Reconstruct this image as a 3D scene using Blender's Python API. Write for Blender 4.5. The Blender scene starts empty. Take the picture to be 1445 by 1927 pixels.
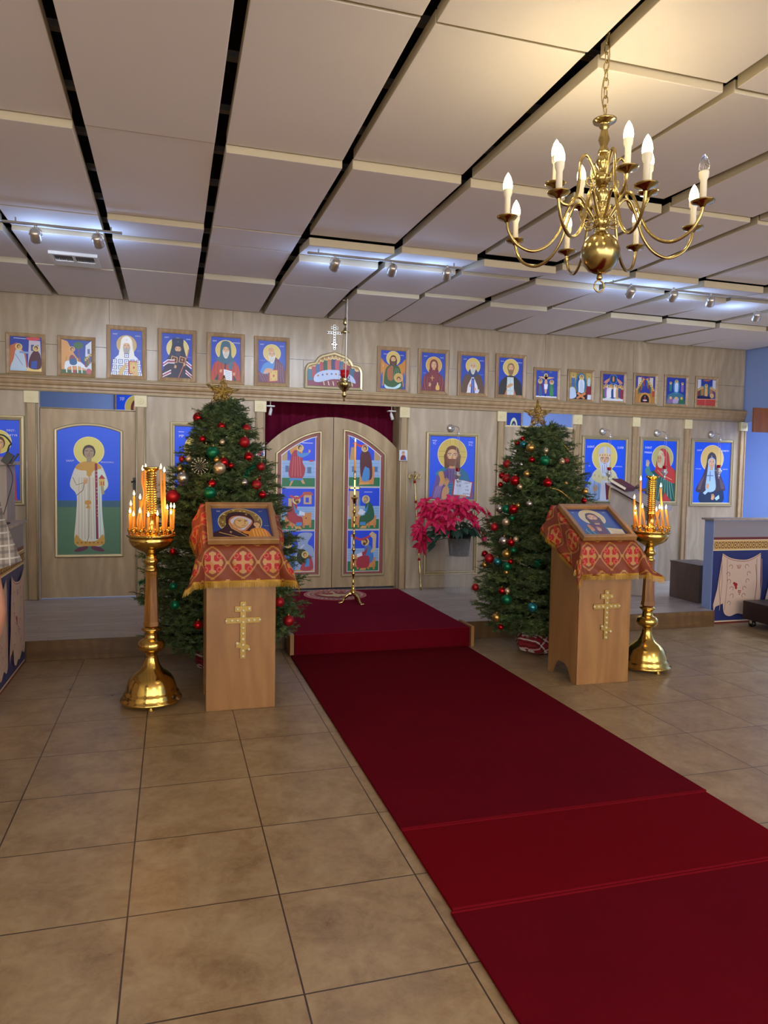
import bpy, bmesh, math, random
from math import sin, cos, pi, sqrt, atan2, radians, tan
from mathutils import Vector, Matrix
S = bpy.context.scene
COL = S.collection
RND = random.Random(7)

# ------------------------------------------------------------------ camera
FPX = 1362.6; YAW, PITCH, ROLL = .2861, -.0562, .0176; EYE = 1.5
_cy, _sy = cos(YAW), sin(YAW)
FWD = Vector((_sy*cos(PITCH), _cy*cos(PITCH), sin(PITCH)))
_r = Vector((_cy, -_sy, 0)); _u = _r.cross(FWD)
RIGHT = _r*cos(ROLL) + _u*sin(ROLL); UP = -_r*sin(ROLL) + _u*cos(ROLL)
cd = bpy.data.cameras.new('camera'); cam = bpy.data.objects.new('camera', cd); COL.objects.link(cam)
cd.sensor_fit = 'VERTICAL'; cd.sensor_height = 36; cd.lens = 36*FPX/1927
cd.clip_start = .05; cd.clip_end = 100
cam.matrix_world = Matrix(((RIGHT.x, UP.x, -FWD.x, 0), (RIGHT.y, UP.y, -FWD.y, 0), (RIGHT.z, UP.z, -FWD.z, EYE), (0, 0, 0, 1)))
S.camera = cam
CAM = Vector((0, 0, EYE))
def ray(px, py): return RIGHT*((px-722.5)/FPX) - UP*((py-963.5)/FPX) + FWD
def PY(px, py, Y): d = ray(px, py); return CAM + d*(Y/d.y)        # a measured point on the plane y = Y
def PZ(px, py, z): d = ray(px, py); return CAM + d*((z-EYE)/d.z)

# ------------------------------------------------------------------ colours and materials
def lin(c): return c/12.92 if c <= .04045 else ((c+.055)/1.055)**2.4
def hx(h):
    h = h.lstrip('#'); return tuple(lin(int(h[i:i+2], 16)/255) for i in (0, 2, 4)) + (1,)
class V:
    def __init__(s, t, k): s.t, s.k = t, k
    def __add__(a, b): return mth(a.t, 'ADD', a, b)
    __radd__ = __add__
    def __sub__(a, b): return mth(a.t, 'SUBTRACT', a, b)
    def __rsub__(a, b): return mth(a.t, 'SUBTRACT', b, a)
    def __mul__(a, b): return mth(a.t, 'MULTIPLY', a, b)
    __rmul__ = __mul__
    def __truediv__(a, b): return mth(a.t, 'DIVIDE', a, b)
    def f(a, op, *b): return mth(a.t, op, a, *b)
    def lt(a, b): return mth(a.t, 'LESS_THAN', a, b)
    def gt(a, b): return mth(a.t, 'GREATER_THAN', a, b)
    def abs(a): return mth(a.t, 'ABSOLUTE', a)
    def frac(a): return mth(a.t, 'FRACT', a)
    def floor(a): return mth(a.t, 'FLOOR', a)
def mth(t, op, *a):
    n = t.nodes.new('ShaderNodeMath'); n.operation = op
    for i, v in enumerate(a):
        if isinstance(v, V): t.links.new(v.k, n.inputs[i])
        else: n.inputs[i].default_value = v
    return V(t, n.outputs[0])
class Mat:
    def __init__(s, name, color='#888888', rough=.5, metal=0., **kw):
        s.m = bpy.data.materials.new(name); s.m.use_nodes = True; s.t = s.m.node_tree
        s.b = s.t.nodes['Principled BSDF']
        s.b.inputs['Base Color'].default_value = hx(color) if isinstance(color, str) else color
        s.b.inputs['Roughness'].default_value = rough; s.b.inputs['Metallic'].default_value = metal
        for k, v in kw.items(): s.b.inputs[k.replace('_', ' ')].default_value = v
        s.m.diffuse_color = s.b.inputs['Base Color'].default_value
    def coord(s, kind='Object', scale=None, rot=None):
        tc = s.t.nodes.new('ShaderNodeTexCoord'); o = tc.outputs[kind]
        if scale or rot:
            mp = s.t.nodes.new('ShaderNodeMapping'); s.t.links.new(o, mp.inputs[0])
            if scale: mp.inputs['Scale'].default_value = scale
            if rot: mp.inputs['Rotation'].default_value = rot
            o = mp.outputs[0]
        return o
    def world(s, scale=None):
        g = s.t.nodes.new('ShaderNodeNewGeometry'); o = g.outputs['Position']
        if scale:
            mp = s.t.nodes.new('ShaderNodeMapping'); s.t.links.new(o, mp.inputs[0]); mp.inputs['Scale'].default_value = scale; o = mp.outputs[0]
        return o
    def xyz(s, o):
        n = s.t.nodes.new('ShaderNodeSeparateXYZ'); s.t.links.new(o, n.inputs[0]); return [V(s.t, n.outputs[i]) for i in range(3)]
    def noise(s, vec, scale=5, detail=4, rough=.55, dist=0):
        n = s.t.nodes.new('ShaderNodeTexNoise'); s.t.links.new(vec, n.inputs['Vector'])
        n.inputs['Scale'].default_value = scale; n.inputs['Detail'].default_value = detail; n.inputs['Roughness'].default_value = rough; n.inputs['Distortion'].default_value = dist
        return V(s.t, n.outputs[0])
    def wave(s, vec, scale=5, dist=2, detail=2, dscale=1, direction='X'):
        n = s.t.nodes.new('ShaderNodeTexWave'); s.t.links.new(vec, n.inputs['Vector']); n.bands_direction = direction
        n.inputs['Scale'].default_value = scale; n.inputs['Distortion'].default_value = dist; n.inputs['Detail'].default_value = detail; n.inputs['Detail Scale'].default_value = dscale
        return V(s.t, n.outputs['Fac'])
    def ramp(s, fac, stops):
        n = s.t.nodes.new('ShaderNodeValToRGB'); s.t.links.new(fac.k, n.inputs[0]); e = n.color_ramp.elements
        for i, (p, c) in enumerate(stops):
            if i > 1: e.new(p)
            e[i].position = p; e[i].color = hx(c) if isinstance(c, str) else c
        return n.outputs[0]
    def mix(s, fac, a, b, mode='MIX'):
        n = s.t.nodes.new('ShaderNodeMix'); n.data_type = 'RGBA'; n.blend_type = mode
        for v, i in ((fac, 0), (a, 6), (b, 7)):
            if isinstance(v, V): s.t.links.new(v.k, n.inputs[i])
            elif isinstance(v, bpy.types.NodeSocket): s.t.links.new(v, n.inputs[i])
            elif isinstance(v, str): n.inputs[i].default_value = hx(v)
            else: n.inputs[i].default_value = v
        return n.outputs[2]
    def col(s, o): s.t.links.new(o, s.b.inputs['Base Color']); return s
    def rough(s, v): s.t.links.new(v.k, s.b.inputs['Roughness']); return s
    def bump(s, v, strength=.2, dist=.01):
        n = s.t.nodes.new('ShaderNodeBump'); s.t.links.new(v.k, n.inputs['Height']); n.inputs['Strength'].default_value = strength; n.inputs['Distance'].default_value = dist
        s.t.links.new(n.outputs[0], s.b.inputs['Normal']); return s

def birch(name, c1, c2, c3, rough=.42, horizontal=False, sc=1.):
    m = Mat(name, c2, rough)
    st = (.5*sc, .5*sc, 6*sc) if horizontal else (3.2*sc, 3.2*sc, .5*sc)
    v = m.world(st)
    n1 = m.noise(v, 1.4, 5, .6, 1.2)
    w = m.wave(m.world((1.1*sc, 1.1*sc, .42*sc)), 2.6, 13, 4, 1.1)
    n3 = m.noise(m.world(), 1.7, 3)
    c = m.ramp(n1, [(.28, c1), (.5, c2), (.72, c3)])
    c = m.mix((w*.5), c, c1)
    c = m.mix(n3.f('MULTIPLY', .45), c, c1, 'MULTIPLY') if False else m.mix((n3-.35)*.5, c, c3)
    m.col(c); m.bump(n1, .04, .004); return m.m

MT = {}
MT['birch'] = birch('birch_plywood', '#94826a', '#a8967d', '#baa991', .3)
MT['birch_door'] = birch('birch_door_wood', '#927958', '#a78d69', '#b8a07b', .42)
MT['molding'] = birch('oak_molding', '#876b4b', '#a3865f', '#b89c76', .4, True)
MT['maple'] = birch('maple_veneer', '#845a2e', '#966a3b', '#a87b47', .4)
MT['maple2'] = birch('maple_veneer_dark', '#8a6235', '#9d7343', '#ad8350', .4)
MT['oak'] = birch('dark_oak_fascia', '#4f3618', '#664925', '#7a5b32', .45, True)
MT['greywood'] = birch('grey_stained_wood', '#93867d', '#a5988e', '#b4a89e', .5)
MT['brownboard'] = birch('brown_board', '#4f4038', '#635147', '#705f55', .55)
MT['signwood'] = birch('reddish_sign_wood', '#6b3a18', '#82491f', '#935a2c', .5)
MT['frame'] = birch('icon_frame_wood', '#8a6c4c', '#a38560', '#b79a76', .4, False, 2.)
MT['goldframe'] = Mat('champagne_gilt_molding', '#b3a581', .33, .45).m
m = Mat('gold_cross_metal', '#a8894a', .35, .8); MT['crossgold'] = m.m
MT['cream'] = Mat('cream_carved_block', '#d8cba0', .45).m
m = Mat('gilt_rope', '#c9b88c', .35, .35)
x, y, z = m.xyz(m.world()); st = ((x+z)*62.).frac()
m.col(m.mix(st.lt(.4), '#ddcba0', '#5f4f36')); MT['rope'] = m.m
# ceiling fibre board
m = Mat('ceiling_board', '#d0c5b8', .92)
n = m.noise(m.world(), 180, 2); n2 = m.noise(m.world(), 2.2, 3)
m.col(m.mix(n2*.5, '#ebe7e7', '#dfdad9')); m.bump(n, .25, .002); MT['ceil'] = m.m
MT['boardedge'] = Mat('board_edge', '#c2b69c', .9).m
MT['plenum'] = Mat('dark_plenum', '#1c1a1a', .95).m
MT['gridbar'] = Mat('grid_bar', '#8a8580', .6).m
# floor tile
m = Mat('travertine_look_tile', '#9c8160', .3)
P = m.world(); x, y, z = m.xyz(P)
TX, TY, TS = -.139, 2.476, .5063
gx = ((x-TX)/TS); gy = ((y-TY)/TS)
fx = (gx.frac()-.5).abs(); fy = (gy.frac()-.5).abs()
joint = fx.f('MAXIMUM', fy).gt(.4945)
cid = gx.floor()*3.17 + gy.floor()*7.31
off = m.t.nodes.new('ShaderNodeCombineXYZ'); m.t.links.new(cid.k, off.inputs[0]); m.t.links.new((cid*.7).k, off.inputs[1])
va = m.t.nodes.new('ShaderNodeVectorMath'); m.t.links.new(P, va.inputs[0]); m.t.links.new(off.outputs[0], va.inputs[1])
n1 = m.noise(va.outputs[0], 5.5, 7, .65, .6); n2 = m.noise(va.outputs[0], 24, 6, .7, .4)
c = m.ramp(n1, [(.3, '#7d6446'), (.48, '#927a58'), (.7, '#a5906e')])
c = m.mix((n2-.42)*1.1, c, '#b6a27c'); c = m.mix((n2.lt(.38))*.14, c, '#74583a')
m.col(m.mix(joint, c, '#3d2d1c'))
m.rough(n1*.25+.2); m.bump((1-joint)+n2*.15, .25, .002); MT['tile'] = m.m
# laminate planks on the dais
m = Mat('grey_laminate_plank', '#948a84', .3)
P = m.world(); x, y, z = m.xyz(P)
row = (y/.125).floor(); jr = ((y/.125).frac()-.5).abs().gt(.49); jx = ((x/1.2+row*.37).frac()-.5).abs().gt(.4985)
n1 = m.noise(m.world((1.6, 16, 1)), 2.2, 6, .65, .8)
c = m.ramp(n1, [(.3, '#8a7f78'), (.5, '#b0a59f'), (.72, '#cbc2bc')])
c = m.mix((row*.618).frac()*.35, c, '#8a7c70')
m.col(m.mix(jr.f('MAXIMUM', jx)*.7, c, '#4b423c')); MT['plank'] = m.m
# carpet
m = Mat('crimson_carpet', '#6d0a18', 1., 0, Specular_IOR_Level=.05)
n1 = m.noise(m.world(), 420, 2); n2 = m.noise(m.world(), 3.5, 4)
c = m.mix(n2, '#560512', '#6c0819'); c = m.mix(n1*.4, c, '#49040f'); m.col(c); m.bump(n1, .5, .004); MT['carpet'] = m.m
m = Mat('crimson_carpet_strip', '#6c0612', 1., 0, Specular_IOR_Level=.05)
n1 = m.noise(m.world(), 420, 2); m.col(m.mix(n1*.4, '#6c0511', '#4f040c')); m.bump(n1, .5, .004); MT['carpet2'] = m.m
MT['carpet3'] = Mat('cool_lit_dais_carpet', '#74122a', 1., 0, Specular_IOR_Level=.05).m  # cool light on the dais is painted into this brighter, more magenta crimson
MT['binding'] = Mat('carpet_binding', '#700d1a', 1., 0, Specular_IOR_Level=.05).m
MT['bluewall'] = Mat('blue_paint', '#8aa2d8', .7).m
MT['greywall'] = Mat('grey_blue_paint', '#aaa7b0', .7).m
MT['creamwall'] = Mat('cream_paint', '#cfc5b2', .8).m
MT['curtain'] = Mat('maroon_curtain', '#5a0a26', .95, 0, Specular_IOR_Level=.1).m
m = Mat('polished_brass', '#dcb964', .16, 1.); n = m.noise(m.coord(), 14, 3); m.rough(n*.14+.1); MT['brass'] = m.m
m = Mat('antique_brass', '#b39f68', .2, 1.); MT['brass2'] = m.m
MT['palebrass'] = Mat('pale_brass', '#cdb679', .2, 1.).m
MT['silver'] = Mat('silver_metal', '#d8d6cf', .34, .85).m
MT['whitemetal'] = Mat('white_enamel', '#d9d9d6', .4).m
MT['black'] = Mat('black_plastic', '#0d0d0f', .4).m
MT['leather'] = Mat('dark_brown_leather', '#241a17', .35).m
MT['darkwood'] = Mat('dark_brown_wood', '#2a1812', .45).m
m = Mat('oak_column', '#8a5a22', .3); n = m.noise(m.coord('Object', (14, 14, 1.2)), 2, 4, .6, 1.); m.col(m.ramp(n, [(.3, '#6e4416'), (.7, '#a5702e')])); MT['oakcol'] = m.m
MT['wax'] = Mat('beeswax', '#d98a2b', .5, 0, Subsurface_Weight=.0).m
MT['waxlit'] = Mat('beeswax_glow', '#e09a3a', .5, 0, Emission_Color=hx('#ff8a1e'), Emission_Strength=.15).m
def emis(n, c, s):
    return Mat(n, '#000000', .6, 0, Emission_Color=hx(c), Emission_Strength=s).m
MT['flame'] = emis('candle_flame', '#ffd48a', 14)
MT['bulb'] = emis('lit_bulb', '#fff0c4', 14)
MT['spotglow'] = emis('lamp_lens', '#dfeaff', 6)
MT['candletube'] = Mat('white_candle_sleeve', '#e6dfc9', .5).m
MT['glass'] = Mat('clear_glass', '#ffffff', .05, 0, Transmission_Weight=1., IOR=1.3).m
MT['acrylic'] = Mat('clear_acrylic', '#e8e8e4', .06, 0, Alpha=.1).m
MT['redglass'] = Mat('ruby_glass', '#c00a18', .08, 0, Transmission_Weight=.45, IOR=1.4).m
MT['needles'] = None
m = Mat('fir_needles', '#2c3d24', .6); n = m.noise(m.world(), 7, 3); m.col(m.ramp(n, [(.3, '#34502c'), (.55, '#536838'), (.75, '#758343')])); MT['needles'] = m.m
MT['bark'] = Mat('fir_bark', '#3b2a1c', .9).m
m = Mat('gold_glitter', '#b5923f', .3, .9); n = m.noise(m.world(), 260, 1); m.col(m.ramp(n, [(.4, '#8a6a25'), (.6, '#e0c06a')])); MT['glitter'] = m.m
for k, c, r, me in (('red', '#a80a16', .16, .75), ('redmatte', '#a3141f', .42, .5), ('green', '#0a6b47', .35, .6), ('gold', '#c09c55', .28, .9), ('silver', '#b9b7b0', .25, .9), ('champagne', '#cbb494', .3, .7), ('teal', '#2f7f86', .22, .7)):
    MT['b_'+k] = Mat('bauble_'+k, c, r, me).m
m = Mat('green_tinsel', '#0c6a4a', .35, .7); MT['tinsel'] = m.m
m = Mat('plaid_cloth', '#8a1424', .9); x, y, z = m.xyz(m.coord()); a = ((x*.72+y*.4+z*.7)*16).frac(); b = ((x*.72+y*.4-z*.7)*16).frac()
c = m.mix(a.lt(.82), '#c9c3c0', '#86121f'); c = m.mix(b.gt(.82)*.6, c, '#d8d2cf'); c = m.mix(((a-.62).abs().lt(.05)).f('MAXIMUM', (b-.62).abs().lt(.05)), c, '#3a0a14'); m.col(c); MT['plaid'] = m.m
m = Mat('grey_plaid_shirt', '#8f8880', .9); x, y, z = m.xyz(m.coord()); a = ((x+y*.3)*22).frac(); b = (z*22).frac()
c = m.mix(a.lt(.22)*.6, '#8d857b', '#57504b'); c = m.mix(b.lt(.22)*.6, c, '#59524d'); c = m.mix(((a-.6).abs().lt(.06)).f('MAXIMUM', (b-.6).abs().lt(.06))*.6, c, '#cfc8bf'); m.col(c); MT['shirt'] = m.m
MT['skin'] = Mat('skin', '#b98468', .55, 0, Subsurface_Weight=.05).m
MT['hair'] = Mat('dark_brown_hair', '#2a1d15', .6).m
MT['trousers'] = Mat('dark_trousers', '#2b2b33', .9).m
MT['shoe'] = Mat('black_shoe', '#141414', .4).m
MT['poinsettia'] = Mat('poinsettia_bract', '#cf1850', .5).m
MT['leaf'] = Mat('dark_green_leaf', '#1e3f2e', .5).m
MT['pot'] = Mat('black_pot', '#15100f', .45).m
m = Mat('icon_paint', '#ffffff', .42); at = m.t.nodes.new('ShaderNodeAttribute'); at.attribute_name = 'Col'; m.col(at.outputs['Color']); MT['paint'] = m.m
m = Mat('printed_icon', '#ffffff', .3); at = m.t.nodes.new('ShaderNodeAttribute'); at.attribute_name = 'Col'; m.col(at.outputs['Color']); MT['paintgloss'] = m.m
MT['gilt'] = Mat('gold_fringe', '#b08420', .5, .2).m
# brocade: ogee lattice and crosses woven in gold on red (uv in metres)
m = Mat('red_gold_brocade', '#a01218', .5)
tc = m.coord('UV', (.74, .74, 1)); x, y, z = m.xyz(tc)
U0, W0 = .135, .15
u = x/U0; w = y/W0
row = w.floor(); uu = (u + row.f('MODULO', 2)*.5)
cu = (uu.frac()-.5)*U0; cw = (w.frac()-.5)*W0
au, aw = cu.abs(), cw.abs()
wid = .009
arm = (au.lt(.0065)*aw.lt(.04)).f('MAXIMUM', aw.lt(.0065)*au.lt(.036))
def disc(a, b, ca, cb, r): return (((a-ca)*(a-ca)+(b-cb)*(b-cb)).f('SQRT')).lt(r)
tips = disc(au, aw, .036, 0, .011).f('MAXIMUM', disc(au, aw, 0, .04, .011)).f('MAXIMUM', disc(au, aw, .036, .009, .007)).f('MAXIMUM', disc(au, aw, .009, .04, .007))
cross = arm.f('MAXIMUM', tips).f('MAXIMUM', disc(au, aw, 0, 0, .013))
lob = (disc(au, aw, .024, .026, .03)).f('MAXIMUM', disc(au, aw, 0, 0, .05))
lat = (((u*6.2832).f('COSINE')*.22 + w*2.).frac()-.5).abs().lt(.09)
og = (au/.0655).f('POWER', 1.35)+(aw/.0735).f('POWER', 1.35)
ring = ((og-.93).abs()).lt(.075)
dots = disc(au, aw, .0675, 0, .008).f('MAXIMUM', disc(au, aw, 0, .075, .009))
curl = ((disc(au, aw, .03, .03, .011)) - disc(au, aw, .03, .03, .0075))
g = cross.f('MAXIMUM', ring*.75).f('MAXIMUM', dots).f('MAXIMUM', curl*.6)
inside = disc(au, aw, .023, .023, .023).f('MAXIMUM', disc(au, aw, 0, 0, .03))
thread = ((x+y)*620).frac()
base = m.mix(inside, '#701c12', '#a80a1a')
base = m.mix(thread.lt(.4)*.4*(1-inside), base, '#a26a22')
m.col(m.mix(g*.8, base, '#b5853a')); m.rough(.62-g*.25); MT['brocade'] = m.m

# ------------------------------------------------------------------ meshes
OFF = {}
class B:
    def __init__(s): s.v, s.f, s.sm, s.mi, s.c, s.uv = [], [], [], [], [], None
    def add(s, vs, fs, smooth=False, mi=0, col=None):
        o = len(s.v); s.v += [Vector(p) for p in vs]
        for f in fs: s.f.append(tuple(o+i for i in f)); s.sm.append(smooth); s.mi.append(mi); s.c.append(col)
        return s
    def box(s, x0, x1, y0, y1, z0, z1, mi=0, M=None, col=None):
        vs = [Vector(p) for p in ((x0,y0,z0),(x1,y0,z0),(x1,y1,z0),(x0,y1,z0),(x0,y0,z1),(x1,y0,z1),(x1,y1,z1),(x0,y1,z1))]
        if M: vs = [M @ p for p in vs]
        return s.add(vs, [(3,2,1,0),(4,5,6,7),(0,1,5,4),(1,2,6,5),(2,3,7,6),(3,0,4,7)], False, mi, col)
    def prism(s, poly, y0, y1, mi=0, M=None, plane='xz', col=None):
        n = len(poly)
        mk = {'xz': lambda a, b, d: Vector((a, d, b)), 'yz': lambda a, b, d: Vector((d, a, b)), 'xy': lambda a, b, d: Vector((a, b, d))}[plane]
        vs = [mk(a, b, y0) for a, b in poly] + [mk(a, b, y1) for a, b in poly]
        if M: vs = [M @ p for p in vs]
        return s.add(vs, [tuple(range(n)), tuple(range(2*n-1, n-1, -1))] + [(i, i+n, (i+1) % n+n, (i+1) % n) for i in range(n)], False, mi, col)
    def lathe(s, prof, c=(0, 0, 0), n=24, smooth=True, mi=0, M=None, phase=0, flat=False):
        vs, fs = [], []
        for r, z in prof:
            for k in range(n):
                a = 2*pi*k/n+phase; p = Vector((r*cos(a), r*sin(a), z)); vs.append((M @ p if M else p)+Vector(c))
        for i in range(len(prof)-1):
            for k in range(n): k2 = (k+1) % n; fs.append((i*n+k, i*n+k2, (i+1)*n+k2, (i+1)*n+k))
        fs.append(tuple(range(n-1, -1, -1))); fs.append(tuple((len(prof)-1)*n+k for k in range(n)))
        return s.add(vs, fs, smooth and not flat, mi)
    def tube(s, pts, r, n=8, closed=False, mi=0, cap=True):
        pts = [Vector(p) for p in pts]; N = len(pts); rs = r if isinstance(r, (list, tuple)) else [r]*N
        vs, fs = [], []; up = None
        for i, p in enumerate(pts):
            a = pts[(i-1) % N] if closed or i else p; b = pts[(i+1) % N] if closed or i < N-1 else p
            d = (b-a).normalized()
            if up is None:
                up = Vector((0, 0, 1)) if abs(d.z) < .9 else Vector((1, 0, 0))
            sd = d.cross(up)
            if sd.length < 1e-5: sd = d.cross(Vector((1, .3, 0)))
            sd.normalize(); up = sd.cross(d).normalized()
            for k in range(n): t = 2*pi*k/n; vs.append(p+(sd*cos(t)+up*sin(t))*rs[i])
        for i in range(N if closed else N-1):
            for k in range(n): j = (i+1) % N; k2 = (k+1) % n; fs.append((i*n+k, i*n+k2, j*n+k2, j*n+k))
        if not closed and cap: fs += [tuple(range(n-1, -1, -1)), tuple((N-1)*n+k for k in range(n))]
        return s.add(vs, fs, True, mi)
    def ball(s, c, r, n=14, m=9, mi=0, sc=(1, 1, 1)):
        prof = [(max(1e-4, r*sin(pi*i/m)), -r*cos(pi*i/m)) for i in range(m+1)]
        M = Matrix.Diagonal((sc[0], sc[1], sc[2])).to_3x3()
        return s.lathe(prof, c, n, True, mi, M)
    def build(s, name, mat, parent=None, bevel=0, base=False):
        vs = s.v
        if parent is not None: off = OFF.get(parent.name, Vector())
        else:
            if vs:
                lo = Vector([min(p[i] for p in vs) for i in range(3)]); hi = Vector([max(p[i] for p in vs) for i in range(3)])
                off = Vector(((lo.x+hi.x)/2, (lo.y+hi.y)/2, lo.z)) if base else Vector()
            else: off = Vector()
        me = bpy.data.meshes.new(name); me.from_pydata([p-off for p in vs], [], s.f)
        for q, sm, mi in zip(me.polygons, s.sm, s.mi): q.use_smooth = sm; q.material_index = mi
        for mm in (mat if isinstance(mat, (list, tuple)) else [mat]): me.materials.append(mm)
        if any(c is not None for c in s.c):
            a = me.color_attributes.new('Col', 'FLOAT_COLOR', 'CORNER')
            for q, c in zip(me.polygons, s.c):
                for li in q.loop_indices: a.data[li].color = c or (1, 1, 1, 1)
        if s.uv:
            ul = me.uv_layers.new(name='UVMap')
            for l in me.loops: ul.data[l.index].uv = s.uv[l.vertex_index]
        me.validate(); me.update()
        o = bpy.data.objects.new(name, me); COL.objects.link(o)
        if parent is not None: o.parent = parent
        else: o.location = off
        OFF[o.name] = off
        if bevel:
            b = o.modifiers.new('edge', 'BEVEL'); b.width = bevel; b.segments = 2; b.limit_method = 'ANGLE'; b.angle_limit = radians(40)
        return o
def tag(o, label=None, cat=None, group=None, kind=None):
    if label: o['label'] = label
    if cat: o['category'] = cat
    if group: o['group'] = group
    if kind: o['kind'] = kind
    return o
def thing(name, label, cat, loc=(0, 0, 0), group=None, kind=None):
    o = bpy.data.objects.new(name, None); COL.objects.link(o); o.location = loc; o.empty_display_size = .05
    OFF[o.name] = Vector(loc); return tag(o, label, cat, group, kind)
def copy_tree(o, parent=None):
    c = o.copy(); COL.objects.link(c); c.parent = parent
    for ch in list(o.children): copy_tree(ch, c)
    return c
def struct(o): o['kind'] = 'structure'; return o

# ------------------------------------------------------------------ painted pictures: layered colour shapes in one mesh
_txt = {}
def text_mesh(st):
    if st not in _txt:
        cu = bpy.data.curves.new('lettering', 'FONT'); cu.body = st; cu.size = 1; cu.resolution_u = 2; cu.align_x = 'CENTER'
        ob = bpy.data.objects.new('lettering', cu); COL.objects.link(ob)
        dg = bpy.context.evaluated_depsgraph_get(); me = bpy.data.meshes.new_from_object(ob.evaluated_get(dg))
        _txt[st] = ([(v.co.x, v.co.y) for v in me.vertices], [tuple(p.vertices) for p in me.polygons])
        bpy.data.objects.remove(ob); bpy.data.curves.remove(cu); bpy.data.meshes.remove(me)
    return _txt[st]
class Paint:
    EPS = 5e-5
    def __init__(s): s.l = []
    def poly(s, pts, c): s.l.append((pts, [tuple(range(len(pts)))], hx(c))); return s
    def rect(s, x0, y0, x1, y1, c): return s.poly([(x0, y0), (x1, y0), (x1, y1), (x0, y1)], c)
    def ell(s, cx, cy, rx, ry, c, n=28, a0=0, a1=2*pi):
        N = n if a1-a0 > 6.28 else n+1
        return s.poly([(cx+rx*cos(a0+(a1-a0)*k/n), cy+ry*sin(a0+(a1-a0)*k/n)) for k in range(N)], c)
    def line(s, pts, w, c):
        ps = [Vector((a, b)) for a, b in pts]; L, R = [], []
        for i, p in enumerate(ps):
            d = (ps[min(i+1, len(ps)-1)]-ps[max(i-1, 0)]); d = d.normalized() if d.length else Vector((1, 0)); nn = Vector((-d.y, d.x))*w/2
            L.append(p+nn); R.append(p-nn)
        vs = [tuple(p) for p in L+R]; n = len(ps)
        s.l.append((vs, [(i+n, i+1+n, i+1, i) for i in range(n-1)], hx(c))); return s
    def text(s, st, x, y, size, c):
        vs, fs = text_mesh(st); s.l.append(([(x+a*size, y+b*size) for a, b in vs], fs, hx(c))); return s
    def smooth(s, pts, c, closed=True, k=4):
        return s.poly(spline(pts, closed, k), c)
    def to(s, bm, P0, U, W, N):
        for i, (vs, fs, c) in enumerate(s.l):
            bm.add([P0+U*a+W*b+N*(s.EPS*(i+1)) for a, b in vs], fs, False, 0, c)
        return bm
def spline(pts, closed=True, k=4):
    n = len(pts); out = []
    for i in range(n if closed else n-1):
        p = [pts[(i+j) % n] if closed else pts[max(0, min(n-1, i+j))] for j in (-1, 0, 1, 2)]
        for q in range(k):
            t = q/k
            out.append(tuple(.5*((2*p[1][d])+(-p[0][d]+p[2][d])*t+(2*p[0][d]-5*p[1][d]+4*p[2][d]-p[3][d])*t*t+(-p[0][d]+3*p[1][d]-3*p[2][d]+p[3][d])*t**3) for d in range(len(pts[0]))))
    if not closed: out.append(tuple(pts[-1]))
    return out
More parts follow.
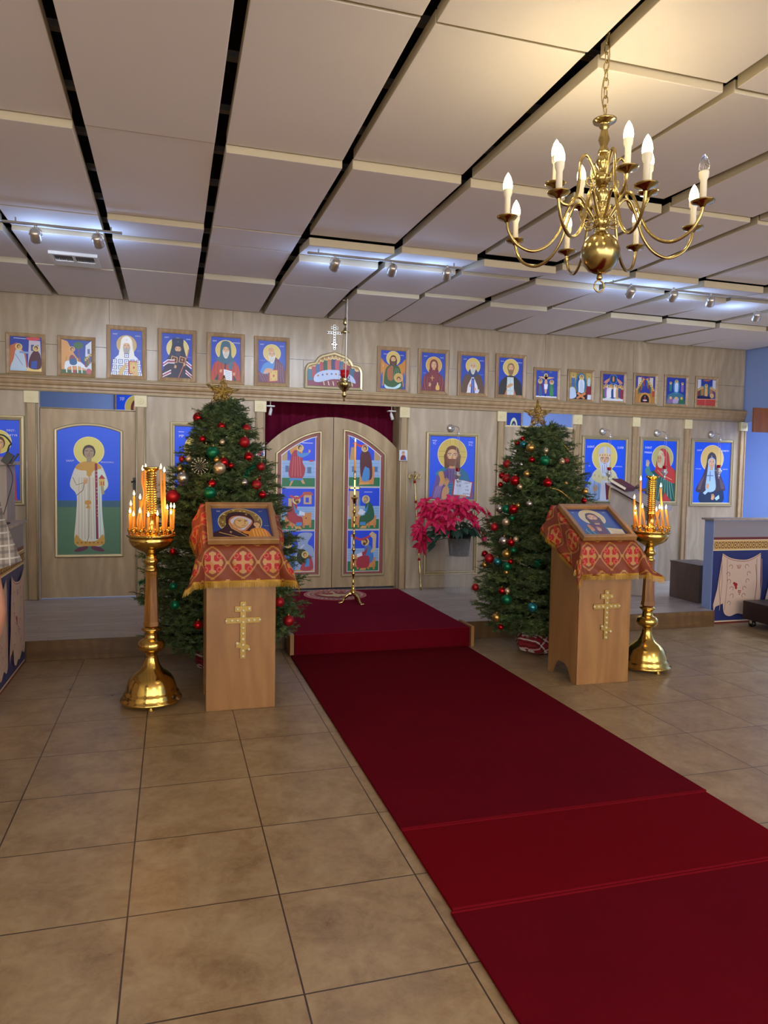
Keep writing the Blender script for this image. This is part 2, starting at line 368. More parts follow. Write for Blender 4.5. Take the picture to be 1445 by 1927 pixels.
# ------------------------------------------------------------------ icon pictures (x from 0 to 1, y from 0 to the height a)
BLUE, HALO, SKIN = '#0d52ee', '#d8bf68', '#cf9c6c'
UBLUE = '#1740b4'
def halo(P, x, y, r, c=HALO, rim='#f0e2b0'):
    P.ell(x, y, r*1.04, r*1.04, rim); P.ell(x, y, r, r, c); return P
def head(P, cx, cy, s, skin=SKIN, hair='#5a3322', beard=None, bl=0., kind='hair', hood='#444444', long=False):
    dk = '#7d4f35'
    if kind in ('hair', 'bald'):
        P.ell(cx, cy+.22*s, 1.2*s, 1.36*s, hair)
        if long: P.smooth([(cx-1.15*s, cy+.4*s), (cx-1.3*s, cy-.8*s), (cx-1.15*s, cy-1.9*s), (cx-.4*s, cy-1.7*s), (cx+.4*s, cy-1.7*s), (cx+1.15*s, cy-1.9*s), (cx+1.3*s, cy-.8*s), (cx+1.15*s, cy+.4*s)], hair)
    else:
        P.smooth([(cx, cy+1.95*s), (cx-1.0*s, cy+1.5*s), (cx-1.45*s, cy+.3*s), (cx-1.45*s, cy-1.2*s), (cx-1.7*s, cy-2.2*s), (cx, cy-2.7*s), (cx+1.7*s, cy-2.2*s), (cx+1.45*s, cy-1.2*s), (cx+1.45*s, cy+.3*s), (cx+1.0*s, cy+1.5*s)], hood)
        P.ell(cx, cy+.15*s, 1.02*s, 1.4*s, dk)
    P.rect(cx-.45*s, cy-1.9*s, cx+.45*s, cy-.8*s, skin)
    P.ell(cx, cy, .92*s, 1.28*s, skin); P.ell(cx-.05*s, cy+.12*s, .62*s, .95*s, '#dfb184' if skin == SKIN else skin)
    if kind == 'hair': P.smooth([(cx-.98*s, cy+.3*s), (cx-.9*s, cy+1.2*s), (cx, cy+1.62*s), (cx+.9*s, cy+1.2*s), (cx+.98*s, cy+.3*s), (cx+.62*s, cy+.86*s), (cx, cy+1.06*s), (cx-.62*s, cy+.86*s)], hair)
    if beard:
        P.smooth([(cx-.95*s, cy+.1*s), (cx-.95*s, cy-.8*s), (cx-.55*s, cy-1.35*s-bl*.7), (cx, cy-1.5*s-bl), (cx+.55*s, cy-1.35*s-bl*.7), (cx+.95*s, cy-.8*s), (cx+.95*s, cy+.1*s), (cx+.6*s, cy-.42*s), (cx, cy-.4*s), (cx-.6*s, cy-.42*s)], beard)
        for k in (-.45, 0, .45): P.line([(cx+k*s, cy-.85*s), (cx+k*.7*s, cy-1.3*s-bl*.7)], .07*s, '#6f6660')
    for q in (-1, 1):
        P.line([(cx+q*.18*s, cy+.36*s), (cx+q*.45*s, cy+.44*s), (cx+q*.72*s, cy+.32*s)], .1*s, '#3f2618')
        P.ell(cx+q*.42*s, cy+.16*s, .2*s, .1*s, '#efe3d2', 12); P.ell(cx+q*.42*s, cy+.16*s, .1*s, .1*s, '#2a170e', 10)
    P.line([(cx+.1*s, cy+.3*s), (cx+.04*s, cy-.1*s), (cx-.16*s, cy-.3*s), (cx+.14*s, cy-.33*s)], .08*s, dk)
    P.line([(cx-.24*s, cy-.6*s), (cx, cy-.56*s), (cx+.24*s, cy-.6*s)], .11*s, '#9c4a3a')
def hand(P, x, y, s, up=1, skin=SKIN):
    P.smooth([(x-.5*s, y-.7*s), (x-.55*s, y+.1*s), (x-.2*s, y+.5*s), (x+.4*s, y+.4*s), (x+.55*s, y-.2*s), (x+.3*s, y-.8*s)], skin)
    for k, (dx, L) in enumerate(((-.42, 1.), (-.12, 1.2), (.18, 1.1), (.42, .85))): P.line([(x+dx*s, y+.3*s), (x+dx*1.1*s, y+(.3+L*.75)*s*up)], .2*s, skin)
    P.line([(x+.5*s, y-.1*s), (x+.75*s, y+.5*s)], .19*s, skin)
def shoulders(P, c, top, w=.44, cx=.5, b=0., neck=.1, fold=None):
    P.smooth([(cx-neck, top), (cx-w*.62, top-.1), (cx-w*.95, top-.3), (cx-w*1.05, b+.1), (cx-w*1.08, b), (cx, b), (cx+w*1.08, b), (cx+w*1.05, b+.1), (cx+w*.95, top-.3), (cx+w*.62, top-.1), (cx+neck, top)], c)
    if fold:
        for q in (-1, 1):
            for d in (.3, .55, .8): P.line([(cx+q*w*d, top-.14-.1*d), (cx+q*w*d*1.08, (top+b)*.45), (cx+q*w*d*.9, b+.03)], .014, fold)
def clipb(P, a):                                                     # trim to the panel
    for i, (vs, fs, c) in enumerate(P.l): P.l[i] = ([(min(max(x, 0), 1), min(max(y, 0), a)) for x, y in vs], fs, c)
    return P
def names(P, a, *ws, y=None, size=.06):
    y = y if y is not None else a-.16
    for st, x, dy in ws: P.text(st, x, y-dy, size, '#e6e8f4')
def book(P, x, y, w, h, c1='#a51f26', c2='#d6b25a', tilt=0.):
    q = [(x-w/2, y-h/2-tilt), (x+w/2, y-h/2+tilt), (x+w/2, y+h/2+tilt), (x-w/2, y+h/2-tilt)]
    P.poly(q, c1); P.poly([(x-w*.34, y-h*.42-tilt*.6), (x+w*.48, y-h*.42+tilt), (x+w*.48, y+h*.42+tilt), (x-w*.34, y+h*.42-tilt*.6)], c2)
    P.ell(x+.03, y, w*.1, w*.13, '#b8343a', 12)
    for dx in (-.18, .3):
        for dy in (-.28, .28): P.ell(x+dx*w, y+dy*h, w*.05, w*.05, '#7d5a20', 8)
def scroll(P, x, y, w, h, tilt=.02):
    P.poly([(x-w/2, y-h/2), (x+w/2, y-h/2-tilt), (x+w/2, y+h/2-tilt), (x-w/2, y+h/2)], '#e9ebf2')
    for k in range(5): P.line([(x-w*.38, y+h*(.34-.16*k)), (x+w*.36, y+h*(.34-.16*k)-tilt)], .012, '#3a3d55')
def cross(P, x, y, s, c, w=None):
    w = w or s*.28
    P.rect(x-w/2, y-s, x+w/2, y+s, c); P.rect(x-s*.8, y+s*.1-w/2, x+s*.8, y+s*.1+w/2, c)

def ic_white_bishop(P, a):
    P.rect(0, 0, 1, a, UBLUE); halo(P, .5, a*.68, .31, '#c2a25e', '#c9ad6c')
    shoulders(P, '#dfe5f2', a*.5, .45)
    P.smooth([(.5, a*.86), (.34, a*.8), (.3, a*.62), (.26, a*.42), (.5, a*.36), (.74, a*.42), (.7, a*.62), (.66, a*.8)], '#e8e6df')
    head(P, .5, a*.64, .115, hair='#e8e6df', beard='#a9a39a', bl=.2)
    P.smooth([(.36, a*.7), (.36, a*.82), (.5, a*.875), (.64, a*.82), (.64, a*.7), (.5, a*.725)], '#efede7'); cross(P, .5, a*.79, .03, '#b59a4e')
    for i in range(5):
        for j in range(4):
            x, y = .12+.19*i, .06+.2*j
            if y < a*.48-abs(x-.5)*.55:
                P.rect(x-.07, y-.075, x+.07, y+.075, '#24478f'); P.rect(x-.05, y-.055, x+.05, y+.055, '#eef1f8'); cross(P, x, y, .045, '#24478f')
    P.poly([(.22, 0), (.34, 0), (.5, .3), (.44, .36), (.3, .24)], '#cdb06a'); hand(P, .46, .36, .06)
    book(P, .7, .27, .3, .44); P.poly([(.66, 0), (.88, 0), (.86, .14), (.76, .2)], '#cdb06a'); hand(P, .74, .1, .06)
    names(P, a, ('SAINT', .14, 0), ('ALEXIS', .86, .03), size=.055); P.text('MOSCOW', .9, a*.55, .035, '#b9c4ec')
def ic_black_bishop(P, a):
    P.rect(0, 0, 1, a, UBLUE); halo(P, .52, a*.66, .36, '#dccb80')
    P.smooth([(.36, a*.62), (.2, a*.46), (.06, a*.2), (0, 0), (1, 0), (.94, a*.2), (.82, a*.46), (.68, a*.62)], '#23193a')
    P.smooth([(.34, a*.89), (.33, a*.74), (.25, a*.52), (.2, a*.38), (.84, a*.38), (.79, a*.52), (.71, a*.74), (.7, a*.89), (.52, a*.9)], '#142247')
    head(P, .53, a*.64, .115, hair='#142247', beard='#1b2a4e', bl=.06)
    P.poly([(.36, a*.7), (.345, a*.88), (.52, a*.905), (.695, a*.88), (.68, a*.7), (.53, a*.715)], '#16244c'); cross(P, .53, a*.82, .025, '#8f9ac0')
    for x in (.4, .67): P.poly([(x-.12, a*.36), (x+.1, a*.34), (x+.12, a*.47), (x-.08, a*.5)], '#cf9a62'); P.poly([(x-.09, a*.37), (x+.08, a*.355), (x+.09, a*.455), (x-.06, a*.48)], '#4c1620'); cross(P, x, a*.415, .05, '#d6b076')
    for y in (.36, .06):
        for dy, c in ((0, '#efe6ee'), (-.05, '#b4476c'), (-.1, '#efe6ee')):
            P.line([(.04, a*y-.06+dy), (.2, a*y+.06+dy), (.42, a*y+.06+dy)] if y > .1 else [(.02, y+.04+dy), (.3, y+.2+dy)], .032, c)
            P.line([(.8, a*y+.04+dy), (.98, a*y-.1+dy)] if y > .1 else [(.78, y+.22+dy), (1., y+.04+dy)], .032, c)
    P.line([(.54, 0), (.84, a*.5), (.88, a*.66)], .03, '#c06a50'); hand(P, .44, a*.25, .06); hand(P, .74, a*.31, .06)
    names(P, a, ('SAINT', .16, 0), ('JOHN', .87, .03), size=.055); P.text('WONDERWORKER', .88, a*.48, .022, '#b9c4ec')
def ic_red_monk(P, a):
    P.rect(0, 0, 1, a, UBLUE); halo(P, .5, a*.7, .34); shoulders(P, '#b13a2a', a*.52, .47, fold='#7e2218')
    P.smooth([(.5, a*.92), (.36, a*.88), (.31, a*.72), (.29, a*.56), (.16, a*.48), (.36, a*.4), (.5, a*.37), (.7, a*.42), (.84, a*.46), (.7, a*.56), (.68, a*.72), (.63, a*.88)], '#2d5f78')
    head(P, .5, a*.7, .115, hair='#2d5f78', beard='#d9d2c4', bl=.11)
    P.smooth([(.38, a*.76), (.38, a*.86), (.5, a*.9), (.62, a*.86), (.62, a*.76), (.5, a*.82)], '#2d5f78')
    P.line([(.49, a*.4), (.47, a*.22)], .05, '#2d2742'); P.smooth([(.62, a*.42), (.6, a*.28), (.7, a*.26), (.74, a*.4)], '#2f6a80')
    P.poly([(.12, 0), (.24, a*.16), (.24, 0)], '#173638'); P.poly([(.76, 0), (.76, a*.14), (.88, 0)], '#173638')
    scroll(P, .57, a*.14, .28, a*.24, .06); hand(P, .33, a*.23, .07, -1); hand(P, .78, a*.17, .065, -1)
    names(P, a, ('SAINT', .12, 0), ('ANTHONY', .86, .03), size=.055)
def ic_apostle(P, a):
    P.rect(0, 0, 1, a, UBLUE); halo(P, .5, a*.71, .31)
    P.smooth([(.36, a*.5), (.18, a*.42), (.08, a*.22), (.02, 0), (1, 0), (.98, a*.3), (.84, a*.5), (.66, a*.56)], '#3f86cf')
    P.smooth([(.6, a*.62), (.8, a*.52), (.96, a*.36), (1., .0), (0, 0), (0, a*.26), (.2, a*.2), (.5, a*.24), (.6, a*.44)], '#5b1c3a')
    for k in range(4): P.line([(.68+.07*k, a*.52-.05*k), (.66+.08*k, .25), (.6+.12*k, .02)], .016, '#9a5a80'); P.line([(.04+.1*k, a*.22), (.2+.08*k, .02)], .014, '#9a5a80')
    head(P, .5, a*.67, .125, hair='#c8c2b8', beard='#dfdad0', bl=.13, kind='bald'); P.ell(.46, a*.79, .1, .08, SKIN)
    book(P, .54, a*.17, .34, a*.3, tilt=.02); P.smooth([(.2, a*.22), (.3, a*.34), (.52, a*.33), (.5, a*.27), (.3, a*.22)], SKIN)
    names(P, a, ('SAINT', .14, 0), ('JOHN', .86, .03), size=.055); P.text('THE THEOLOGIAN', .15, a*.52, .026, '#cfd6ee')
def ic_winged(P, a):
    P.rect(0, 0, 1, a, UBLUE)
    for q in (-1, 1): P.smooth([(.5+q*.12, a*.55), (.5+q*.34, a*.68), (.5+q*.5, a*.78), (.5+q*.48, a*.4), (.5+q*.44, .1), (.5+q*.3, .3)], '#c8842c'); P.smooth([(.5+q*.4, a*.45), (.5+q*.48, a*.3), (.5+q*.42, .1)], '#2b62b4')
    halo(P, .5, a*.8, .27); P.smooth([(.38, a*.62), (.2, a*.5), (.14, a*.1), (.3, 0), (.86, 0), (.84, a*.3), (.76, a*.56), (.6, a*.62)], '#2c5a33')
    P.smooth([(.4, a*.6), (.26, a*.48), (.3, a*.25), (.48, a*.24), (.5, a*.58)], '#a5623e'); head(P, .5, a*.76, .11, hair='#4a2c1c', beard='#5a3522', bl=.07, long=True)
    for k in range(3): P.line([(.6+.06*k, a*.55), (.5+.12*k, a*.24)], .015, '#7aa06a')
    halo(P, .72, a*.3, .17, '#cda65a'); P.ell(.73, a*.27, .08, .09, '#6b4228'); P.ell(.73, a*.25, .06, .07, SKIN)
    P.smooth([(.16, a*.12), (.3, a*.06), (.55, a*.05), (.8, a*.16), (.78, a*.06), (.55, 0), (.22, .02)], '#bfe3ef'); P.line([(.1, a*.1), (.1, a*.72)], .022, '#c99a54'); hand(P, .1, a*.6, .06)
    names(P, a, ('SAINT', .18, 0), ('JOHN', .84, .02), size=.055)
def ic_maroon_woman(P, a):
    P.rect(0, 0, 1, a, UBLUE); halo(P, .52, a*.68, .33, '#d3a448'); shoulders(P, '#6d1626', a*.52, .46, .52, fold='#b8525c')
    head(P, .52, a*.68, .12, kind='hood', hood='#6d1626'); P.smooth([(.4, a*.5), (.3, a*.3), (.52, a*.22), (.74, a*.3), (.64, a*.5), (.52, a*.56)], '#7c1c2c')
    cross(P, .46, a*.34, .1, '#d8b35e', .022); hand(P, .36, a*.16, .08); hand(P, .68, a*.1, .07)
    P.smooth([(.62, .06), (.62, .2), (.69, .28), (.76, .2), (.76, .06)], '#d9b04c'); P.ell(.69, .3, .025, .05, '#e7cf8a')
    names(P, a, ('SAINT', .16, 0), ('MARY', .86, .03), size=.055); P.text('OF BETHANY', .12, a*.46, .024, '#cfd6ee')
def ic_brown_monk(P, a):
    P.rect(0, 0, 1, a, UBLUE); halo(P, .5, a*.73, .3); shoulders(P, '#e6e4ec', a*.52, .34, b=0)
    P.poly([(.42, 0), (.45, a*.4), (.56, a*.4), (.6, 0)], '#2d4aa8'); P.line([(.51, 0), (.51, a*.36)], .02, '#9fb0e2')
    for q in (-1, 1): P.smooth([(.5+q*.08, a*.54), (.5+q*.34, a*.46), (.5+q*.48, a*.18), (.5+q*.5, 0), (.5+q*.26, 0), (.5+q*.2, a*.2), (.5+q*.04, a*.44)], '#5a3f2c')
    P.smooth([(.3, a*.52), (.5, a*.42), (.7, a*.52), (.62, a*.64), (.38, a*.64)], '#27406f'); head(P, .5, a*.71, .115, hair='#c9c2b6', beard='#dad5cb', bl=.13)
    hand(P, .4, a*.2, .07); hand(P, .6, a*.1, .07); P.poly([(.62, .02), (.78, .06), (.78, .16), (.62, .12)], '#cfd6f2')
    names(P, a, ('SAINT', .16, 0), ('SERGIUS', .86, .03), size=.05); P.text('OF RADONEZH', .86, a*.5, .022, '#cfd6ee')
def ic_black_cape(P, a):
    P.rect(0, 0, 1, a, UBLUE); halo(P, .5, a*.74, .32); shoulders(P, '#26221f', a*.52, .47)
    P.poly([(.34, 0), (.36, a*.48), (.62, a*.48), (.66, 0)], '#cfdfe4'); P.line([(.5, 0), (.49, a*.46)], .012, '#7ea7b4')
    for y in (.1, .28, .46): cross(P, .42, a*y*.9+.03, .04, '#86b09a'); cross(P, .57, a*y*.9+.03, .04, '#86b09a')
    P.poly([(.26, 0), (.36, a*.2), (.36, 0)], '#cf7f4c'); P.poly([(.74, 0), (.64, a*.2), (.64, 0)], '#cf7f4c'); head(P, .5, a*.72, .125, hair='#8a6a4c', beard='#8c6a4a', bl=.09, long=False)
    P.smooth([(.32, a*.2), (.46, a*.3), (.6, a*.31), (.58, a*.26), (.44, a*.2)], SKIN); names(P, a, ('SAINT', .14, 0), ('SERAPHIM', .85, .02), size=.05)
# small figures
def fig(P, x, y, h, c, c2=None, hl=HALO, skin=SKIN, hair='#4a2c1c', w=.3):
    P.smooth([(x-.1*h, y+.74*h), (x-w*.55*h, y+.55*h), (x-w*.5*h, y+.1*h), (x-w*.42*h, y), (x+w*.42*h, y), (x+w*.5*h, y+.1*h), (x+w*.55*h, y+.55*h), (x+.1*h, y+.74*h)], c)
    if c2: P.smooth([(x-.05*h, y+.7*h), (x-.1*h, y+.4*h), (x-.08*h, y), (x+.12*h, y), (x+.1*h, y+.45*h)], c2)
    if hl: P.ell(x, y+.85*h, .155*h, .155*h, hl, 18)
    P.ell(x, y+.87*h, .085*h, .1*h, hair, 12); P.ell(x, y+.84*h, .06*h, .08*h, skin, 12)
def mountain(P, pts, c, c2):
    P.poly(pts, c); x0 = min(p[0] for p in pts); x1 = max(p[0] for p in pts); y0 = min(p[1] for p in pts); y1 = max(p[1] for p in pts)
    for k in range(5): P.line([(x0+(x1-x0)*(.15+.17*k), y0+(y1-y0)*.1), (x0+(x1-x0)*(.22+.13*k), y0+(y1-y0)*.45)], .02, c2)
def sc_annunciation(P, a):
    P.rect(0, 0, 1, a, '#1f389c'); P.poly([(0, 0), (0, a*.72), (.22, a*.82), (.5, a*.5), (.55, 0)], '#c0673f'); P.poly([(.55, 0), (.6, a*.9), (.95, a*.9), (1, 0)], '#bfb9c6'); P.rect(.66, a*.6, .76, a*.78, '#41508e'); P.rect(.82, a*.6, .9, a*.78, '#41508e')
    P.smooth([(.5, a*.97), (.65, a*.9), (.95, a*.94), (.85, a)], '#cf4450'); P.rect(.5, 0, 1, .12, '#e8cd7e'); P.rect(0, 0, .52, .13, '#a9c3dc')
    P.smooth([(.04, .1), (.12, a*.35), (.2, a*.62), (.42, a*.55), (.5, .2), (.46, .06)], '#b9cbe0'); P.line([(.3, a*.55), (.6, a*.54)], .07, '#7f9cc6'); P.line([(.16, a*.5), (.4, .2)], .02, '#7290b8')
    halo(P, .28, a*.7, .11); P.ell(.28, a*.71, .06, .07, '#4a2c1c'); P.ell(.29, a*.7, .045, .055, SKIN)
    P.smooth([(.6, .12), (.62, a*.4), (.78, a*.62), (.95, a*.5), (.96, .12)], '#4c1a2a'); P.poly([(.64, .1), (.68, a*.3), (.86, a*.32), (.84, .1)], '#2a4aa6'); halo(P, .82, a*.68, .1); P.ell(.82, a*.69, .06, .07, '#4c1a2a'); P.ell(.81, a*.67, .042, .052, SKIN); P.line([(.12, a*.95), (.5, a*.94)], .02, '#c8d0ee')
def sc_entry(P, a):
    P.rect(0, 0, 1, a, '#1f389c'); mountain(P, [(0, .1), (0, a), (.2, a*.95), (.45, a*.55), (.75, .3), (.8, .1)], '#d49a58', '#a86c34'); P.poly([(.78, a*.3), (.8, a*.85), (1, a), (1, 0), (.8, 0)], '#c9d3e2'); P.rect(.86, a*.6, .94, a*.75, '#4d5c96')
    P.line([(.58, .4), (.56, a*.85)], .03, '#7a4a2c'); P.ell(.56, a*.84, .16, .12, '#33602e'); P.ell(.86, a*.42, .12, .13, '#3f7a3c'); P.rect(0, 0, 1, .13, '#3b5f33'); P.ell(.4, .07, .08, .05, '#b0394a'); P.ell(.9, .1, .09, .1, '#b64a54')
    P.smooth([(.12, .14), (.14, .4), (.3, .44), (.6, .42), (.76, .3), (.78, .18), (.6, .26), (.3, .25)], '#dfe6f0')
    for x in (.16, .34, .52, .66): P.line([(x, .3), (x+.02, .03)], .035, '#dfe6f0')
    P.smooth([(.28, .34), (.3, .62), (.42, .62), (.52, .4), (.44, .3)], '#1f5a8e'); P.rect(.3, .52, .42, .62, '#8c3040'); halo(P, .36, a*.72, .09, '#cf9a52'); P.ell(.36, a*.72, .055, .065, '#5a3322'); P.ell(.37, a*.71, .04, .05, SKIN)
    for k in range(4): fig(P, .82+.05*k, .25+.06*k, .3, ('#7c2c3c', '#2f5f48', '#8c5a2e', '#3a4a8e')[k])
def sc_crucifixion(P, a):
    P.rect(0, 0, 1, a, '#2341ad'); P.rect(0, 0, 1, .06, '#dfe6f0'); P.line([(.46, .05), (.46, a*.98)], .05, '#23232f'); P.line([(.16, a*.74), (.82, a*.74)], .05, '#23232f')
    halo(P, .46, a*.82, .09, '#cdbb78'); P.smooth([(.15, a*.74), (.42, a*.68), (.52, a*.68), (.82, a*.74), (.82, a*.765), (.54, a*.75), (.54, a*.5), (.5, .2), (.43, .2), (.4, a*.5), (.4, a*.75), (.15, a*.77)], '#d6ab7c'); P.ell(.46, a*.81, .04, .055, '#6b4228'); P.poly([(.38, a*.5), (.56, a*.5), (.54, .36), (.4, .34)], '#e8ecf4')
    fig(P, .2, .08, a*.62, '#6d2030', '#2f5f94', '#cdbb78'); fig(P, .74, .08, a*.6, '#2e6a3e', '#3f8a55', '#cdbb78'); P.ell(.3, a*.95, .07, .04, '#5566a8'); P.ell(.68, a*.95, .07, .04, '#5566a8')
def sc_anastasis(P, a):
    P.rect(0, 0, 1, a, '#8c7a42'); mountain(P, [(0, a*.6), (0, a), (.3, a), (.3, a*.6)], '#b09850', '#7c6a30'); mountain(P, [(.72, a*.6), (.75, a), (1, a), (1, a*.6)], '#b09850', '#7c6a30')
    P.ell(.52, a*.58, .25, a*.4, '#2a6d9e'); P.ell(.52, a*.58, .19, a*.33, '#1e4d80'); P.poly([(.1, 0), (.3, .3), (.75, .3), (.95, 0)], '#15151c'); P.line([(.34, .02), (.74, .26)], .1, '#cf8650'); P.line([(.7, .02), (.36, .26)], .1, '#cf8650')
    fig(P, .54, .28, a*.66, '#d5e0f2', '#bccde8', w=.36); P.smooth([(0, .02), (.02, a*.4), (.22, a*.42), (.32, .14), (.2, .03)], '#b9cdea'); fig(P, .16, .5, .5, '#3f6aa8', None, '#cdbb78'); P.smooth([(.8, .1), (.78, a*.5), (.98, a*.5), (1, .1)], '#7c2430'); fig(P, .88, .55, .42, '#b7cfe6', None, '#cdbb78'); P.poly([(.82, 0), (.84, .2), (1, .2), (1, 0)], '#cfdcf0')
def sc_ascension(P, a):
    P.rect(0, 0, 1, a, '#22329a'); halo(P, .5, a*.82, .19, '#1e4d94', '#7fc2e0'); P.ell(.5, a*.82, .15, .15, '#17406a'); fig(P, .5, a*.73, .26, '#d08f52', None, None)
    for q in (-1, 1): P.smooth([(.5+q*.16, a*.86), (.5+q*.4, a*.74), (.5+q*.44, a*.66), (.5+q*.3, a*.66), (.5+q*.22, a*.74)], '#c98a68')
    P.rect(0, 0, 1, .12, '#cfd6e2')
    for k in range(9): fig(P, .06+.11*k, .1+.05*(k % 2), a*.5, ('#2e6a3e', '#8c5aa0', '#dfe4ee', '#e8e4ea', '#22508e', '#e8e4ea', '#d0a05c', '#2f4f94', '#8c2c3a')[k], None, '#d7dbe6' if k in (2, 5) else '#c9b06a')
def sc_pentecost(P, a):
    P.rect(0, 0, 1, a, '#2a3894'); P.rect(.12, a*.55, .3, a*.95, '#c9c3b6'); P.rect(.72, a*.55, .9, a*.95, '#c9c3b6'); P.smooth([(.3, a*.95), (.5, a*.86), (.72, a*.95), (.7, a*.98), (.5, a*.9), (.32, a*.98)], '#b3323c'); P.rect(0, 0, 1, a*.36, '#a8793c')
    for k in range(6):
        for q in (-1, 1): fig(P, .5+q*(.1+.065*k), a*.62-.09*k, .36, ('#a8432c', '#3a5aa0', '#8c6a2e', '#6d2a44', '#2e6a58', '#b0783a')[(k+(q > 0)) % 6], None, '#d0b45c')
    P.ell(.5, .1, .3, .34, '#c78f45'); P.ell(.5, .08, .22, .28, '#15151a'); fig(P, .5, .02, .3, '#8c2c34', None, None); P.line([(.4, .1), (.6, .1)], .04, '#e6e6ea')
def sc_transfig(P, a):
    P.rect(0, 0, 1, a, '#24389e'); mountain(P, [(0, 0), (.1, a*.34), (.3, a*.42), (.5, a*.5), (.72, a*.42), (.9, a*.36), (1, 0)], '#3c7088', '#8fb2bc'); P.ell(.52, a*.66, .16, a*.28, '#3f86c2'); fig(P, .52, a*.48, a*.44, '#d5e2f4', '#b8cdea'); fig(P, .22, a*.48, a*.36, '#2f7a6c', None); fig(P, .82, a*.48, a*.36, '#8c6aa8', None)
    for x, c in ((.24, '#8a6a9c'), (.52, '#b0a0c4'), (.8, '#33664a')): P.smooth([(x-.16, .04), (x-.08, .28), (x+.08, .3), (x+.18, .08)], c); P.ell(x, .26, .06, .06, '#cdb46a')
def sc_dormition(P, a):
    P.rect(0, 0, 1, a, '#253a96'); P.rect(.02, a*.5, .2, a*.98, '#c5c9dc'); P.rect(.82, a*.55, 1, a*.98, '#c5c9dc'); P.smooth([(.3, a*.95), (.5, a*.92), (.7, a*.96), (.5, a*.98)], '#b0603a'); P.ell(.48, a*.58, .2, a*.24, '#2f6a9e')
    for k in range(4): fig(P, .07+.07*k, a*.28+.04*k, .42, ('#a8432c', '#5a2a44', '#33664a', '#b0783a')[k], None, '#cdb46a'); fig(P, .95-.07*k, a*.28+.04*k, .42, ('#3a5aa0', '#8c2c34', '#6a5a8c', '#a8783a')[k], None, '#cdb46a')
    fig(P, .48, a*.36, a*.46, '#c98f3e', '#e0b060'); P.rect(0, 0, 1, a*.24, '#b5403c'); P.line([(0, a*.23), (1, a*.26)], .03, '#d9a080'); P.line([(.46, 0), (.46, a*.22)], .02, '#d98a76'); P.smooth([(.04, a*.26), (.1, a*.36), (.6, a*.35), (.78, a*.3), (.7, a*.26)], '#1e2450'); halo(P, .8, a*.38, .1, '#cdb46a'); P.ell(.8, a*.38, .05, .06, SKIN)
def sc_supper(P, a):
    P.rect(0, 0, 1, a, '#bfc4d6'); P.rect(.25, a*.5, .76, a, '#2340a8'); P.smooth([(.26, a*.83), (.5, a*.75), (.76, a*.8), (.76, a*.76), (.5, a*.7), (.3, a*.78)], '#c9404c'); P.rect(0, 0, 1, .2, '#7a2440')
    for x in (.2, .8): P.rect(x-.03, a*.55, x+.03, a*.85, '#8f95b0')
    cs = ('#2f6a86', '#a83a44', '#38588c', '#b0404a', '#2f5a4a', '#c0703c', '#2c3f6a', '#b8485a', '#3a6a8c', '#a8583c', '#8c3040', '#2f6280', '#6a2c4a')
    for k in range(13):
        t = k/12; x = .06+.88*t; y = .1+.2*sin(pi*t)
        fig(P, x, y, .29, cs[k], None, '#d8c684', w=.34)
    P.smooth([(.12, .1), (.16, .22), (.35, .3), (.65, .3), (.86, .2), (.92, .08), (.8, .11), (.5, .14), (.22, .07)], '#b5c6e8')
    for k in range(8): P.ell(.2+.085*k, .18+.055*sin(pi*(k+.5)/8), .018, .018, ('#a8603c', '#4a5f9c')[k % 2], 8)
    for k in range(7): P.line([(.3+.09*k, .1), (.32+.09*k, .02)], .018, '#d8c8a8')
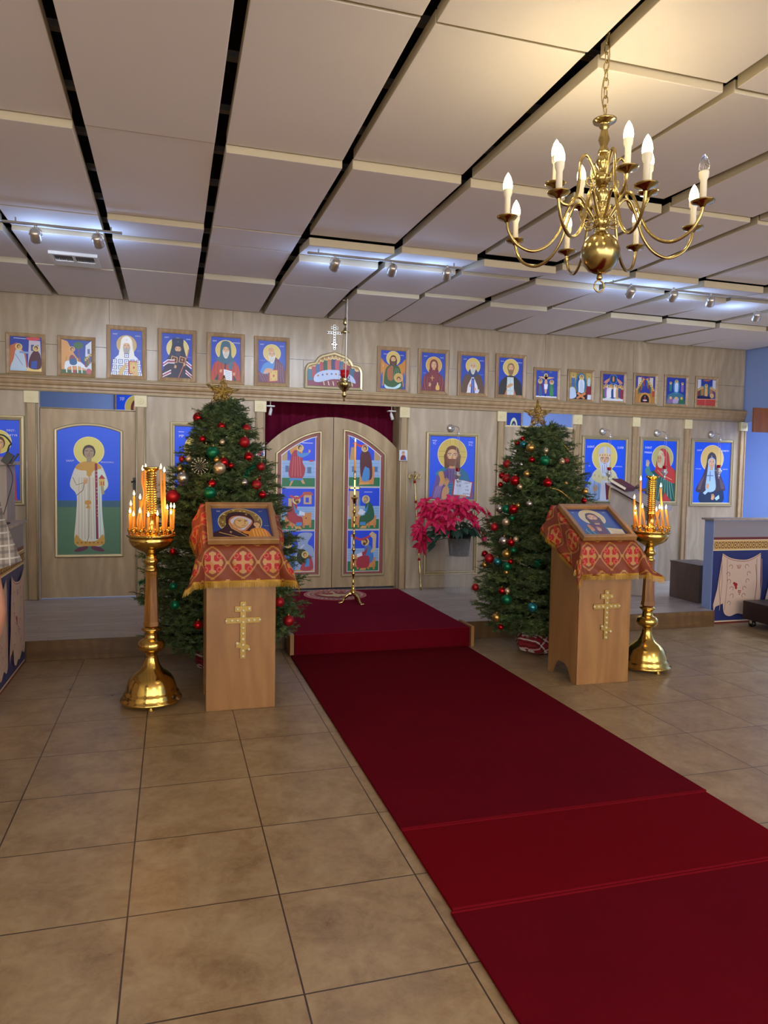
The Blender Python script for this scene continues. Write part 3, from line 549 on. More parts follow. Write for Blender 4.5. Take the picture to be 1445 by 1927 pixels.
# lower row
def ic_christ(P, a):
    P.rect(0, 0, 1, a, BLUE); halo(P, .5, a*.72, .315, '#d6bb5c', '#ecdfae')
    for dx, dy in ((-1, 0), (1, 0), (0, 1)):
        for o in (-.055, .055): P.line([(.5+dx*.16+dy*o, a*.72+dy*.2+dx*o), (.5+dx*.305+dy*o, a*.72+dy*.305+dx*o)], .006, '#8c7430')
    P.smooth([(.4, a*.5), (.2, a*.44), (.12, a*.26), (.04, .02), (0, 0), (1, 0), (.92, a*.2), (.84, a*.42), (.62, a*.5)], '#6a4f8c')
    P.smooth([(.6, a*.52), (.82, a*.44), (.9, a*.28), (.8, a*.24), (.6, a*.34)], '#1f6f96'); P.smooth([(.14, a*.42), (.36, a*.53), (.4, a*.5), (.2, a*.38)], '#1f7fa0')
    P.smooth([(.2, a*.42), (.3, a*.44), (.34, a*.3), (.3, a*.22), (.22, a*.22), (.24, a*.32)], '#cf9a52'); P.smooth([(.36, 0), (.38, a*.2), (.5, a*.26), (.8, a*.24), (.86, 0)], '#1b78a8')
    for k in range(5): P.line([(.4, .06+.06*k), (.6, .08+.06*k)], .014, '#0f4f78'); P.line([(.1+.03*k, .03), (.16+.03*k, a*.2+.02*k)], .012, '#a890c4')
    for k in range(4): P.line([(.4+.07*k, a*.47), (.42+.05*k, a*.3)], .013, '#463064')
    head(P, .5, a*.69, .135, hair='#6b3c28', beard='#7a4a30', bl=.01, long=True)
    P.smooth([(.28, 0), (.3, a*.16), (.4, a*.22), (.44, a*.12), (.36, 0)], SKIN); hand(P, .38, a*.27, .08)
    P.poly([(.5, .08), (.54, a*.33), (.98, a*.28), (.94, .04)], '#a8333a'); P.poly([(.54, .1), (.57, a*.32), (.75, a*.305), (.73, .085)], '#cdd8f0'); P.poly([(.73, .085), (.75, a*.305), (.95, a*.27), (.91, .06)], '#cdd8f0')
    for k, (l, r) in enumerate((('I AM', 'LIGHT'), ('THE', 'OF'), ('', 'THE'), ('', 'WORLD'))):
        if l: P.text(l, .65, a*.27-.085*k, .06, '#2b3250')
        P.text(r, .84, a*.25-.075*k, .05, '#2b3250')
    for k in range(4): P.line([(.7+.035*k, .1), (.7+.035*k, .03)], .024, SKIN)
    P.text('IC', .1, a*.87, .075, '#d9dcf4'); P.line([(.05, a*.93), (.15, a*.93)], .012, '#d9dcf4'); P.text('XC', .9, a*.86, .075, '#d9dcf4'); P.line([(.85, a*.92), (.95, a*.92)], .012, '#d9dcf4')
def ic_mitred(P, a):
    P.rect(0, 0, 1, a, BLUE); halo(P, .49, a*.72, .3, '#d9c868'); shoulders(P, '#9fb9de', a*.52, .43, fold='#6f90c4')
    P.smooth([(.36, a*.54), (.2, a*.44), (.24, a*.34), (.5, a*.28), (.78, a*.36), (.78, a*.46), (.62, a*.54)], '#d6cf9c')
    for k in range(6): cross(P, .26+.1*k, a*.42-.02*(k % 3), .03, '#9a8f4e')
    P.poly([(.4, 0), (.42, a*.34), (.58, a*.34), (.6, 0)], '#dfe4ee'); P.poly([(.56, .02), (.52, a*.3), (.66, a*.3), (.72, .1)], '#7c2030'); P.smooth([(.62, .02), (.66, a*.3), (.82, a*.34), (.86, .14), (.82, 0)], '#d0b95a')
    for k in range(5): P.ell(.72+.02*(k % 2), .08+.1*k, .025, .025, ('#3a5aa8', '#b04a3a')[k % 2], 10)
    head(P, .49, a*.67, .125, hair='#cfd6e4', beard='#c5d2ea', bl=.17)
    P.smooth([(.34, a*.72), (.33, a*.8), (.38, a*.87), (.49, a*.89), (.6, a*.87), (.65, a*.8), (.64, a*.72), (.49, a*.735)], '#b9c0d8'); P.rect(.46, a*.73, .52, a*.885, '#e2d49a'); P.smooth([(.335, a*.72), (.33, a*.76), (.49, a*.78), (.65, a*.76), (.645, a*.72), (.49, a*.74)], '#dfc88e')
    for k in range(5): P.ell(.37+.06*k, a*.75, .014, .014, '#a03a34', 8)
    hand(P, .28, a*.2, .075); hand(P, .72, .14, .075); names(P, a, ('SAINT', .14, .02), ('LUKE', .87, .02), size=.065); P.text('OF', .12, a*.56, .04, '#d9dcf4'); P.text('SIMFEROPOL', .83, a*.56, .035, '#d9dcf4')
def ic_red_veil(P, a):
    P.rect(0, 0, 1, a, BLUE); halo(P, .6, a*.72, .31, '#bcb770'); P.smooth([(.3, a*.5), (.18, a*.4), (.2, 0), (1, 0), (1, a*.5), (.7, a*.54)], '#24564a')
    for k in range(6): P.line([(.6+.05*k, a*.4), (.5+.1*k, .05)], .02, '#6fae9c'); P.line([(.3+.05*k, a*.42), (.3+.03*k, .2)], .012, '#3f8070')
    P.smooth([(.52, a*.86), (.44, a*.72), (.4, a*.56), (.38, a*.5), (.55, a*.42), (.98, a*.3), (.98, a*.5), (.84, a*.6), (.78, a*.78), (.66, a*.87)], '#c0362c'); P.smooth([(.5, a*.84), (.45, a*.7), (.47, a*.58), (.6, a*.56), (.66, a*.7), (.6, a*.82)], '#d3c9a0')
    P.ell(.53, a*.69, .095, .13, '#c9c2a0'); P.ell(.51, a*.7, .07, .1, SKIN)
    for q in (-.03, .035): P.ell(.5+q, a*.715, .016, .01, '#2a170e', 8); P.line([(.48+q, a*.735), (.52+q, a*.737)], .008, '#3f2618')
    P.line([(.47, a*.715), (.455, a*.685), (.475, a*.68)], .007, '#7d4f35'); P.line([(.465, a*.66), (.5, a*.66)], .01, '#9c4a3a'); P.line([(.56, a*.8), (.7, a*.72), (.74, a*.5)], .02, '#e07a5c'); P.line([(.46, a*.52), (.6, a*.44), (.9, a*.36)], .018, '#e8a070')
    P.smooth([(.14, a*.44), (.1, a*.52), (.2, a*.6), (.26, a*.5), (.4, a*.42), (.34, a*.34)], '#4f8f86'); hand(P, .16, a*.62, .085, skin='#c9b48c'); P.poly([(.6, 0), (.7, .24), (.78, .14), (.9, 0)], '#b8322c'); names(P, a, ('SAINT', .17, .04), ('MARIA', .17, .16), size=.075)
def ic_nun(P, a):
    P.rect(0, 0, 1, a, BLUE); halo(P, .5, a*.73, .3, '#dfba66'); P.smooth([(.22, .0), (.2, .26), (.4, a*.4), (.66, a*.4), (.84, .26), (.8, 0)], '#182b4a')
    P.smooth([(.48, a*.84), (.38, a*.78), (.34, a*.62), (.24, a*.42), (.08, a*.2), (.3, a*.17), (.42, a*.2), (.62, a*.18), (.76, a*.2), (.9, a*.22), (.76, a*.44), (.63, a*.62), (.6, a*.78)], '#3c2c38'); P.smooth([(.42, a*.74), (.38, a*.5), (.36, a*.2), (.62, a*.22), (.58, a*.5), (.57, a*.74), (.5, a*.79)], '#9fc0e2')
    head(P, .49, a*.66, .085, hair='#9fc0e2', kind='bald'); P.smooth([(.39, a*.72), (.4, a*.8), (.49, a*.83), (.58, a*.8), (.59, a*.72), (.49, a*.755)], '#3c2c38'); cross(P, .48, a*.77, .022, '#d8d2c8'); cross(P, .46, a*.44, .11, '#5b6a8c', .02)
    for k in range(5): P.line([(.3-.03*k, a*.45-.04*k), (.2-.015*k, a*.22)], .012, '#6f5a66'); P.line([(.7+.03*k, a*.45-.04*k), (.78+.02*k, a*.23)], .012, '#6f5a66')
    hand(P, .4, a*.27, .06); P.poly([(.28, a*.16), (.38, a*.22), (.42, a*.18), (.34, a*.13)], '#a9c8e8'); hand(P, .55, .12, .07); P.poly([(.6, .1), (.72, .18), (.74, .1), (.66, .05)], '#a9c8e8'); names(P, a, ('SAINT', .14, .04), ('ELIZABETH', .82, .04), size=.052); P.text('THE NEW', .13, a*.55, .036, '#d9dcf4'); P.text('MARTYR', .86, a*.55, .036, '#d9dcf4')
def ic_red_martyr(P, a):
    P.rect(0, 0, 1, a, BLUE); halo(P, .5, a*.73, .3, '#d9cc66'); shoulders(P, '#c93a50', a*.54, .4, fold='#8c1f34'); head(P, .5, a*.7, .13, hair='#5a3322'); P.smooth([(.7, .1), (.78, .36), (.86, .22), (.84, .04)], '#2f4a44'); hand(P, .4, .4, .08); P.text('FIRST-', .8, a*.86, .08, '#d9dcf4'); P.text('MARTYR', .8, a*.8, .08, '#d9dcf4')
def ic_mother(P, a):
    P.rect(0, 0, 1, a, BLUE); halo(P, .52, a*.72, .31, '#d6bb5c'); shoulders(P, '#6d1a34', a*.54, .42, fold='#9c4a60'); head(P, .52, a*.7, .12, kind='hood', hood='#6d1a34'); fig(P, .66, .1, a*.42, '#c9803a'); hand(P, .32, .42, .08); P.text('MP', .14, a*.86, .085, '#d9dcf4'); P.line([(.08, a*.93), (.2, a*.93)], .012, '#d9dcf4'); P.text('OY', .88, a*.86, .085, '#d9dcf4')
def ic_deacon(P, a):
    P.rect(0, 0, 1, a, '#0d55e6'); P.rect(0, 0, 1, a*.37, '#4d7558'); P.rect(0, a*.37, 1, a*.42, '#2b5c74')
    for q in (-1, 1):
        P.poly([(.5+q*.1-.05, .2), (.5+q*.1+.05, .2), (.5+q*.15, .1), (.5+q*.1-.03, .1)], '#c49c92'); P.smooth([(.5+q*.06, .16), (.5+q*.2, .1), (.5+q*.24, .05), (.5+q*.14, .05), (.5+q*.03, .1)], '#5e2440')
    halo(P, .5, a*.805, .235, '#ddd070', '#efe6a4')
    P.smooth([(.42, a*.72), (.3, a*.69), (.22, a*.6), (.2, a*.53), (.3, a*.46), (.29, a*.3), (.27, .18), (.5, .15), (.73, .18), (.71, a*.3), (.7, a*.46), (.8, a*.53), (.78, a*.6), (.7, a*.69), (.58, a*.72)], '#d9d3c0')
    P.poly([(.6, a*.68), (.74, a*.64), (.79, a*.55), (.7, a*.47), (.71, .2), (.56, .17)], '#cfe2da')
    P.smooth([(.4, a*.72), (.28, a*.675), (.36, a*.655), (.46, a*.65), (.5, a*.61), (.58, a*.655), (.7, a*.675), (.6, a*.72)], '#c8973f'); P.poly([(.46, a*.66), (.46, a*.62), (.5, a*.6), (.54, a*.62), (.54, a*.66)], '#c8973f')
    P.smooth([(.27, .17), (.5, .14), (.73, .17), (.72, .34), (.62, .24), (.5, .22), (.38, .24), (.29, .34)], '#c8973f')
    for k in range(7): P.ell(.31+.065*k, .2, .018, .018, '#9c6f24', 8)
    for k in range(8): P.line([(.34+.045*k, a*.6), (.33+.05*k, .26)], .008, '#b3a888'); 
    P.line([(.5, a*.6), (.49, .3), (.46, .22)], .01, '#7d6a44'); P.line([(.24, a*.6), (.3, a*.54), (.42, a*.56)], .01, '#7d6a44'); P.line([(.3, a*.46), (.4, a*.5), (.42, a*.56)], .012, '#7d6a44'); P.line([(.72, a*.47), (.7, a*.55)], .05, '#a8a070')
    P.poly([(.59, a*.71), (.63, a*.71), (.645, .26), (.605, .26)], '#8c2038')
    for j in range(3):
        for i, ch in enumerate('HOLY'): P.text(ch, .615+.008*j, a*.665-.045-(j*.235+i*.048)*a/1.75, .036, '#e9dcd0')
    hand(P, .44, a*.57, .055); P.ell(.48, a*.405, .055, .04, '#c98f3e'); P.poly([(.44, a*.36), (.52, a*.36), (.49, a*.4)], '#c98f3e')
    P.poly([(.66, a*.535), (.66, a*.58), (.7, a*.62), (.75, a*.58), (.75, a*.535)], '#d8b35a'); P.poly([(.65, a*.59), (.7, a*.625), (.76, a*.59)], '#a8333a'); P.rect(.685, a*.54, .7, a*.57, '#a8333a'); P.rect(.72, a*.54, .735, a*.57, '#a8333a')
    head(P, .5, a*.79, .085, skin='#a08a70', hair='#3f2430'); P.text('SAINT', .2, a*.72, .045, '#d9dcf4'); P.text('PROCHORUS', .79, a*.715, .036, '#d9dcf4')
def ic_kazan(P, a):
    P.rect(0, 0, 1, a, '#26418e'); P.ell(.48, a*.56, .385, .415, '#cfc6a0'); P.ell(.48, a*.56, .37, .4, '#8c7434')
    rr = random.Random(3)
    for k in range(60):
        t = rr.uniform(0, 2*pi); r = rr.uniform(.26, .35); P.ell(.48+r*cos(t)*1.02, a*.56+r*sin(t)*1.1, .018, .018, ('#d8c27a', '#5f4a1c')[k % 2], 8)
    P.smooth([(.47, a*.87), (.3, a*.82), (.24, a*.66), (.22, a*.42), (.08, a*.26), (0, a*.18), (0, 0), (.6, 0), (.72, a*.3), (.72, a*.62), (.64, a*.8)], '#371a20')
    P.smooth([(.46, a*.74), (.34, a*.7), (.28, a*.56), (.34, a*.34), (.5, .22), (.62, a*.36), (.7, a*.56), (.6, a*.7)], '#c07a4c'); P.smooth([(.46, a*.72), (.36, a*.66), (.31, a*.55), (.4, a*.34), (.5, .27), (.6, a*.4), (.68, a*.57), (.58, a*.68)], '#c5cbe2')
    P.smooth([(.5, a*.3), (.36, a*.36), (.36, a*.52), (.46, a*.36)], SKIN); P.ell(.49, a*.51, .125, .16, '#b98a50'); P.ell(.5, a*.52, .11, .145, '#dbb478')
    P.line([(.42, a*.59), (.48, a*.61), (.52, a*.59)], .01, '#4a2c1c'); P.line([(.55, a*.595), (.59, a*.605), (.62, a*.58)], .01, '#4a2c1c'); P.ell(.47, a*.57, .026, .012, '#2a170e', 10); P.ell(.58, a*.565, .022, .012, '#2a170e', 10); P.line([(.55, a*.58), (.565, a*.48), (.54, a*.465)], .009, '#8c5a3a'); P.line([(.5, a*.42), (.56, a*.425)], .013, '#a0503c')
    P.line([(.1, a*.22), (.4, .08), (.52, .03)], .016, '#c9a05c'); P.line([(.28, a*.5), (.32, a*.34), (.6, .06)], .016, '#c9a05c'); cross(P, .3, a*.22, .035, '#d8b36a'); cross(P, .6, a*.78, .03, '#d8b36a')
    P.smooth([(.62, 0), (.62, a*.24), (.7, a*.34), (.84, a*.34), (.94, a*.22), (.97, 0)], '#cf8526'); P.smooth([(.64, a*.22), (.58, a*.25), (.5, a*.22), (.56, a*.16), (.68, a*.14)], '#cf8526')
    for k in range(5): P.line([(.68+.05*k, a*.3), (.7+.055*k, .02)], .012, '#f0c060')
    head(P, .76, a*.45, .058, skin='#dbb07c', hair='#6b4228'); P.text('MP', .12, a*.86, .05, '#d9dcf4'); P.text('OY', .86, a*.86, .05, '#d9dcf4'); P.text('IC XC', .93, a*.4, .03, '#d9dcf4')
def ic_christ_small(P, a):
    P.rect(0, 0, 1, a, '#2c4590'); halo(P, .5, a*.69, .27, '#cfc08a', '#e8dfc0'); shoulders(P, '#1f4f72', a*.5, .42, fold='#7fb0cc'); P.smooth([(.4, a*.5), (.3, a*.36), (.36, .1), (.56, .06), (.6, a*.5)], '#5a2440'); P.smooth([(.24, a*.4), (.3, a*.42), (.34, a*.24), (.26, .2)], '#c9803a')
    head(P, .5, a*.66, .12, hair='#4a2a1c', beard='#5a3522', long=True); hand(P, .44, .25, .075); P.poly([(.62, .06), (.64, .3), (.96, .24), (.94, .02)], '#dccfae')
    for k in range(4): P.line([(.68, .25-.05*k), (.9, .21-.05*k)], .008, '#6a5a3c')
    P.text('IC', .14, a*.85, .05, '#d9dcf4'); P.text('XC', .86, a*.85, .05, '#d9dcf4')
def ic_tiny(P, a, c):
    P.rect(0, 0, 1, a, '#dfe0e4'); P.rect(.06, .05, .94, a-.05, '#cfd4e0'); shoulders(P, c, a*.55, .34, b=.06); head(P, .5, a*.7, .14, hair='#4a2a1c', kind='hood' if c == '#a32440' else 'hair', hood=c); P.poly([(.56, .06), (.6, .5), (.84, .36), (.84, .06)], '#2a4aa0')
def ic_altar(P, a):
    P.rect(0, 0, 1, a, '#16338c'); P.ell(.5, a*.5, .26, .62, '#c9c9a4'); P.ell(.5, a*.46, .18, .5, '#2a3040'); P.ell(.5, a*.56, .09, .14, '#8c94a8')
# royal door scenes: one picture, width 1, height a
def seat_scene(P, a, robe, under, hair, beard=None, right=True, extra=None, desk=True):
    P.rect(0, 0, 1, a, '#1446e0'); P.rect(0, a*.2, 1, a*.56, '#8fb4e0')
    for k in range(4): P.line([(0, a*(.32+.06*k)), (1, a*(.32+.06*k))], .01, '#5f8cc8')
    P.rect(0, 0, 1, a*.24, '#14744a'); f = (lambda x: x) if right else (lambda x: 1-x)
    P.poly([(f(.1), .12), (f(.1), a*.34), (f(.42), a*.3), (f(.42), .1)], '#d08a4e'); P.rect(min(f(.12), f(.18)), .04, max(f(.12), f(.18)), .2, '#c87c42'); P.rect(min(f(.3), f(.36)), .04, max(f(.3), f(.36)), .2, '#c87c42')
    if desk:
        P.poly([(f(.62), .12), (f(.62), a*.4), (f(.9), a*.42), (f(.9), .14)], '#d08a4e'); P.rect(min(f(.64), f(.7)), .05, max(f(.64), f(.7)), .2, '#c87c42'); P.rect(min(f(.84), f(.9)), .06, max(f(.84), f(.9)), .2, '#c87c42'); P.ell(f(.74), a*.28, .02, .02, '#3a2418')
    P.poly([(f(.42), .02), (f(.62), .02), (f(.56), .1), (f(.4), .1)], '#d8a05c')
    P.smooth([(f(.34), a*.66), (f(.22), a*.56), (f(.16), a*.34), (f(.22), a*.22), (f(.5), .12), (f(.64), .12), (f(.62), a*.3), (f(.46), a*.36), (f(.46), a*.6)], robe); P.poly([(f(.44), .12), (f(.44), .22), (f(.62), .22), (f(.62), .12)], under); P.smooth([(f(.36), a*.62), (f(.44), a*.5), (f(.6), a*.44), (f(.6), a*.4), (f(.42), a*.4)], under)
    halo(P, f(.44), a*.72, .12); P.ell(f(.44), a*.73, .075, .085, hair); P.ell(f(.46), a*.71, .052, .068, SKIN)
    if beard: P.ell(f(.47), a*.67, .05, .05, beard)
    P.poly([(f(.52), a*.36), (f(.54), a*.46), (f(.7), a*.42), (f(.7), a*.34)], '#d9e2f2')
def drape(P, a, x0, x1, y): P.smooth([(x0, y), (x0+.1*(x1-x0), y+.05), ((x0+x1)/2, y-.02), (x1, y+.08), (x1, y+.02), ((x0+x1)/2, y-.09), (x0+.1, y-.04)], '#c23a4c')
def sc_angel(P, a):
    P.rect(0, 0, 1, a, '#1446e0'); P.rect(0, a*.16, 1, a*.5, '#8fb4e0')
    for k in range(4): P.line([(0, a*(.2+.08*k)), (1, a*(.2+.08*k))], .01, '#5f8cc8')
    P.rect(0, 0, 1, a*.17, '#14744a'); P.rect(.76, a*.26, .88, a*.38, '#4f6f9c'); P.rect(.1, a*.28, .2, a*.4, '#4f6f9c'); P.rect(0, a*.5, .16, a*.68, '#b8986a'); P.ell(.88, a*.5, .08, .03, '#b03a5c')
    P.smooth([(.34, a*.58), (.22, a*.68), (.3, a*.84), (.4, a*.8), (.6, a*.7), (.56, a*.6)], '#d3924a'); P.smooth([(.4, a*.7), (.28, a*.6), (.2, a*.3), (.26, a*.16), (.6, a*.16), (.7, a*.34), (.62, a*.46), (.6, a*.62)], '#a82c40'); P.smooth([(.46, a*.7), (.56, a*.64), (.78, a*.66), (.8, a*.62), (.6, a*.56), (.46, a*.6)], '#3f8ad0'); hand(P, .82, a*.68, .05)
    for k in range(4): P.line([(.34+.06*k, a*.58), (.3+.09*k, a*.2)], .014, '#d8707c')
    P.poly([(.22, .02), (.3, a*.16), (.38, a*.16), (.26, .02)], SKIN); P.poly([(.62, a*.06), (.52, a*.16), (.62, a*.16), (.7, a*.06)], SKIN); P.smooth([(.24, a*.16), (.6, a*.16), (.58, a*.12), (.4, a*.13), (.26, a*.1)], '#3f8ad0')
    halo(P, .54, a*.74, .1); P.ell(.53, a*.75, .06, .07, '#3a2418'); P.ell(.55, a*.735, .042, .055, SKIN); P.line([(.6, a*.84), (.92, a*.84)], .018, '#d9dcf4')
def sc_virgin(P, a):
    P.rect(0, 0, 1, a, '#1446e0'); P.rect(0, a*.16, 1, a*.5, '#8fb4e0')
    for k in range(4): P.line([(0, a*(.2+.08*k)), (1, a*(.2+.08*k))], .01, '#5f8cc8')
    P.rect(0, 0, 1, a*.17, '#14744a'); P.rect(.1, a*.27, .22, a*.38, '#4f6f9c'); P.rect(.82, a*.28, .92, a*.38, '#4f6f9c'); P.poly([(.02, a*.5), (.06, a*.74), (.18, a*.74), (.2, a*.5)], '#b8986a'); P.poly([(.8, a*.5), (.8, a*.72), (1, a*.6), (1, a*.5)], '#b8986a'); drape(P, a, .12, .66, a*.8); P.line([(0, a*.96), (.25, a*.84)], .02, '#6fb0e8')
    P.poly([(.34, .08), (.36, a*.36), (.82, a*.38), (.8, .06)], '#d08a4e'); P.poly([(.32, .04), (.68, .06), (.66, .12), (.36, .12)], '#d8a05c'); P.smooth([(.44, a*.68), (.36, a*.58), (.36, a*.3), (.44, a*.14), (.72, a*.14), (.74, a*.4), (.68, a*.6), (.58, a*.68)], '#541828'); P.smooth([(.5, a*.36), (.42, a*.12), (.64, a*.12), (.66, a*.32), (.58, a*.36)], '#3f8ad0'); halo(P, .5, a*.72, .1); P.ell(.5, a*.73, .065, .08, '#541828'); P.ell(.49, a*.72, .045, .055, SKIN)
def sc_matthew(P, a): seat_scene(P, a, '#a82c40', '#3f8ad0', '#4a2c1c', '#5a3322', True); P.rect(.66, a*.62, .9, a*.84, '#c8a878'); P.poly([(.6, a*.84), (.96, a*.84), (.88, a*.92), (.66, a*.92)], '#b8584c'); P.rect(.72, a*.66, .82, a*.78, '#1446e0'); P.rect(.2, a*.56, .3, a*.76, '#c8a878'); drape(P, a, .24, .66, a*.8)
def sc_john(P, a):
    P.rect(0, 0, 1, a, '#1446e0'); P.smooth([(.3, 0), (.3, a*.3), (.46, a*.5), (.5, a*.7), (.44, a*.84), (.6, a*.96), (.94, a*.94), (.8, a*.7), (.98, a*.56), (1, .1), (1, 0)], '#8fa4cc'); P.smooth([(.34, a*.3), (.5, a*.34), (.58, a*.6), (.7, a*.66)], '#b9c8e4'); P.rect(0, 0, 1, .06, '#c89a5c'); P.ell(.64, a*.36, .17, .24, '#141824')
    P.smooth([(.1, .06), (.1, a*.5), (.2, a*.62), (.36, a*.5), (.42, .06)], '#3f7ac4'); halo(P, .2, a*.68, .12); P.ell(.2, a*.69, .07, .085, '#b8aca0'); P.ell(.21, a*.67, .05, .065, SKIN)
    P.smooth([(.6, .04), (.62, .2), (.78, a*.4), (.92, a*.34), (.96, .06)], '#b03a4c'); P.poly([(.72, .14), (.74, a*.3), (.86, a*.34), (.86, .16)], '#3f8ad0'); halo(P, .72, a*.42, .1); P.ell(.72, a*.42, .055, .065, '#4a2c1c'); P.ell(.73, a*.41, .04, .05, SKIN)
def sc_mark(P, a): seat_scene(P, a, '#1f5a3c', '#3f8ad0', '#8a8078', '#9a9088', False); P.rect(.02, a*.3, .34, a*.92, '#c8a878'); P.rect(.2, a*.56, .26, a*.76, '#1446e0'); P.rect(.32, a*.56, .38, a*.76, '#3f8ad0'); P.line([(.5, a*.9), (.76, a*.9)], .018, '#d9dcf4'); P.poly([(.3, a*.38), (.4, a*.5), (.56, a*.42), (.46, a*.34)], '#d9e2f2')
def sc_luke(P, a): seat_scene(P, a, '#3f7ac4', '#a82c40', '#4a2c1c', '#5a3322', False); P.smooth([(.3, a*.3), (.32, .12), (.66, .12), (.7, a*.34), (.5, a*.38)], '#a82c40'); P.poly([(.68, a*.9), (.78, a*.98), (.92, a*.9), (.9, a*.5), (.76, a*.44), (.74, a*.5), (.8, a*.54), (.8, a*.8)], '#c8b088'); P.rect(.1, a*.56, .2, a*.9, '#b8c4dc'); P.poly([(.08, a*.84), (.15, a*.94), (.22, a*.84)], '#d08a4e'); drape(P, a, .16, .7, a*.82)
def pt_rug(P):
    P.ell(0, 0, 1, 1, '#c98f86'); P.ell(0, 0, .97, .97, '#a03a40', 40)
    for k in range(36):
        t = 2*pi*k/36; P.ell(.86*cos(t), .86*sin(t), .055, .055, ('#d9b9a8', '#d6c8b8')[k % 2], 8); P.ell(.72*cos(t+.09), .72*sin(t+.09), .045, .045, ('#b6a8c8', '#d4b48c')[k % 2], 8)
    P.ell(0, 0, .62, .62, '#8f1430', 36); P.smooth([(-.55, .16), (-.3, -.05), (-.08, -.02), (0, .3), (.1, .02), (.34, -.05), (.55, .2), (.36, -.28), (.1, -.34), (0, -.5), (-.14, -.34), (-.38, -.28)], '#cdbb8e'); P.ell(-.02, .38, .1, .1, '#d8cfa8', 14)
    for k in range(5): P.ell(-.4+.2*k, .5-.1*abs(k-2), .05, .05, '#d8cfc0', 8)
def pt_mural(P, w, h):                                                # drapery painted on the low wall, in metres
    P.rect(0, 0, w, h, '#8f8a90'); H = h
    P.rect(0, H-.19, w, H-.165, '#6b2622'); P.rect(0, H-.3, w, H-.19, '#c9a25e'); P.rect(0, H-.2, w, H-.192, '#e6d6ac'); P.rect(0, H-.302, w, H-.292, '#e6d6ac'); P.rect(0, .03, w, H-.302, '#232c66'); P.rect(0, 0, w, .02, '#6b2622'); P.rect(0, .02, w, .032, '#d8c6a4')
    n = int(w/.075)
    for k in range(n):
        x = (k+.5)*w/n; P.ell(x, H-.246, .026, .034, '#6d4c18', 12); P.ell(x, H-.246, .018, .024, '#d8b466', 12); P.ell(x, H-.246, .009, .012, '#6b2622', 8); P.ell(x+w/n/2, H-.222, .011, .008, '#6d3a18', 8); P.ell(x+w/n/2, H-.27, .011, .008, '#6d3a18', 8)
    m = max(1, round(w/.62)); pw = w/m
    for k in range(m):
        x0 = k*pw+.03; x1 = (k+1)*pw-.03; T = H-.33
        P.poly(spline([(x0+.13*pw, T), (x0+pw*.3, T-.05), (x0+pw*.55, T-.07), (x1-pw*.2, T-.05), (x1-.02, T)], False)+spline([(x1-.01, T-.3), (x1, .16), (x1-.05, .1), (x1-.12, .13), (x1-.2, .09), ((x0+x1)/2, .1), (x0+.2, .075), (x0+.13, .11), (x0+.11, .21)], False)+[(x0+.02, .18), (x0, .13), (x0-.01, .2), (x0+.05*pw, .36)], '#cdb3a0')
        for q in (.12, .22, .8, .9): P.line([(x0+pw*q, T-.06), (x0+pw*(q+.02), T-.3), (x0+pw*(q-.01), .14)], .008, '#a98672')
        cx = (x0+x1)/2
        P.line(spline([(x0+.13*pw, T-.012), (x0+pw*.3, T-.065), (x0+pw*.55, T-.085), (x1-pw*.2, T-.065), (x1-.02, T-.012)], False), .006, '#8c5a4c')
        for q in (-1, 1):
            for j in range(6):
                yy = T-.14-.075*j; xx = cx+q*(.1+.03*sin(j*1.3)); P.line([(xx+.022*cos(t*.7)*q, yy+.022*sin(t*.7)) for t in range(7)], .005, '#7d4a44')
            P.line(spline([(cx+q*.21, T-.12), (cx+q*.235, .4), (cx+q*.21, .2)], False), .006, '#8c5a4c')
        P.ell(cx-.03, .4, .022, .02, '#9c2420', 10); P.ell(cx-.05, .415, .016, .014, '#9c2420', 8); P.ell(cx-.025, .37, .014, .018, '#9c2420', 8)
        for j, (dx, dy) in enumerate(((-.014, 0), (0, 0), (.014, 0), (-.008, -.017), (.008, -.017), (0, -.034))): P.ell(cx+.02+dx, .335+dy, .0065, .0065, '#8c2420', 8)
        for j in range(3): P.line([(cx-.01+.01*j, T-.16), (cx-.025+.025*j, T-.12)], .006, '#8c2a28')
# ------------------------------------------------------------------ the room
ZP = .158; YI = 7.85
def XI(px, py=900): return PY(px, py, YI).x
def ZI(px, py): return PY(px, py, YI).z
struct(B().box(-5, 10, -5, 11, -.1, 0).build('floor', MT['tile']))
struct(B().box(-5.1, -5, -5, 11, 0, 3.6).build('wall_left', MT['creamwall']))
struct(B().box(-5, 10, 10.6, 10.7, 0, 3.6).build('wall_back', MT['bluewall']))
struct(B().box(9.6, 9.7, -5, 10.6, 0, 3.6).build('wall_right', MT['bluewall']))
XE = PY(1399, 760, YI).x
struct(B().box(XE+.012, XE+.13, 3.2, 8.3, 2.22, 3.5).build('wall_header', MT['bluewall']))
# dais: plank top, oak fascia, carpeted step with side boards
b = B().box(-3.2, 5.25, 6.0, 10.6, 0, ZP-.002); b.f = b.f; o = struct(b.build('floor_dais', MT['plank']))
b = B().box(-1.06, .90, 5.975, 6.0, 0, ZP); b.box(2.52, 5.24, 5.975, 6.0, 0, ZP); struct(b.build('trim_1', MT['oak'], None, .003))
struct(B().box(.955, 2.475, 5.73, 6.0, 0, ZP+.006).build('floor_step', MT['carpet']))
b = B().prism([(5.71, 0), (6.0, 0), (6.0, ZP+.02), (5.71, ZP+.02)], .915, .947, plane='yz'); b.prism([(5.71, 0), (6.0, 0), (6.0, ZP+.02), (5.71, ZP+.02)], 2.483, 2.512, plane='yz'); struct(b.build('trim_2', MT['maple'], None, .002))
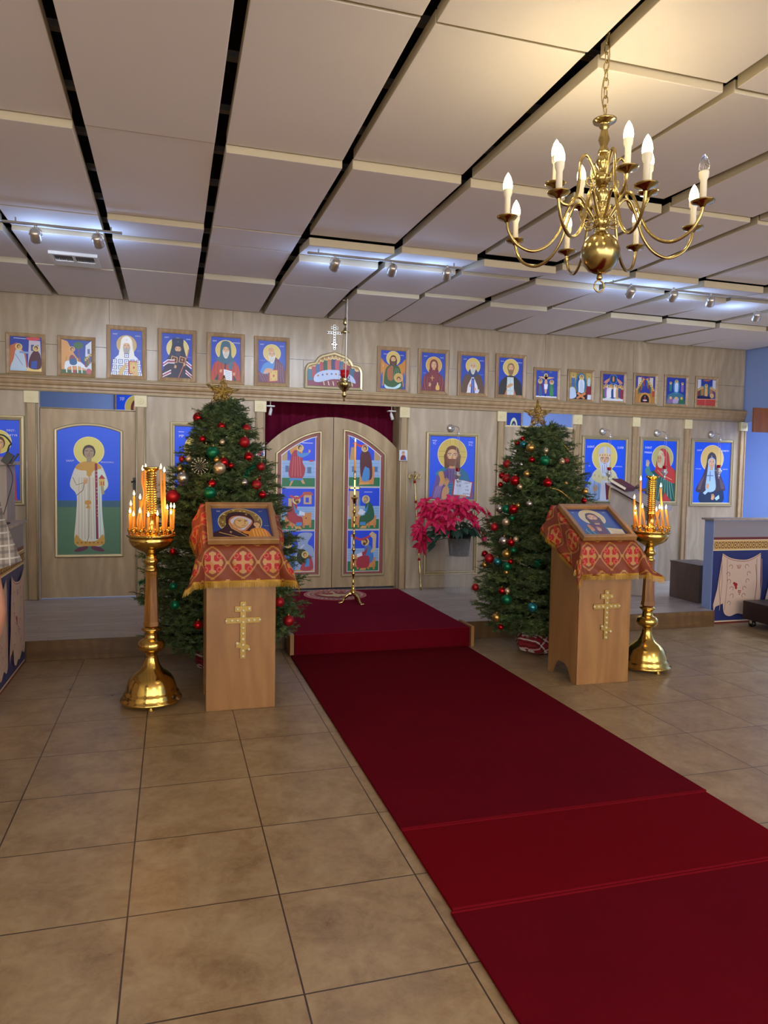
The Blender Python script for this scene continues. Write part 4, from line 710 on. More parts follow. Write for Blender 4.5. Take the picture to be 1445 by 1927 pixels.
# ceiling: dark deck, grid rails and hung boards at slightly different heights
C0 = struct(B().box(-5, 10, -5, 11, 3.52, 3.62).build('ceiling', MT['plenum']))
b = B()
for k in range(13): b.box(-4, 9.5, 1.4+.5*k, 1.44+.5*k, 3.33, 3.36)
b.build('grid_rail', MT['gridbar'], C0)
GX = [-3.09, -2.42, -1.755, -1.09, -.435, .24, .91, 1.60, 2.26, 2.93, 3.6, 4.27, 4.94, 5.61, 6.28, XE+.01]
GY = [1.33, 2.62, 3.9, 5.18, 5.62, 6.53, 7.82]
hz = {3: ((.02, .02), (.02, .023), (-.013, -.01), (-.01, 0), (-.03, -.013), (-.02, .02)), 4: ((0, 0), (0, .005), (.01, .01), (-.026, .006), (-.024, .009), (.005, .005)), 5: ((.02, .02), (.02, .01), (-.025, .002), (0, .01), (.011, .026), (-.02, 0)), 6: ((0, .01), (.012, .024), (-.02, .013), (-.055, .002), (-.047, -.006), (-.006, -.01)), 7: ((0, 0), (-.03, .014), (-.03, .005), (-.04, .005), (-.03, .005), (-.03, -.005)), 8: ((0, -.01), (-.02, .05), (-.03, .012), (-.074, 0), (-.026, .03), (0, .02))}
rr = random.Random(5)
for i in range(len(GX)-1):                                             # each board hangs a little lower at its near edge
    for j in range(6):
        h = hz.get(i, None); f, k = h[j] if h else (rr.uniform(-.055, -.005), rr.uniform(0, .015))
        g = .028; x0, x1, y0, y1 = GX[i]+g, GX[i+1]-g, GY[j]+.008, GY[j+1]-.006
        bb = B().box(x0, x1, y0, y1, 3.15, 3.205)
        for p in bb.v: p.z += f+(k-f)*(p.y-y0)/(y1-y0)
        bb.mi = [0, 0, 1, 1, 1, 1]; bb.build('ceiling_panel', [MT['ceil'], MT['boardedge']], C0, .004)
B().box(-4.9, 9.5, -4.9, 1.32, 3.16, 3.2).build('ceiling_panel', MT['ceil'], C0)
b = B().box(-4.9, -3.12, 1.33, 10.5, 3.14, 3.18); b.box(XE+.14, 9.5, 1.33, 10.5, 3.14, 3.18); b.box(-3.1, XE, 7.96, 10.5, 3.14, 3.18); b.build('ceiling_panel', MT['ceil'], C0)
# carpet runner in lengths
def strip(name, x0, x1, y0, y1, z, mat, label):
    t = thing(name, label, 'carpet', ((x0+x1)/2, (y0+y1)/2, 0), 'lengths of red carpet runner')
    B().box(x0, x1, y0+.012, y1-.012, .0015, z).build('pile', mat, t, .003)
    for ya in (y0, y1-.012): B().box(x0, x1, ya, ya+.012, .0015, z+.0015).build('binding', MT['binding'], t, .003)
    return t
strip('carpet_runner', .92, 2.445, 2.79, 5.722, .013, MT['carpet'], 'long crimson carpet runner length leading up to the dais step')
strip('carpet_runner', .92, 2.43, 2.215, 2.785, .014, MT['carpet2'], 'short brighter red carpet length between the two longer runners')
strip('carpet_runner', .91, 2.42, -1.0, 2.21, .013, MT['carpet'], 'crimson carpet runner length nearest the camera')
tag(B().box(.955, 2.475, 5.732, 7.80, ZP+.0065, ZP+.012).build('carpet_runner', MT['carpet3'], None, .003, True), 'crimson carpet on the dais before the arched double doors', 'carpet')
def clip_face(poly, clipper):
    out = list(poly)
    for i in range(len(clipper)):
        a, b = clipper[i], clipper[(i+1) % len(clipper)]; inp, out = out, []
        if not inp: break
        ins = lambda p: (b[0]-a[0])*(p[1]-a[1])-(b[1]-a[1])*(p[0]-a[0]) >= -1e-9
        for k in range(len(inp)):
            p, q = inp[k-1], inp[k]
            if ins(p) != ins(q):
                d1 = (b[0]-a[0])*(p[1]-a[1])-(b[1]-a[1])*(p[0]-a[0]); d2 = (b[0]-a[0])*(q[1]-a[1])-(b[1]-a[1])*(q[0]-a[0]); t = d1/(d1-d2)
                out.append((p[0]+(q[0]-p[0])*t, p[1]+(q[1]-p[1])*t))
            if ins(q): out.append(q)
    return out
def clip_paint(P, clippers):
    L = []
    for vs, fs, c in P.l:
        nv, nf = [], []
        for cl in clippers:
            for f in fs:
                o = clip_face([vs[i] for i in f], cl)
                if len(o) > 2: nf.append(tuple(range(len(nv), len(nv)+len(o)))); nv += o
        L.append((nv, nf, c))
    P.l = L; return P
def inset(pts, d):
    n = len(pts); out = []
    for i in range(n):
        p0, p1, p2 = Vector(pts[i-1]), Vector(pts[i]), Vector(pts[(i+1) % n])
        a = (p1-p0).normalized(); c = (p2-p1).normalized(); n1 = Vector((-a.y, a.x)); n2 = Vector((-c.y, c.x)); m = (n1+n2); m = m/max(.35, m.dot(n1)) if m.length > 1e-6 else n1
        out.append(tuple(p1+m*d))
    return out
def frame_mesh(b, pts, Y, prof):                                       # prof: (inset, height towards the viewer)
    rings = [[Vector((x, Y-h, z)) for x, z in inset(pts, d)] for d, h in prof]; n = len(pts)
    for A, C in zip(rings, rings[1:]):
        for i in range(n):
            j = (i+1) % n; b.add([A[i], A[j], C[j], C[i]], [(0, 1, 2, 3)])
    return b
P_UP = [(0, 0), (0, .022), (.008, .026), (.03, .019), (.042, .013), (.044, .006)]
P_LOW = [(0, 0), (0, .012), (.006, .02), (.014, .02), (.018, .01), (.026, .012), (.034, .022), (.042, .02), (.048, .008)]
def framed(name, label, pts, Y, prof, fmat, fn, group=None, arch=None, pm='paint', cat='icon', cat2=None):
    xs = [p[0] for p in pts]; zs = [p[1] for p in pts]
    t = thing(name, label, cat, ((min(xs)+max(xs))/2, Y, min(zs)), group)
    frame_mesh(B(), pts, Y, prof).build('frame', fmat, t)
    B().prism(inset(pts, .004), Y-.005, Y-.001).build('backing', MT['oak'], t)
    w = prof[-1][0]-.002; ip = inset(pts, w); x0 = min(p[0] for p in ip); x1 = max(p[0] for p in ip); z0 = min(p[1] for p in ip); z1 = max(p[1] for p in ip)
    W = x1-x0; a = (z1-z0)/W; P = Paint(); fn(P, a); clipb(P, a)
    if arch: clip_paint(P, [[((x-x0)/W, (z-z0)/W) for x, z in c] for c in arch(ip)])
    bm = P.to(B(), Vector((x0, Y-.006, z0)), Vector((W, 0, 0)), Vector((0, 0, W)), Vector((0, -1, 0)))
    bm.build('painting', MT[pm], t); return t
def rect(x0, x1, z0, z1): return [(x0, z0), (x1, z0), (x1, z1), (x0, z1)]

# ------------------------------------------------------------------ the icon screen
ZE0, ZE1 = 2.237, 2.368
SC = thing('icon_screen', 'pale birch panelled icon screen with moulded cornice spanning the dais', 'icon screen', (2.8, YI, ZP))
xL = XI(75); xLr = XI(256); xR0 = XI(497); xR1 = XI(750); xD0 = XI(947); xD1 = XI(1076)
b = B(); T = .045
for r, (za, zb, sh) in enumerate(((ZE1-.05, 2.688, .15), (2.692, 3.5, .62))):
    x = -3.1; e = [-3.1]
    k = -2
    while True:
        xx = k*1.22+sh
        if xx > XE-.1: break
        if xx > -3.05: e.append(xx)
        k += 1
    e.append(XE)
    for q, w in zip(e, e[1:]): b.box(q+.0015, w-.0015, YI, YI+T, za, zb)
b.build('upper_panel', MT['birch'], SC)
for x0, x1 in ((-3.1, xL), (xLr, xR0), (xR1, xD0), (xD1, XE)):
    B().box(x0, x1, YI, YI+T, ZP, ZE0+.04).build('lower_panel', MT['birch'], SC)
# cornice with stepped profile and rope edging
prof = [(YI+.001, ZE0), (YI-.02, ZE0), (YI-.02, ZE0+.02), (YI-.03, ZE0+.03), (YI-.03, ZE0+.05), (YI-.045, ZE0+.065), (YI-.05, ZE0+.085), (YI-.05, ZE0+.095), (YI-.06, ZE0+.105), (YI-.06, ZE0+.122), (YI-.045, ZE1-.004), (YI-.045, ZE1), (YI+.001, ZE1)]
b = B().prism(prof[::-1], -3.1, XE+.01, plane='yz'); b.build('cornice', MT['molding'], SC)
def rope(x0, z0, x1, z1, Y, r=.0075): B().tube([(x0+(x1-x0)*i/2, Y, z0+(z1-z0)*i/2) for i in range(3)], r, 8).build('rope_molding', MT['rope'], SC)
rope(-3.1, ZE1+.005, XE, ZE1+.005, YI-.036); rope(-3.1, ZE0-.005, XE, ZE0-.005, YI-.016, .006)
# pilasters: shaft, carved block, rope beads
for px, w, plain in ((61, .105, 0), (265, .095, 0), (488.5, .1, 0), (758, .092, 0), (939.5, .09, 0), (1082, .085, 0), (1191, .085, 1), (1288.5, .085, 1), (1392.5, .085, 1)):
    x = XI(px); h = w/2; top = ZE0-.012
    pl = B().box(x-h, x+h, YI-.022, YI-.001, ZP+.002, top-.1).build('pilaster', MT['molding'] if 0 else MT['birch_door'], SC, .002)
    b = B().box(x-h-.012, x+h+.012, YI-.034, YI-.001, top-.115, top)
    for r0, r1, dd in ((.036, .03, .006), (.024, .017, .008), (.011, .001, .012)):
        n = 18; vs = []
        for rr_, yy in ((r0, YI-.034), ((r0+r1)/2, YI-.034-dd), (r1, YI-.034)): vs += [Vector((x+rr_*cos(2*pi*k/n), yy, top-.057+rr_*sin(2*pi*k/n))) for k in range(n)]
        b.add(vs, [(q*n+k, q*n+(k+1) % n, (q+1)*n+(k+1) % n, (q+1)*n+k) for q in range(2) for k in range(n)], True)
    b.build('carved_block', MT['cream'], pl, .003) if False else b.build('carved_block', MT['cream'], SC)
    for q in (-1, 1):
        if not plain: B().tube([(x+q*(h-.008), YI-.026, ZP+.004), (x+q*(h-.008), YI-.026, (ZP+top)/2), (x+q*(h-.008), YI-.026, top-.117)], .0085, 8).build('rope_molding', MT['rope'], SC)
        else: B().box(x+q*(h-.012)-.01, x+q*(h-.012)+.01, YI-.03, YI-.022, ZP+.004, top-.117).build('fillet', MT['molding'], SC, .003)
# deacon doors
zt = ZI(170, 771); d = B().box(xL+.004, xLr-.004, YI+.012, YI+.045, ZP+.012, zt).build('side_door', MT['birch_door'], SC, .002)
B().tube([(xL+.004, YI+.008, zt+.004), ((xL+xLr)/2, YI+.008, zt+.004), (xLr-.004, YI+.008, zt+.004)], .007, 8).build('rope_molding', MT['rope'], d)
hx0 = XI(257); b = B().box(hx0-.035, hx0-.01, YI-.012, YI+.011, ZI(256, 921), ZI(256, 899)); b.tube([(hx0-.022, YI-.012, ZI(256, 905)), (hx0-.022, YI-.05, ZI(256, 906)), (hx0-.05, YI-.055, ZI(256, 907))], .008, 8); b.build('door_handle', MT['black'], d)
zt2 = ZI(1010, 803); d2 = B().box(xD0+.004, xD1-.004, YI+.012, YI+.045, ZP+.012, zt2).build('side_door', MT['birch'], SC, .002); B().box(xD0+.004, xD1-.004, YI+.004, YI+.012, zt2-.012, zt2+.006).build('rail', MT['cream'], d2)
for q, (x, px) in enumerate(((xD1, 1076), (xLr, 256), (xR1, 750), (xR0, 497))):   # reveals of the openings
    s = -1 if q in (0, 1, 2) else 1
    if q in (2, 3): B().box(min(x, x+.02*-s), max(x, x+.02*-s), YI+.046, YI+.26, ZP, ZE0+.04).build('reveal', MT['birch_door'], SC)
# royal doors
YD = 7.95
xs_, xa, xb = PY(622, 950, YD).x, PY(500.5, 900, YD).x, PY(746, 900, YD).x
zs, ztop = PY(500, 838, YD).z, PY(622, 785, YD).z; zbot = ZP+.02
hw = (xb-xa)/2; xm = (xa+xb)/2; hr = ztop-zs; Rr = (hw*hw+hr*hr)/(2*hr)
def archz(x): return ztop-Rr+sqrt(max(0, Rr*Rr-(x-xm)**2))
def leaf(x0, x1): return [(x0, zbot), (x1, zbot)]+[(x1+(x0-x1)*k/12, archz(x1+(x0-x1)*k/12)) for k in range(13)]
def lp(pl): return [(PY(a, c, YD).x, PY(a, c, YD).z) for a, c in pl]
for q, (x0, x1, box, scs) in enumerate(((xa, xm-.003, (517.5, 604, 809, 853, 1085.5), (sc_angel, sc_matthew, sc_john)), (xm+.003, xb, (643.5, 725, 808.5, 854, 1083.5), (sc_virgin, sc_mark, sc_luke)))):
    rd = B().prism(leaf(x0, x1), YD, YD+.035).build('royal_door_leaf', MT['birch_door'], SC, .002)
    l, r, t1, t2, bt = box; xl, xr = PY(l, 950, YD).x, PY(r, 950, YD).x; z0 = PY((l+r)/2, bt, YD).z; za = PY((l+r)/2, t1, YD).z; zb_ = PY((l+r)/2, t2, YD).z
    pts = [(xl, z0), (xr, z0)]
    for k in range(9):                                                 # sloping arc over the outer shoulder
        t = k/8; x = xr+(xl-xr)*t if q == 0 else xr+(xl-xr)*t
        u = t if q == 0 else 1-t; pts.append((x, zb_+(za-zb_)*(1-u**1.7)))
    frame_mesh(B(), pts, YD, [(0, 0), (0, .014), (.008, .02), (.02, .02), (.028, .008)]).build('gilt_frame', MT['goldframe'], rd)
    ip = inset(pts, .026); X0 = min(p[0] for p in ip); X1 = max(p[0] for p in ip); Z0 = min(p[1] for p in ip); Z1 = max(p[1] for p in ip); W = X1-X0
    P = Paint(); A = (Z1-Z0)/W; P.rect(0, 0, 1, A, '#8c4843'); m = .1; zz = [.07, .07+(A-.14)*.305, .07+(A-.14)*.62, A-.04]
    ph = [(zz[0], zz[1]-.02), (zz[1]+.02, zz[2]-.02), (zz[2]+.02, zz[3])]
    for (y0, y1), sc in zip(ph, scs[::-1]):
        P.rect(m-.015, y0-.015, 1-m+.015, y1+.015, '#d9dde4'); Q = Paint(); aa = (y1-y0)/(1-2*m); sc(Q, aa); clipb(Q, aa)
        P.l += [([(m+x*(1-2*m), y0+y*(1-2*m)) for x, y in vs], fs, c) for vs, fs, c in Q.l]
    P2 = Paint(); cl = [((x-X0)/W, (z-Z0)/W) for x, z in ip]; inn = [((x-X0)/W, (z-Z0)/W) for x, z in inset(ip, .035)]
    clip_paint(P, [cl])
    arcs = [p for p in cl[2:]]; arci = [p for p in inn[2:]]
    P.poly(arcs+arci[::-1], '#8c4843'); P.line(arci, .02, '#d9dde4')
    P.to(B(), Vector((X0, YD-.002, Z0)), Vector((W, 0, 0)), Vector((0, 0, W)), Vector((0, -1, 0))).build('painted_panel', MT['paint'], rd)
# maroon curtain behind the doors
b = B(); n = 80; X0, X1 = xR0-.1, xR1+.1; vs = []
for i in range(n+1):
    x = X0+(X1-X0)*i/n; y = 8.2+.028*sin(i*1.1)+.012*sin(i*2.7)
    vs += [(x, y, ZP+.01), (x, y, 2.3), (x, y+.004, 2.3), (x, y+.004, ZP+.01)]
b.add(vs, [(4*i, 4*i+4, 4*i+5, 4*i+1) for i in range(n)]+[(4*i+3, 4*i+2, 4*i+6, 4*i+7) for i in range(n)], True)
tag(b.build('curtain', MT['curtain'], None, 0, True), 'dark maroon curtain hanging behind the arched double doors', 'curtain')
b = B().box(xR0-.15, xR1+.15, 8.16, 8.24, 2.305, 2.33); b.tube([(xR0-.16, 8.2, 2.318), (xR1+.16, 8.2, 2.318)], .012); tag(b.build('curtain_rail', MT['whitemetal'], None, 0, True), 'plain rail carrying the maroon curtain above the double doors', 'rail')
# picture ledge frame below the large Christ icon
q = [PY(798, 946, YI), PY(896, 1080, YI)]; frame_mesh(B(), rect(q[0].x, q[1].x, q[1].z, q[0].z-.02), YI, P_LOW).build('panel_molding', MT['goldframe'], SC)

# icons standing on the cornice
UG = 'icons along the top of the screen'
YU = YI-.002
for (x0, y0, x1, y1), fn, lb in (
    ((11.6, 627.5, 85.7, 704), sc_annunciation, 'small framed icon of a pale blue angel and a seated woman, first on the cornice'),
    ((108.3, 633.5, 179.4, 708), sc_entry, 'small framed icon of a rider on a white donkey by a palm'),
    ((200.3, 614, 275.7, 713), ic_white_bishop, 'framed icon of a white-hooded bearded bishop in blue-crossed white robes'),
    ((296.6, 620.5, 369.4, 719.5), ic_black_bishop, 'framed icon of a bishop in tall dark hat and striped mantle with staff'),
    ((389.3, 627.5, 460, 723.5), ic_red_monk, 'framed icon of a teal-hooded monk in red holding an open scroll'),
    ((478, 634.5, 544.4, 728), ic_apostle, 'framed icon of a bald white-bearded apostle in blue and maroon with red book'),
    ((709, 653, 769.3, 742), ic_winged, 'framed icon of a winged long-haired man in green with a scroll'),
    ((786, 657.5, 843.4, 745.5), ic_maroon_woman, 'framed icon of a woman in a maroon veil holding cross and flask'),
    ((860.6, 663, 917.6, 749.5), ic_brown_monk, 'framed icon of a white-bearded monk in a brown cape'),
    ((931.6, 667, 988.8, 753.5), ic_black_cape, 'framed icon of a brown-bearded man in black cape and white stole'),
    ((1003, 692.5, 1052.5, 755), sc_crucifixion, 'small framed icon of the crucifixion on plain blue'),
    ((1066.6, 696, 1116.5, 757.5), sc_anastasis, 'small framed icon of a white-robed figure in a blue oval above crossed boards'),
    ((1129, 699.5, 1177, 760), sc_ascension, 'small framed icon of a crowd beneath a figure in a blue circle'),
    ((1190.6, 703, 1235.7, 762.5), sc_pentecost, 'small framed icon of seated saints around a dark arch'),
    ((1248.5, 706, 1293.6, 765), sc_transfig, 'small framed icon of a white figure standing on rocky peaks'),
    ((1306.7, 709, 1349.7, 767), sc_dormition, 'small framed icon of a red draped bier, last on the cornice')):
    xm_ = (x0+x1)/2; ym = (y0+y1)/2; X0, X1 = PY(x0, ym, YU).x, PY(x1, ym, YU).x; Z1 = PY(xm_, y0, YU).z; small = fn in (sc_annunciation, sc_entry) or x0 > 1000
    framed('framed_icon', lb, rect(X0, X1, ZE1+.014, Z1), YU, [(d*(.8 if small else 1), h) for d, h in P_UP], MT['molding'] if small else MT['frame'], fn, UG)
# supper icon with trefoil top and cross
def tre(pl): return [(PY(a, c, YU).x, PY(a, c, YU).z) for a, c in pl]
W_ = PY(683, 690, YU).x-PY(573, 690, YU).x; xc = PY(628, 700, YU).x; zb0 = ZE1+.014; H1 = PY(628, 662, YU).z-zb0
half = [(1, 0), (1, .46), (.975, .56), (.9, .65), (.78, .69), (.66, .70), (.62, .76), (.54, .84), (.42, .90), (.25, .94), (.1, .975), (0, 1)]
pts = [(xc+u*W_/2, zb0+v*H1) for u, v in half]+[(xc-u*W_/2, zb0+v*H1) for u, v in half[-2::-1]]
def tre_clip(ip): return [ip[0:6]+ip[17:23], ip[5:18]]
t = framed('framed_icon', 'trefoil-topped gold framed icon of a supper at a curved table over the double doors', pts, YU, [(0, 0), (0, .02), (.01, .028), (.03, .024), (.036, .008)], MT['goldframe'], sc_supper, None, tre_clip)
def orth_cross(b, cx, Y, z0, z1, th, aw, mi=0, stud=None, studs=None):
    H = z1-z0; w = H*.1
    b.box(cx-w/2, cx+w/2, Y-th, Y, z0, z1, mi)
    b.box(cx-aw/2, cx+aw/2, Y-th-.0006, Y-.0002, z0+H*.62, z0+H*.62+w, mi); b.box(cx-aw*.24, cx+aw*.24, Y-th-.0006, Y-.0002, z0+H*.82, z0+H*.82+w, mi)
    b.prism([(cx-aw*.2, z0+H*.3), (cx-aw*.2, z0+H*.3-w), (cx+aw*.2, z0+H*.13), (cx+aw*.2, z0+H*.13+w)], Y-th-.0009, Y-.0005, mi)
    pos = [(0, .04+.1*k) for k in range(10)]+[(s*.105*k*.9, .67) for s in (-1, 1) for k in (1, 2, 3)]+[(s*.1, .87) for s in (-1, 1)]+[(-.1, .27), (.1, .16)]
    if studs is not None:
        for u, v in pos: studs.ball((cx+u*H, Y-th, z0+H*v), w*.27, 10, 6)
    return pos
z0, z1 = PY(628, 659, YU).z, PY(630, 611.5, YU).z; b = B(); sb = B(); orth_cross(b, xc, YU-.004, z0+.004, z1, .012, (z1-z0)*.6, 0, None, sb)
cr = b.build('cross', MT['silver'], t); sb.build('stud', MT['black'], cr)
# icons of the lower row
YL = YI-.002
def rpx(x0, y0, x1, y1, Y=YL): return rect(PY(x0, (y0+y1)/2, Y).x, PY(x1, (y0+y1)/2, Y).x, PY((x0+x1)/2, y1, Y).z, PY((x0+x1)/2, y0, Y).z)
LG = 'large icons in the lower row of the screen'
framed('framed_icon', 'large framed icon of a saint in red, partly behind the black-lamp lectern', rpx(-52, 781, 47, 950.5), YL, P_LOW, MT['goldframe'], ic_red_martyr, LG)
framed('framed_icon', 'large framed icon mostly hidden behind the Christmas tree beside the candle stand', rpx(320, 795, 424, 957), YL, P_LOW, MT['goldframe'], ic_mother, LG)
framed('framed_icon', 'large framed icon of a blessing long-haired man in purple with open book, above poinsettias', rpx(800.5, 814, 899, 947), YL, P_LOW, MT['goldframe'], ic_christ, LG)
framed('framed_icon', 'large framed icon of a mitred white-bearded bishop', rpx(1092.5, 820.5, 1181, 950), YL, P_LOW, MT['goldframe'], ic_mitred, LG)
framed('framed_icon', 'large framed icon of a woman in a red veil raising one hand', rpx(1201, 823, 1276, 950), YL, P_LOW, MT['goldframe'], ic_red_veil, LG)
framed('framed_icon', 'large framed icon of a nun in dark veil over pale blue', rpx(1298, 826, 1378, 952.5), YL, P_LOW, MT['goldframe'], ic_nun, LG)
YDd = YI+.010; q = rpx(102.5, 809, 232, 1048, YDd); xl, xr, z0, z1 = q[0][0], q[1][0], q[0][1], q[2][1]; za = PY(167, 796, YDd).z
hd = (xr-xl)/2; rise = za-z1; RR = (hd*hd+rise*rise)/(2*rise)
pts = [(xl, z0), (xr, z0)]+[(xr+(xl-xr)*k/12, za-RR+sqrt(RR*RR-(xr+(xl-xr)*k/12-(xl+xr)/2)**2)) for k in range(13)]
framed('framed_icon', 'tall arched icon of a full-length deacon in cream robe with red stole', pts, YDd, [(0, 0), (0, .012), (.008, .02), (.024, .018), (.03, .008)], MT['goldframe'], ic_deacon, None, lambda ip: [ip])
for (a, c, e, f), col_, lb in (((482, 837, 498, 858), '#a32440', 'tiny unframed icon of a red-veiled woman on the pilaster by the Christmas tree'), ((751, 847, 766, 867), '#7c2434', 'tiny unframed icon of a man in red and blue on the pilaster by the staff')):
    q = rpx(a, c, e, f, YI-.036); x0, x1, z0, z1 = q[0][0], q[1][0], q[0][1], q[2][1]; t = thing('small_icon', lb, 'icon', ((x0+x1)/2, YI-.036, z0), 'tiny icons on the door pilasters')
    B().box(x0, x1, YI-.043, YI-.036, z0, z1).build('board', MT['cream'], t); P = Paint(); W = x1-x0; ic_tiny(P, (z1-z0)/W, col_); clipb(P, (z1-z0)/W); P.to(B(), Vector((x0, YI-.0435, z0)), Vector((W, 0, 0)), Vector((0, 0, W)), Vector((0, -1, 0))).build('painting', MT['paint'], t)
# icons inside the sanctuary, seen through the slots over the side doors
for (a, c, e, f), fn, lb in (((216, 739, 300, 830), ic_mother, 'blue icon hanging in the sanctuary, seen through the slot above the deacon icon'), ((951, 774, 981, 835), ic_altar, 'blue icon with pale oval, seen through the slot behind the tree star')):
    Y = 10.595; q = [PY(a, c, Y), PY(e, f, Y)]; framed('sanctuary_icon', lb, rect(q[0].x, q[1].x, q[1].z, q[0].z), Y, [(0, 0), (0, .015), (.02, .015), (.022, .006)], MT['molding'], fn)
# low walls with painted drapery
t = thing('painted_low_wall', 'low wall painted with hung drapery on blue, at the frame edge beside the deacon icon', 'low wall', (-1.13, 5.1, 0), 'low walls with painted drapery')
B().box(-1.2, -1.068, 4.2, 5.97, 0, 1.065).build('wall_body', MT['greywall'], t); B().box(-1.23, -1.045, 4.18, 5.972, 1.065, 1.085).build('cap', MT['greywood'], t, .003)
P = Paint(); pt_mural(P, 1.77, 1.06); P.to(B(), Vector((-1.0675, 4.2, 0)), Vector((0, 1, 0)), Vector((0, 0, 1)), Vector((1, 0, 0))).build('mural', MT['paint'], t)
t = thing('painted_low_wall', 'low wall painted with a vine-patterned drape, beside the dark trolley', 'low wall', (6.2, 6.14, 0), 'low walls with painted drapery')
B().box(5.27, XE, 6.075, 6.205, 0, 1.062).build('wall_body', MT['bluewall'], t); B().box(5.245, XE, 6.05, 6.23, 1.062, 1.082).build('cap', MT['greywood'], t, .003)
P = Paint(); pt_mural(P, XE-5.275, 1.055); P.to(B(), Vector((5.275, 6.0745, 0)), Vector((1, 0, 0)), Vector((0, 0, 1)), Vector((0, -1, 0))).build('mural', MT['paint'], t)
struct(B().box(5.25, XE, 6.24, 10.6, 0, ZP-.002).build('floor_dais', MT['plank']))
# ------------------------------------------------------------------ icon lecterns
LW, LH0, LH1, LD = .218, 1.012, 1.262, .43
SL = atan2(LH1-LH0, LD); LL = sqrt(LD*LD+(LH1-LH0)**2)
def lectern(name, label, x, y, mats):
    t = thing(name, label, 'lectern', (x, y, 0), 'matching wooden icon lecterns'); w = LW-.006
    B().box(x-w, x+w, y, y+.018, .0, LH0-.012).build('front_panel', mats[0], t, .002)
    for s in (-1, 1):
        xs = x+s*(w-.009)
        prof = [(.02, 0), (.075, 0), (.1, .05), (.13, .095), (.17, .115), (.26, .115), (.3, .095), (.33, .05), (.36, 0), (LD-.02, 0), (LD-.02, LH1-.03), (.02, LH0-.028)]
        B().prism([(y+a, c) for a, c in prof], xs-.009, xs+.009, plane='yz').build('side_panel', mats[1], t, .002)
    B().box(x-w+.02, x+w-.02, y+LD-.04, y+LD-.024, .2, LH1-.06).build('back_panel', mats[1], t)
    M = Matrix.Translation((x, y-.012, LH0-.022)) @ Matrix.Rotation(SL, 4, 'X')
    B().box(-LW, LW, .0, LL+.02, 0, .018, 0, M).build('top_board', mats[0], t, .003)
    b, sb = B(), B(); orth_cross(b, x+.01, y-.0005, .322, .68, .008, .212, 0, None, sb)
    c = b.build('cross', MT['crossgold'], t, .001); sb.build('stud', MT['cream'], c); return t
def cloth(label, x, y, F, Sd, seed, gather=0.):
    R = random.Random(seed); w = LW+.008; NS, NT = 64, 56; z0 = LH0+.004
    L = LL-.004; ss = [-(w+Sd)+(2*(w+Sd))*i/NS for i in range(NS+1)]; ts = [-F+(L+F+.0)*j/NT for j in range(NT+1)]
    def pos(s, t):
        sx = max(-w, min(w, s)); ty = max(t, 0); p = Vector((x+sx, y-.03+ty*cos(SL), z0+ty*sin(SL)))
        ox = max(abs(s)-w, 0); oy = max(-t, 0)
        if ox == 0 and oy == 0: return p
        sg = 1 if s > 0 else -1; th = atan2(oy, ox); rho = sqrt(ox*ox+oy*oy)
        a0 = .1+.3*(ty/L)**1.5*(1 if ox and not oy else 0); a = a0+.46*sin(2*th)**1.2+.05*sin(s*37+seed)*min(1, rho*5)+.05*sin(t*31+seed*2)*min(1, rho*5)
        if gather and sg < 0 and oy and ox: a *= .35
        d = Vector((sg*cos(th), -sin(th), 0)); rip = .006*(1+sin((s+t)*48+seed))*min(1, rho*6)
        return p+d*(rho*sin(a)+.004+rip)+Vector((0, 0, -rho*cos(a)))
    b = B(); b.uv = []
    g = [[pos(s, t) for t in ts] for s in ss]; vs = [p for c in g for p in c]; n = NT+1
    b.add(vs, [(i*n+j, (i+1)*n+j, (i+1)*n+j+1, i*n+j+1) for i in range(NS) for j in range(NT)], True); b.uv = [(s+1, t+1) for s in ss for t in ts]
    T = thing('brocade_cloth', label, 'cloth', (x, y, LH0), 'red brocade lectern cloths')
    o = b.build('cloth', MT['brocade'], T); sol = o.modifiers.new('thick', 'SOLIDIFY'); sol.thickness = .0025; sol.offset = 1
    f = B(); edge = [g[0][j] for j in range(NT, -1, -1)]+[g[i][0] for i in range(1, NS+1)]+[g[NS][j] for j in range(1, NT+1)]
    inn = [g[1][j] for j in range(NT, -1, -1)]+[g[i][1] for i in range(1, NS+1)]+[g[NS-1][j] for j in range(1, NT+1)]
    for k in range(len(edge)-1):
        for q in range(4):
            u = q/4; p = edge[k].lerp(edge[k+1], u); e = (edge[k+1]-edge[k])/4*.85; d = (p-inn[k].lerp(inn[k+1], u)); d = (d.normalized()*.4+Vector((0, 0, -1))).normalized(); ln = .034*R.uniform(.85, 1.1); jt = Vector((R.uniform(-.003, .003), R.uniform(-.003, .003), 0)); o_ = Vector((0, -.0028, .004))
            f.add([p+o_, p+e+o_, p+e*.9+d*ln+jt+o_, p+e*.1+d*ln+jt+o_], [(0, 1, 2, 3)])
        p, q_ = edge[k], edge[k+1]; iv = (inn[k]-p).normalized()*.011; o_ = Vector((0, -.0034, .003)); f.add([p+o_, q_+o_, q_+iv+o_, p+iv+o_], [(0, 1, 2, 3)])
    f.build('fringe', MT['gilt'], T); return T
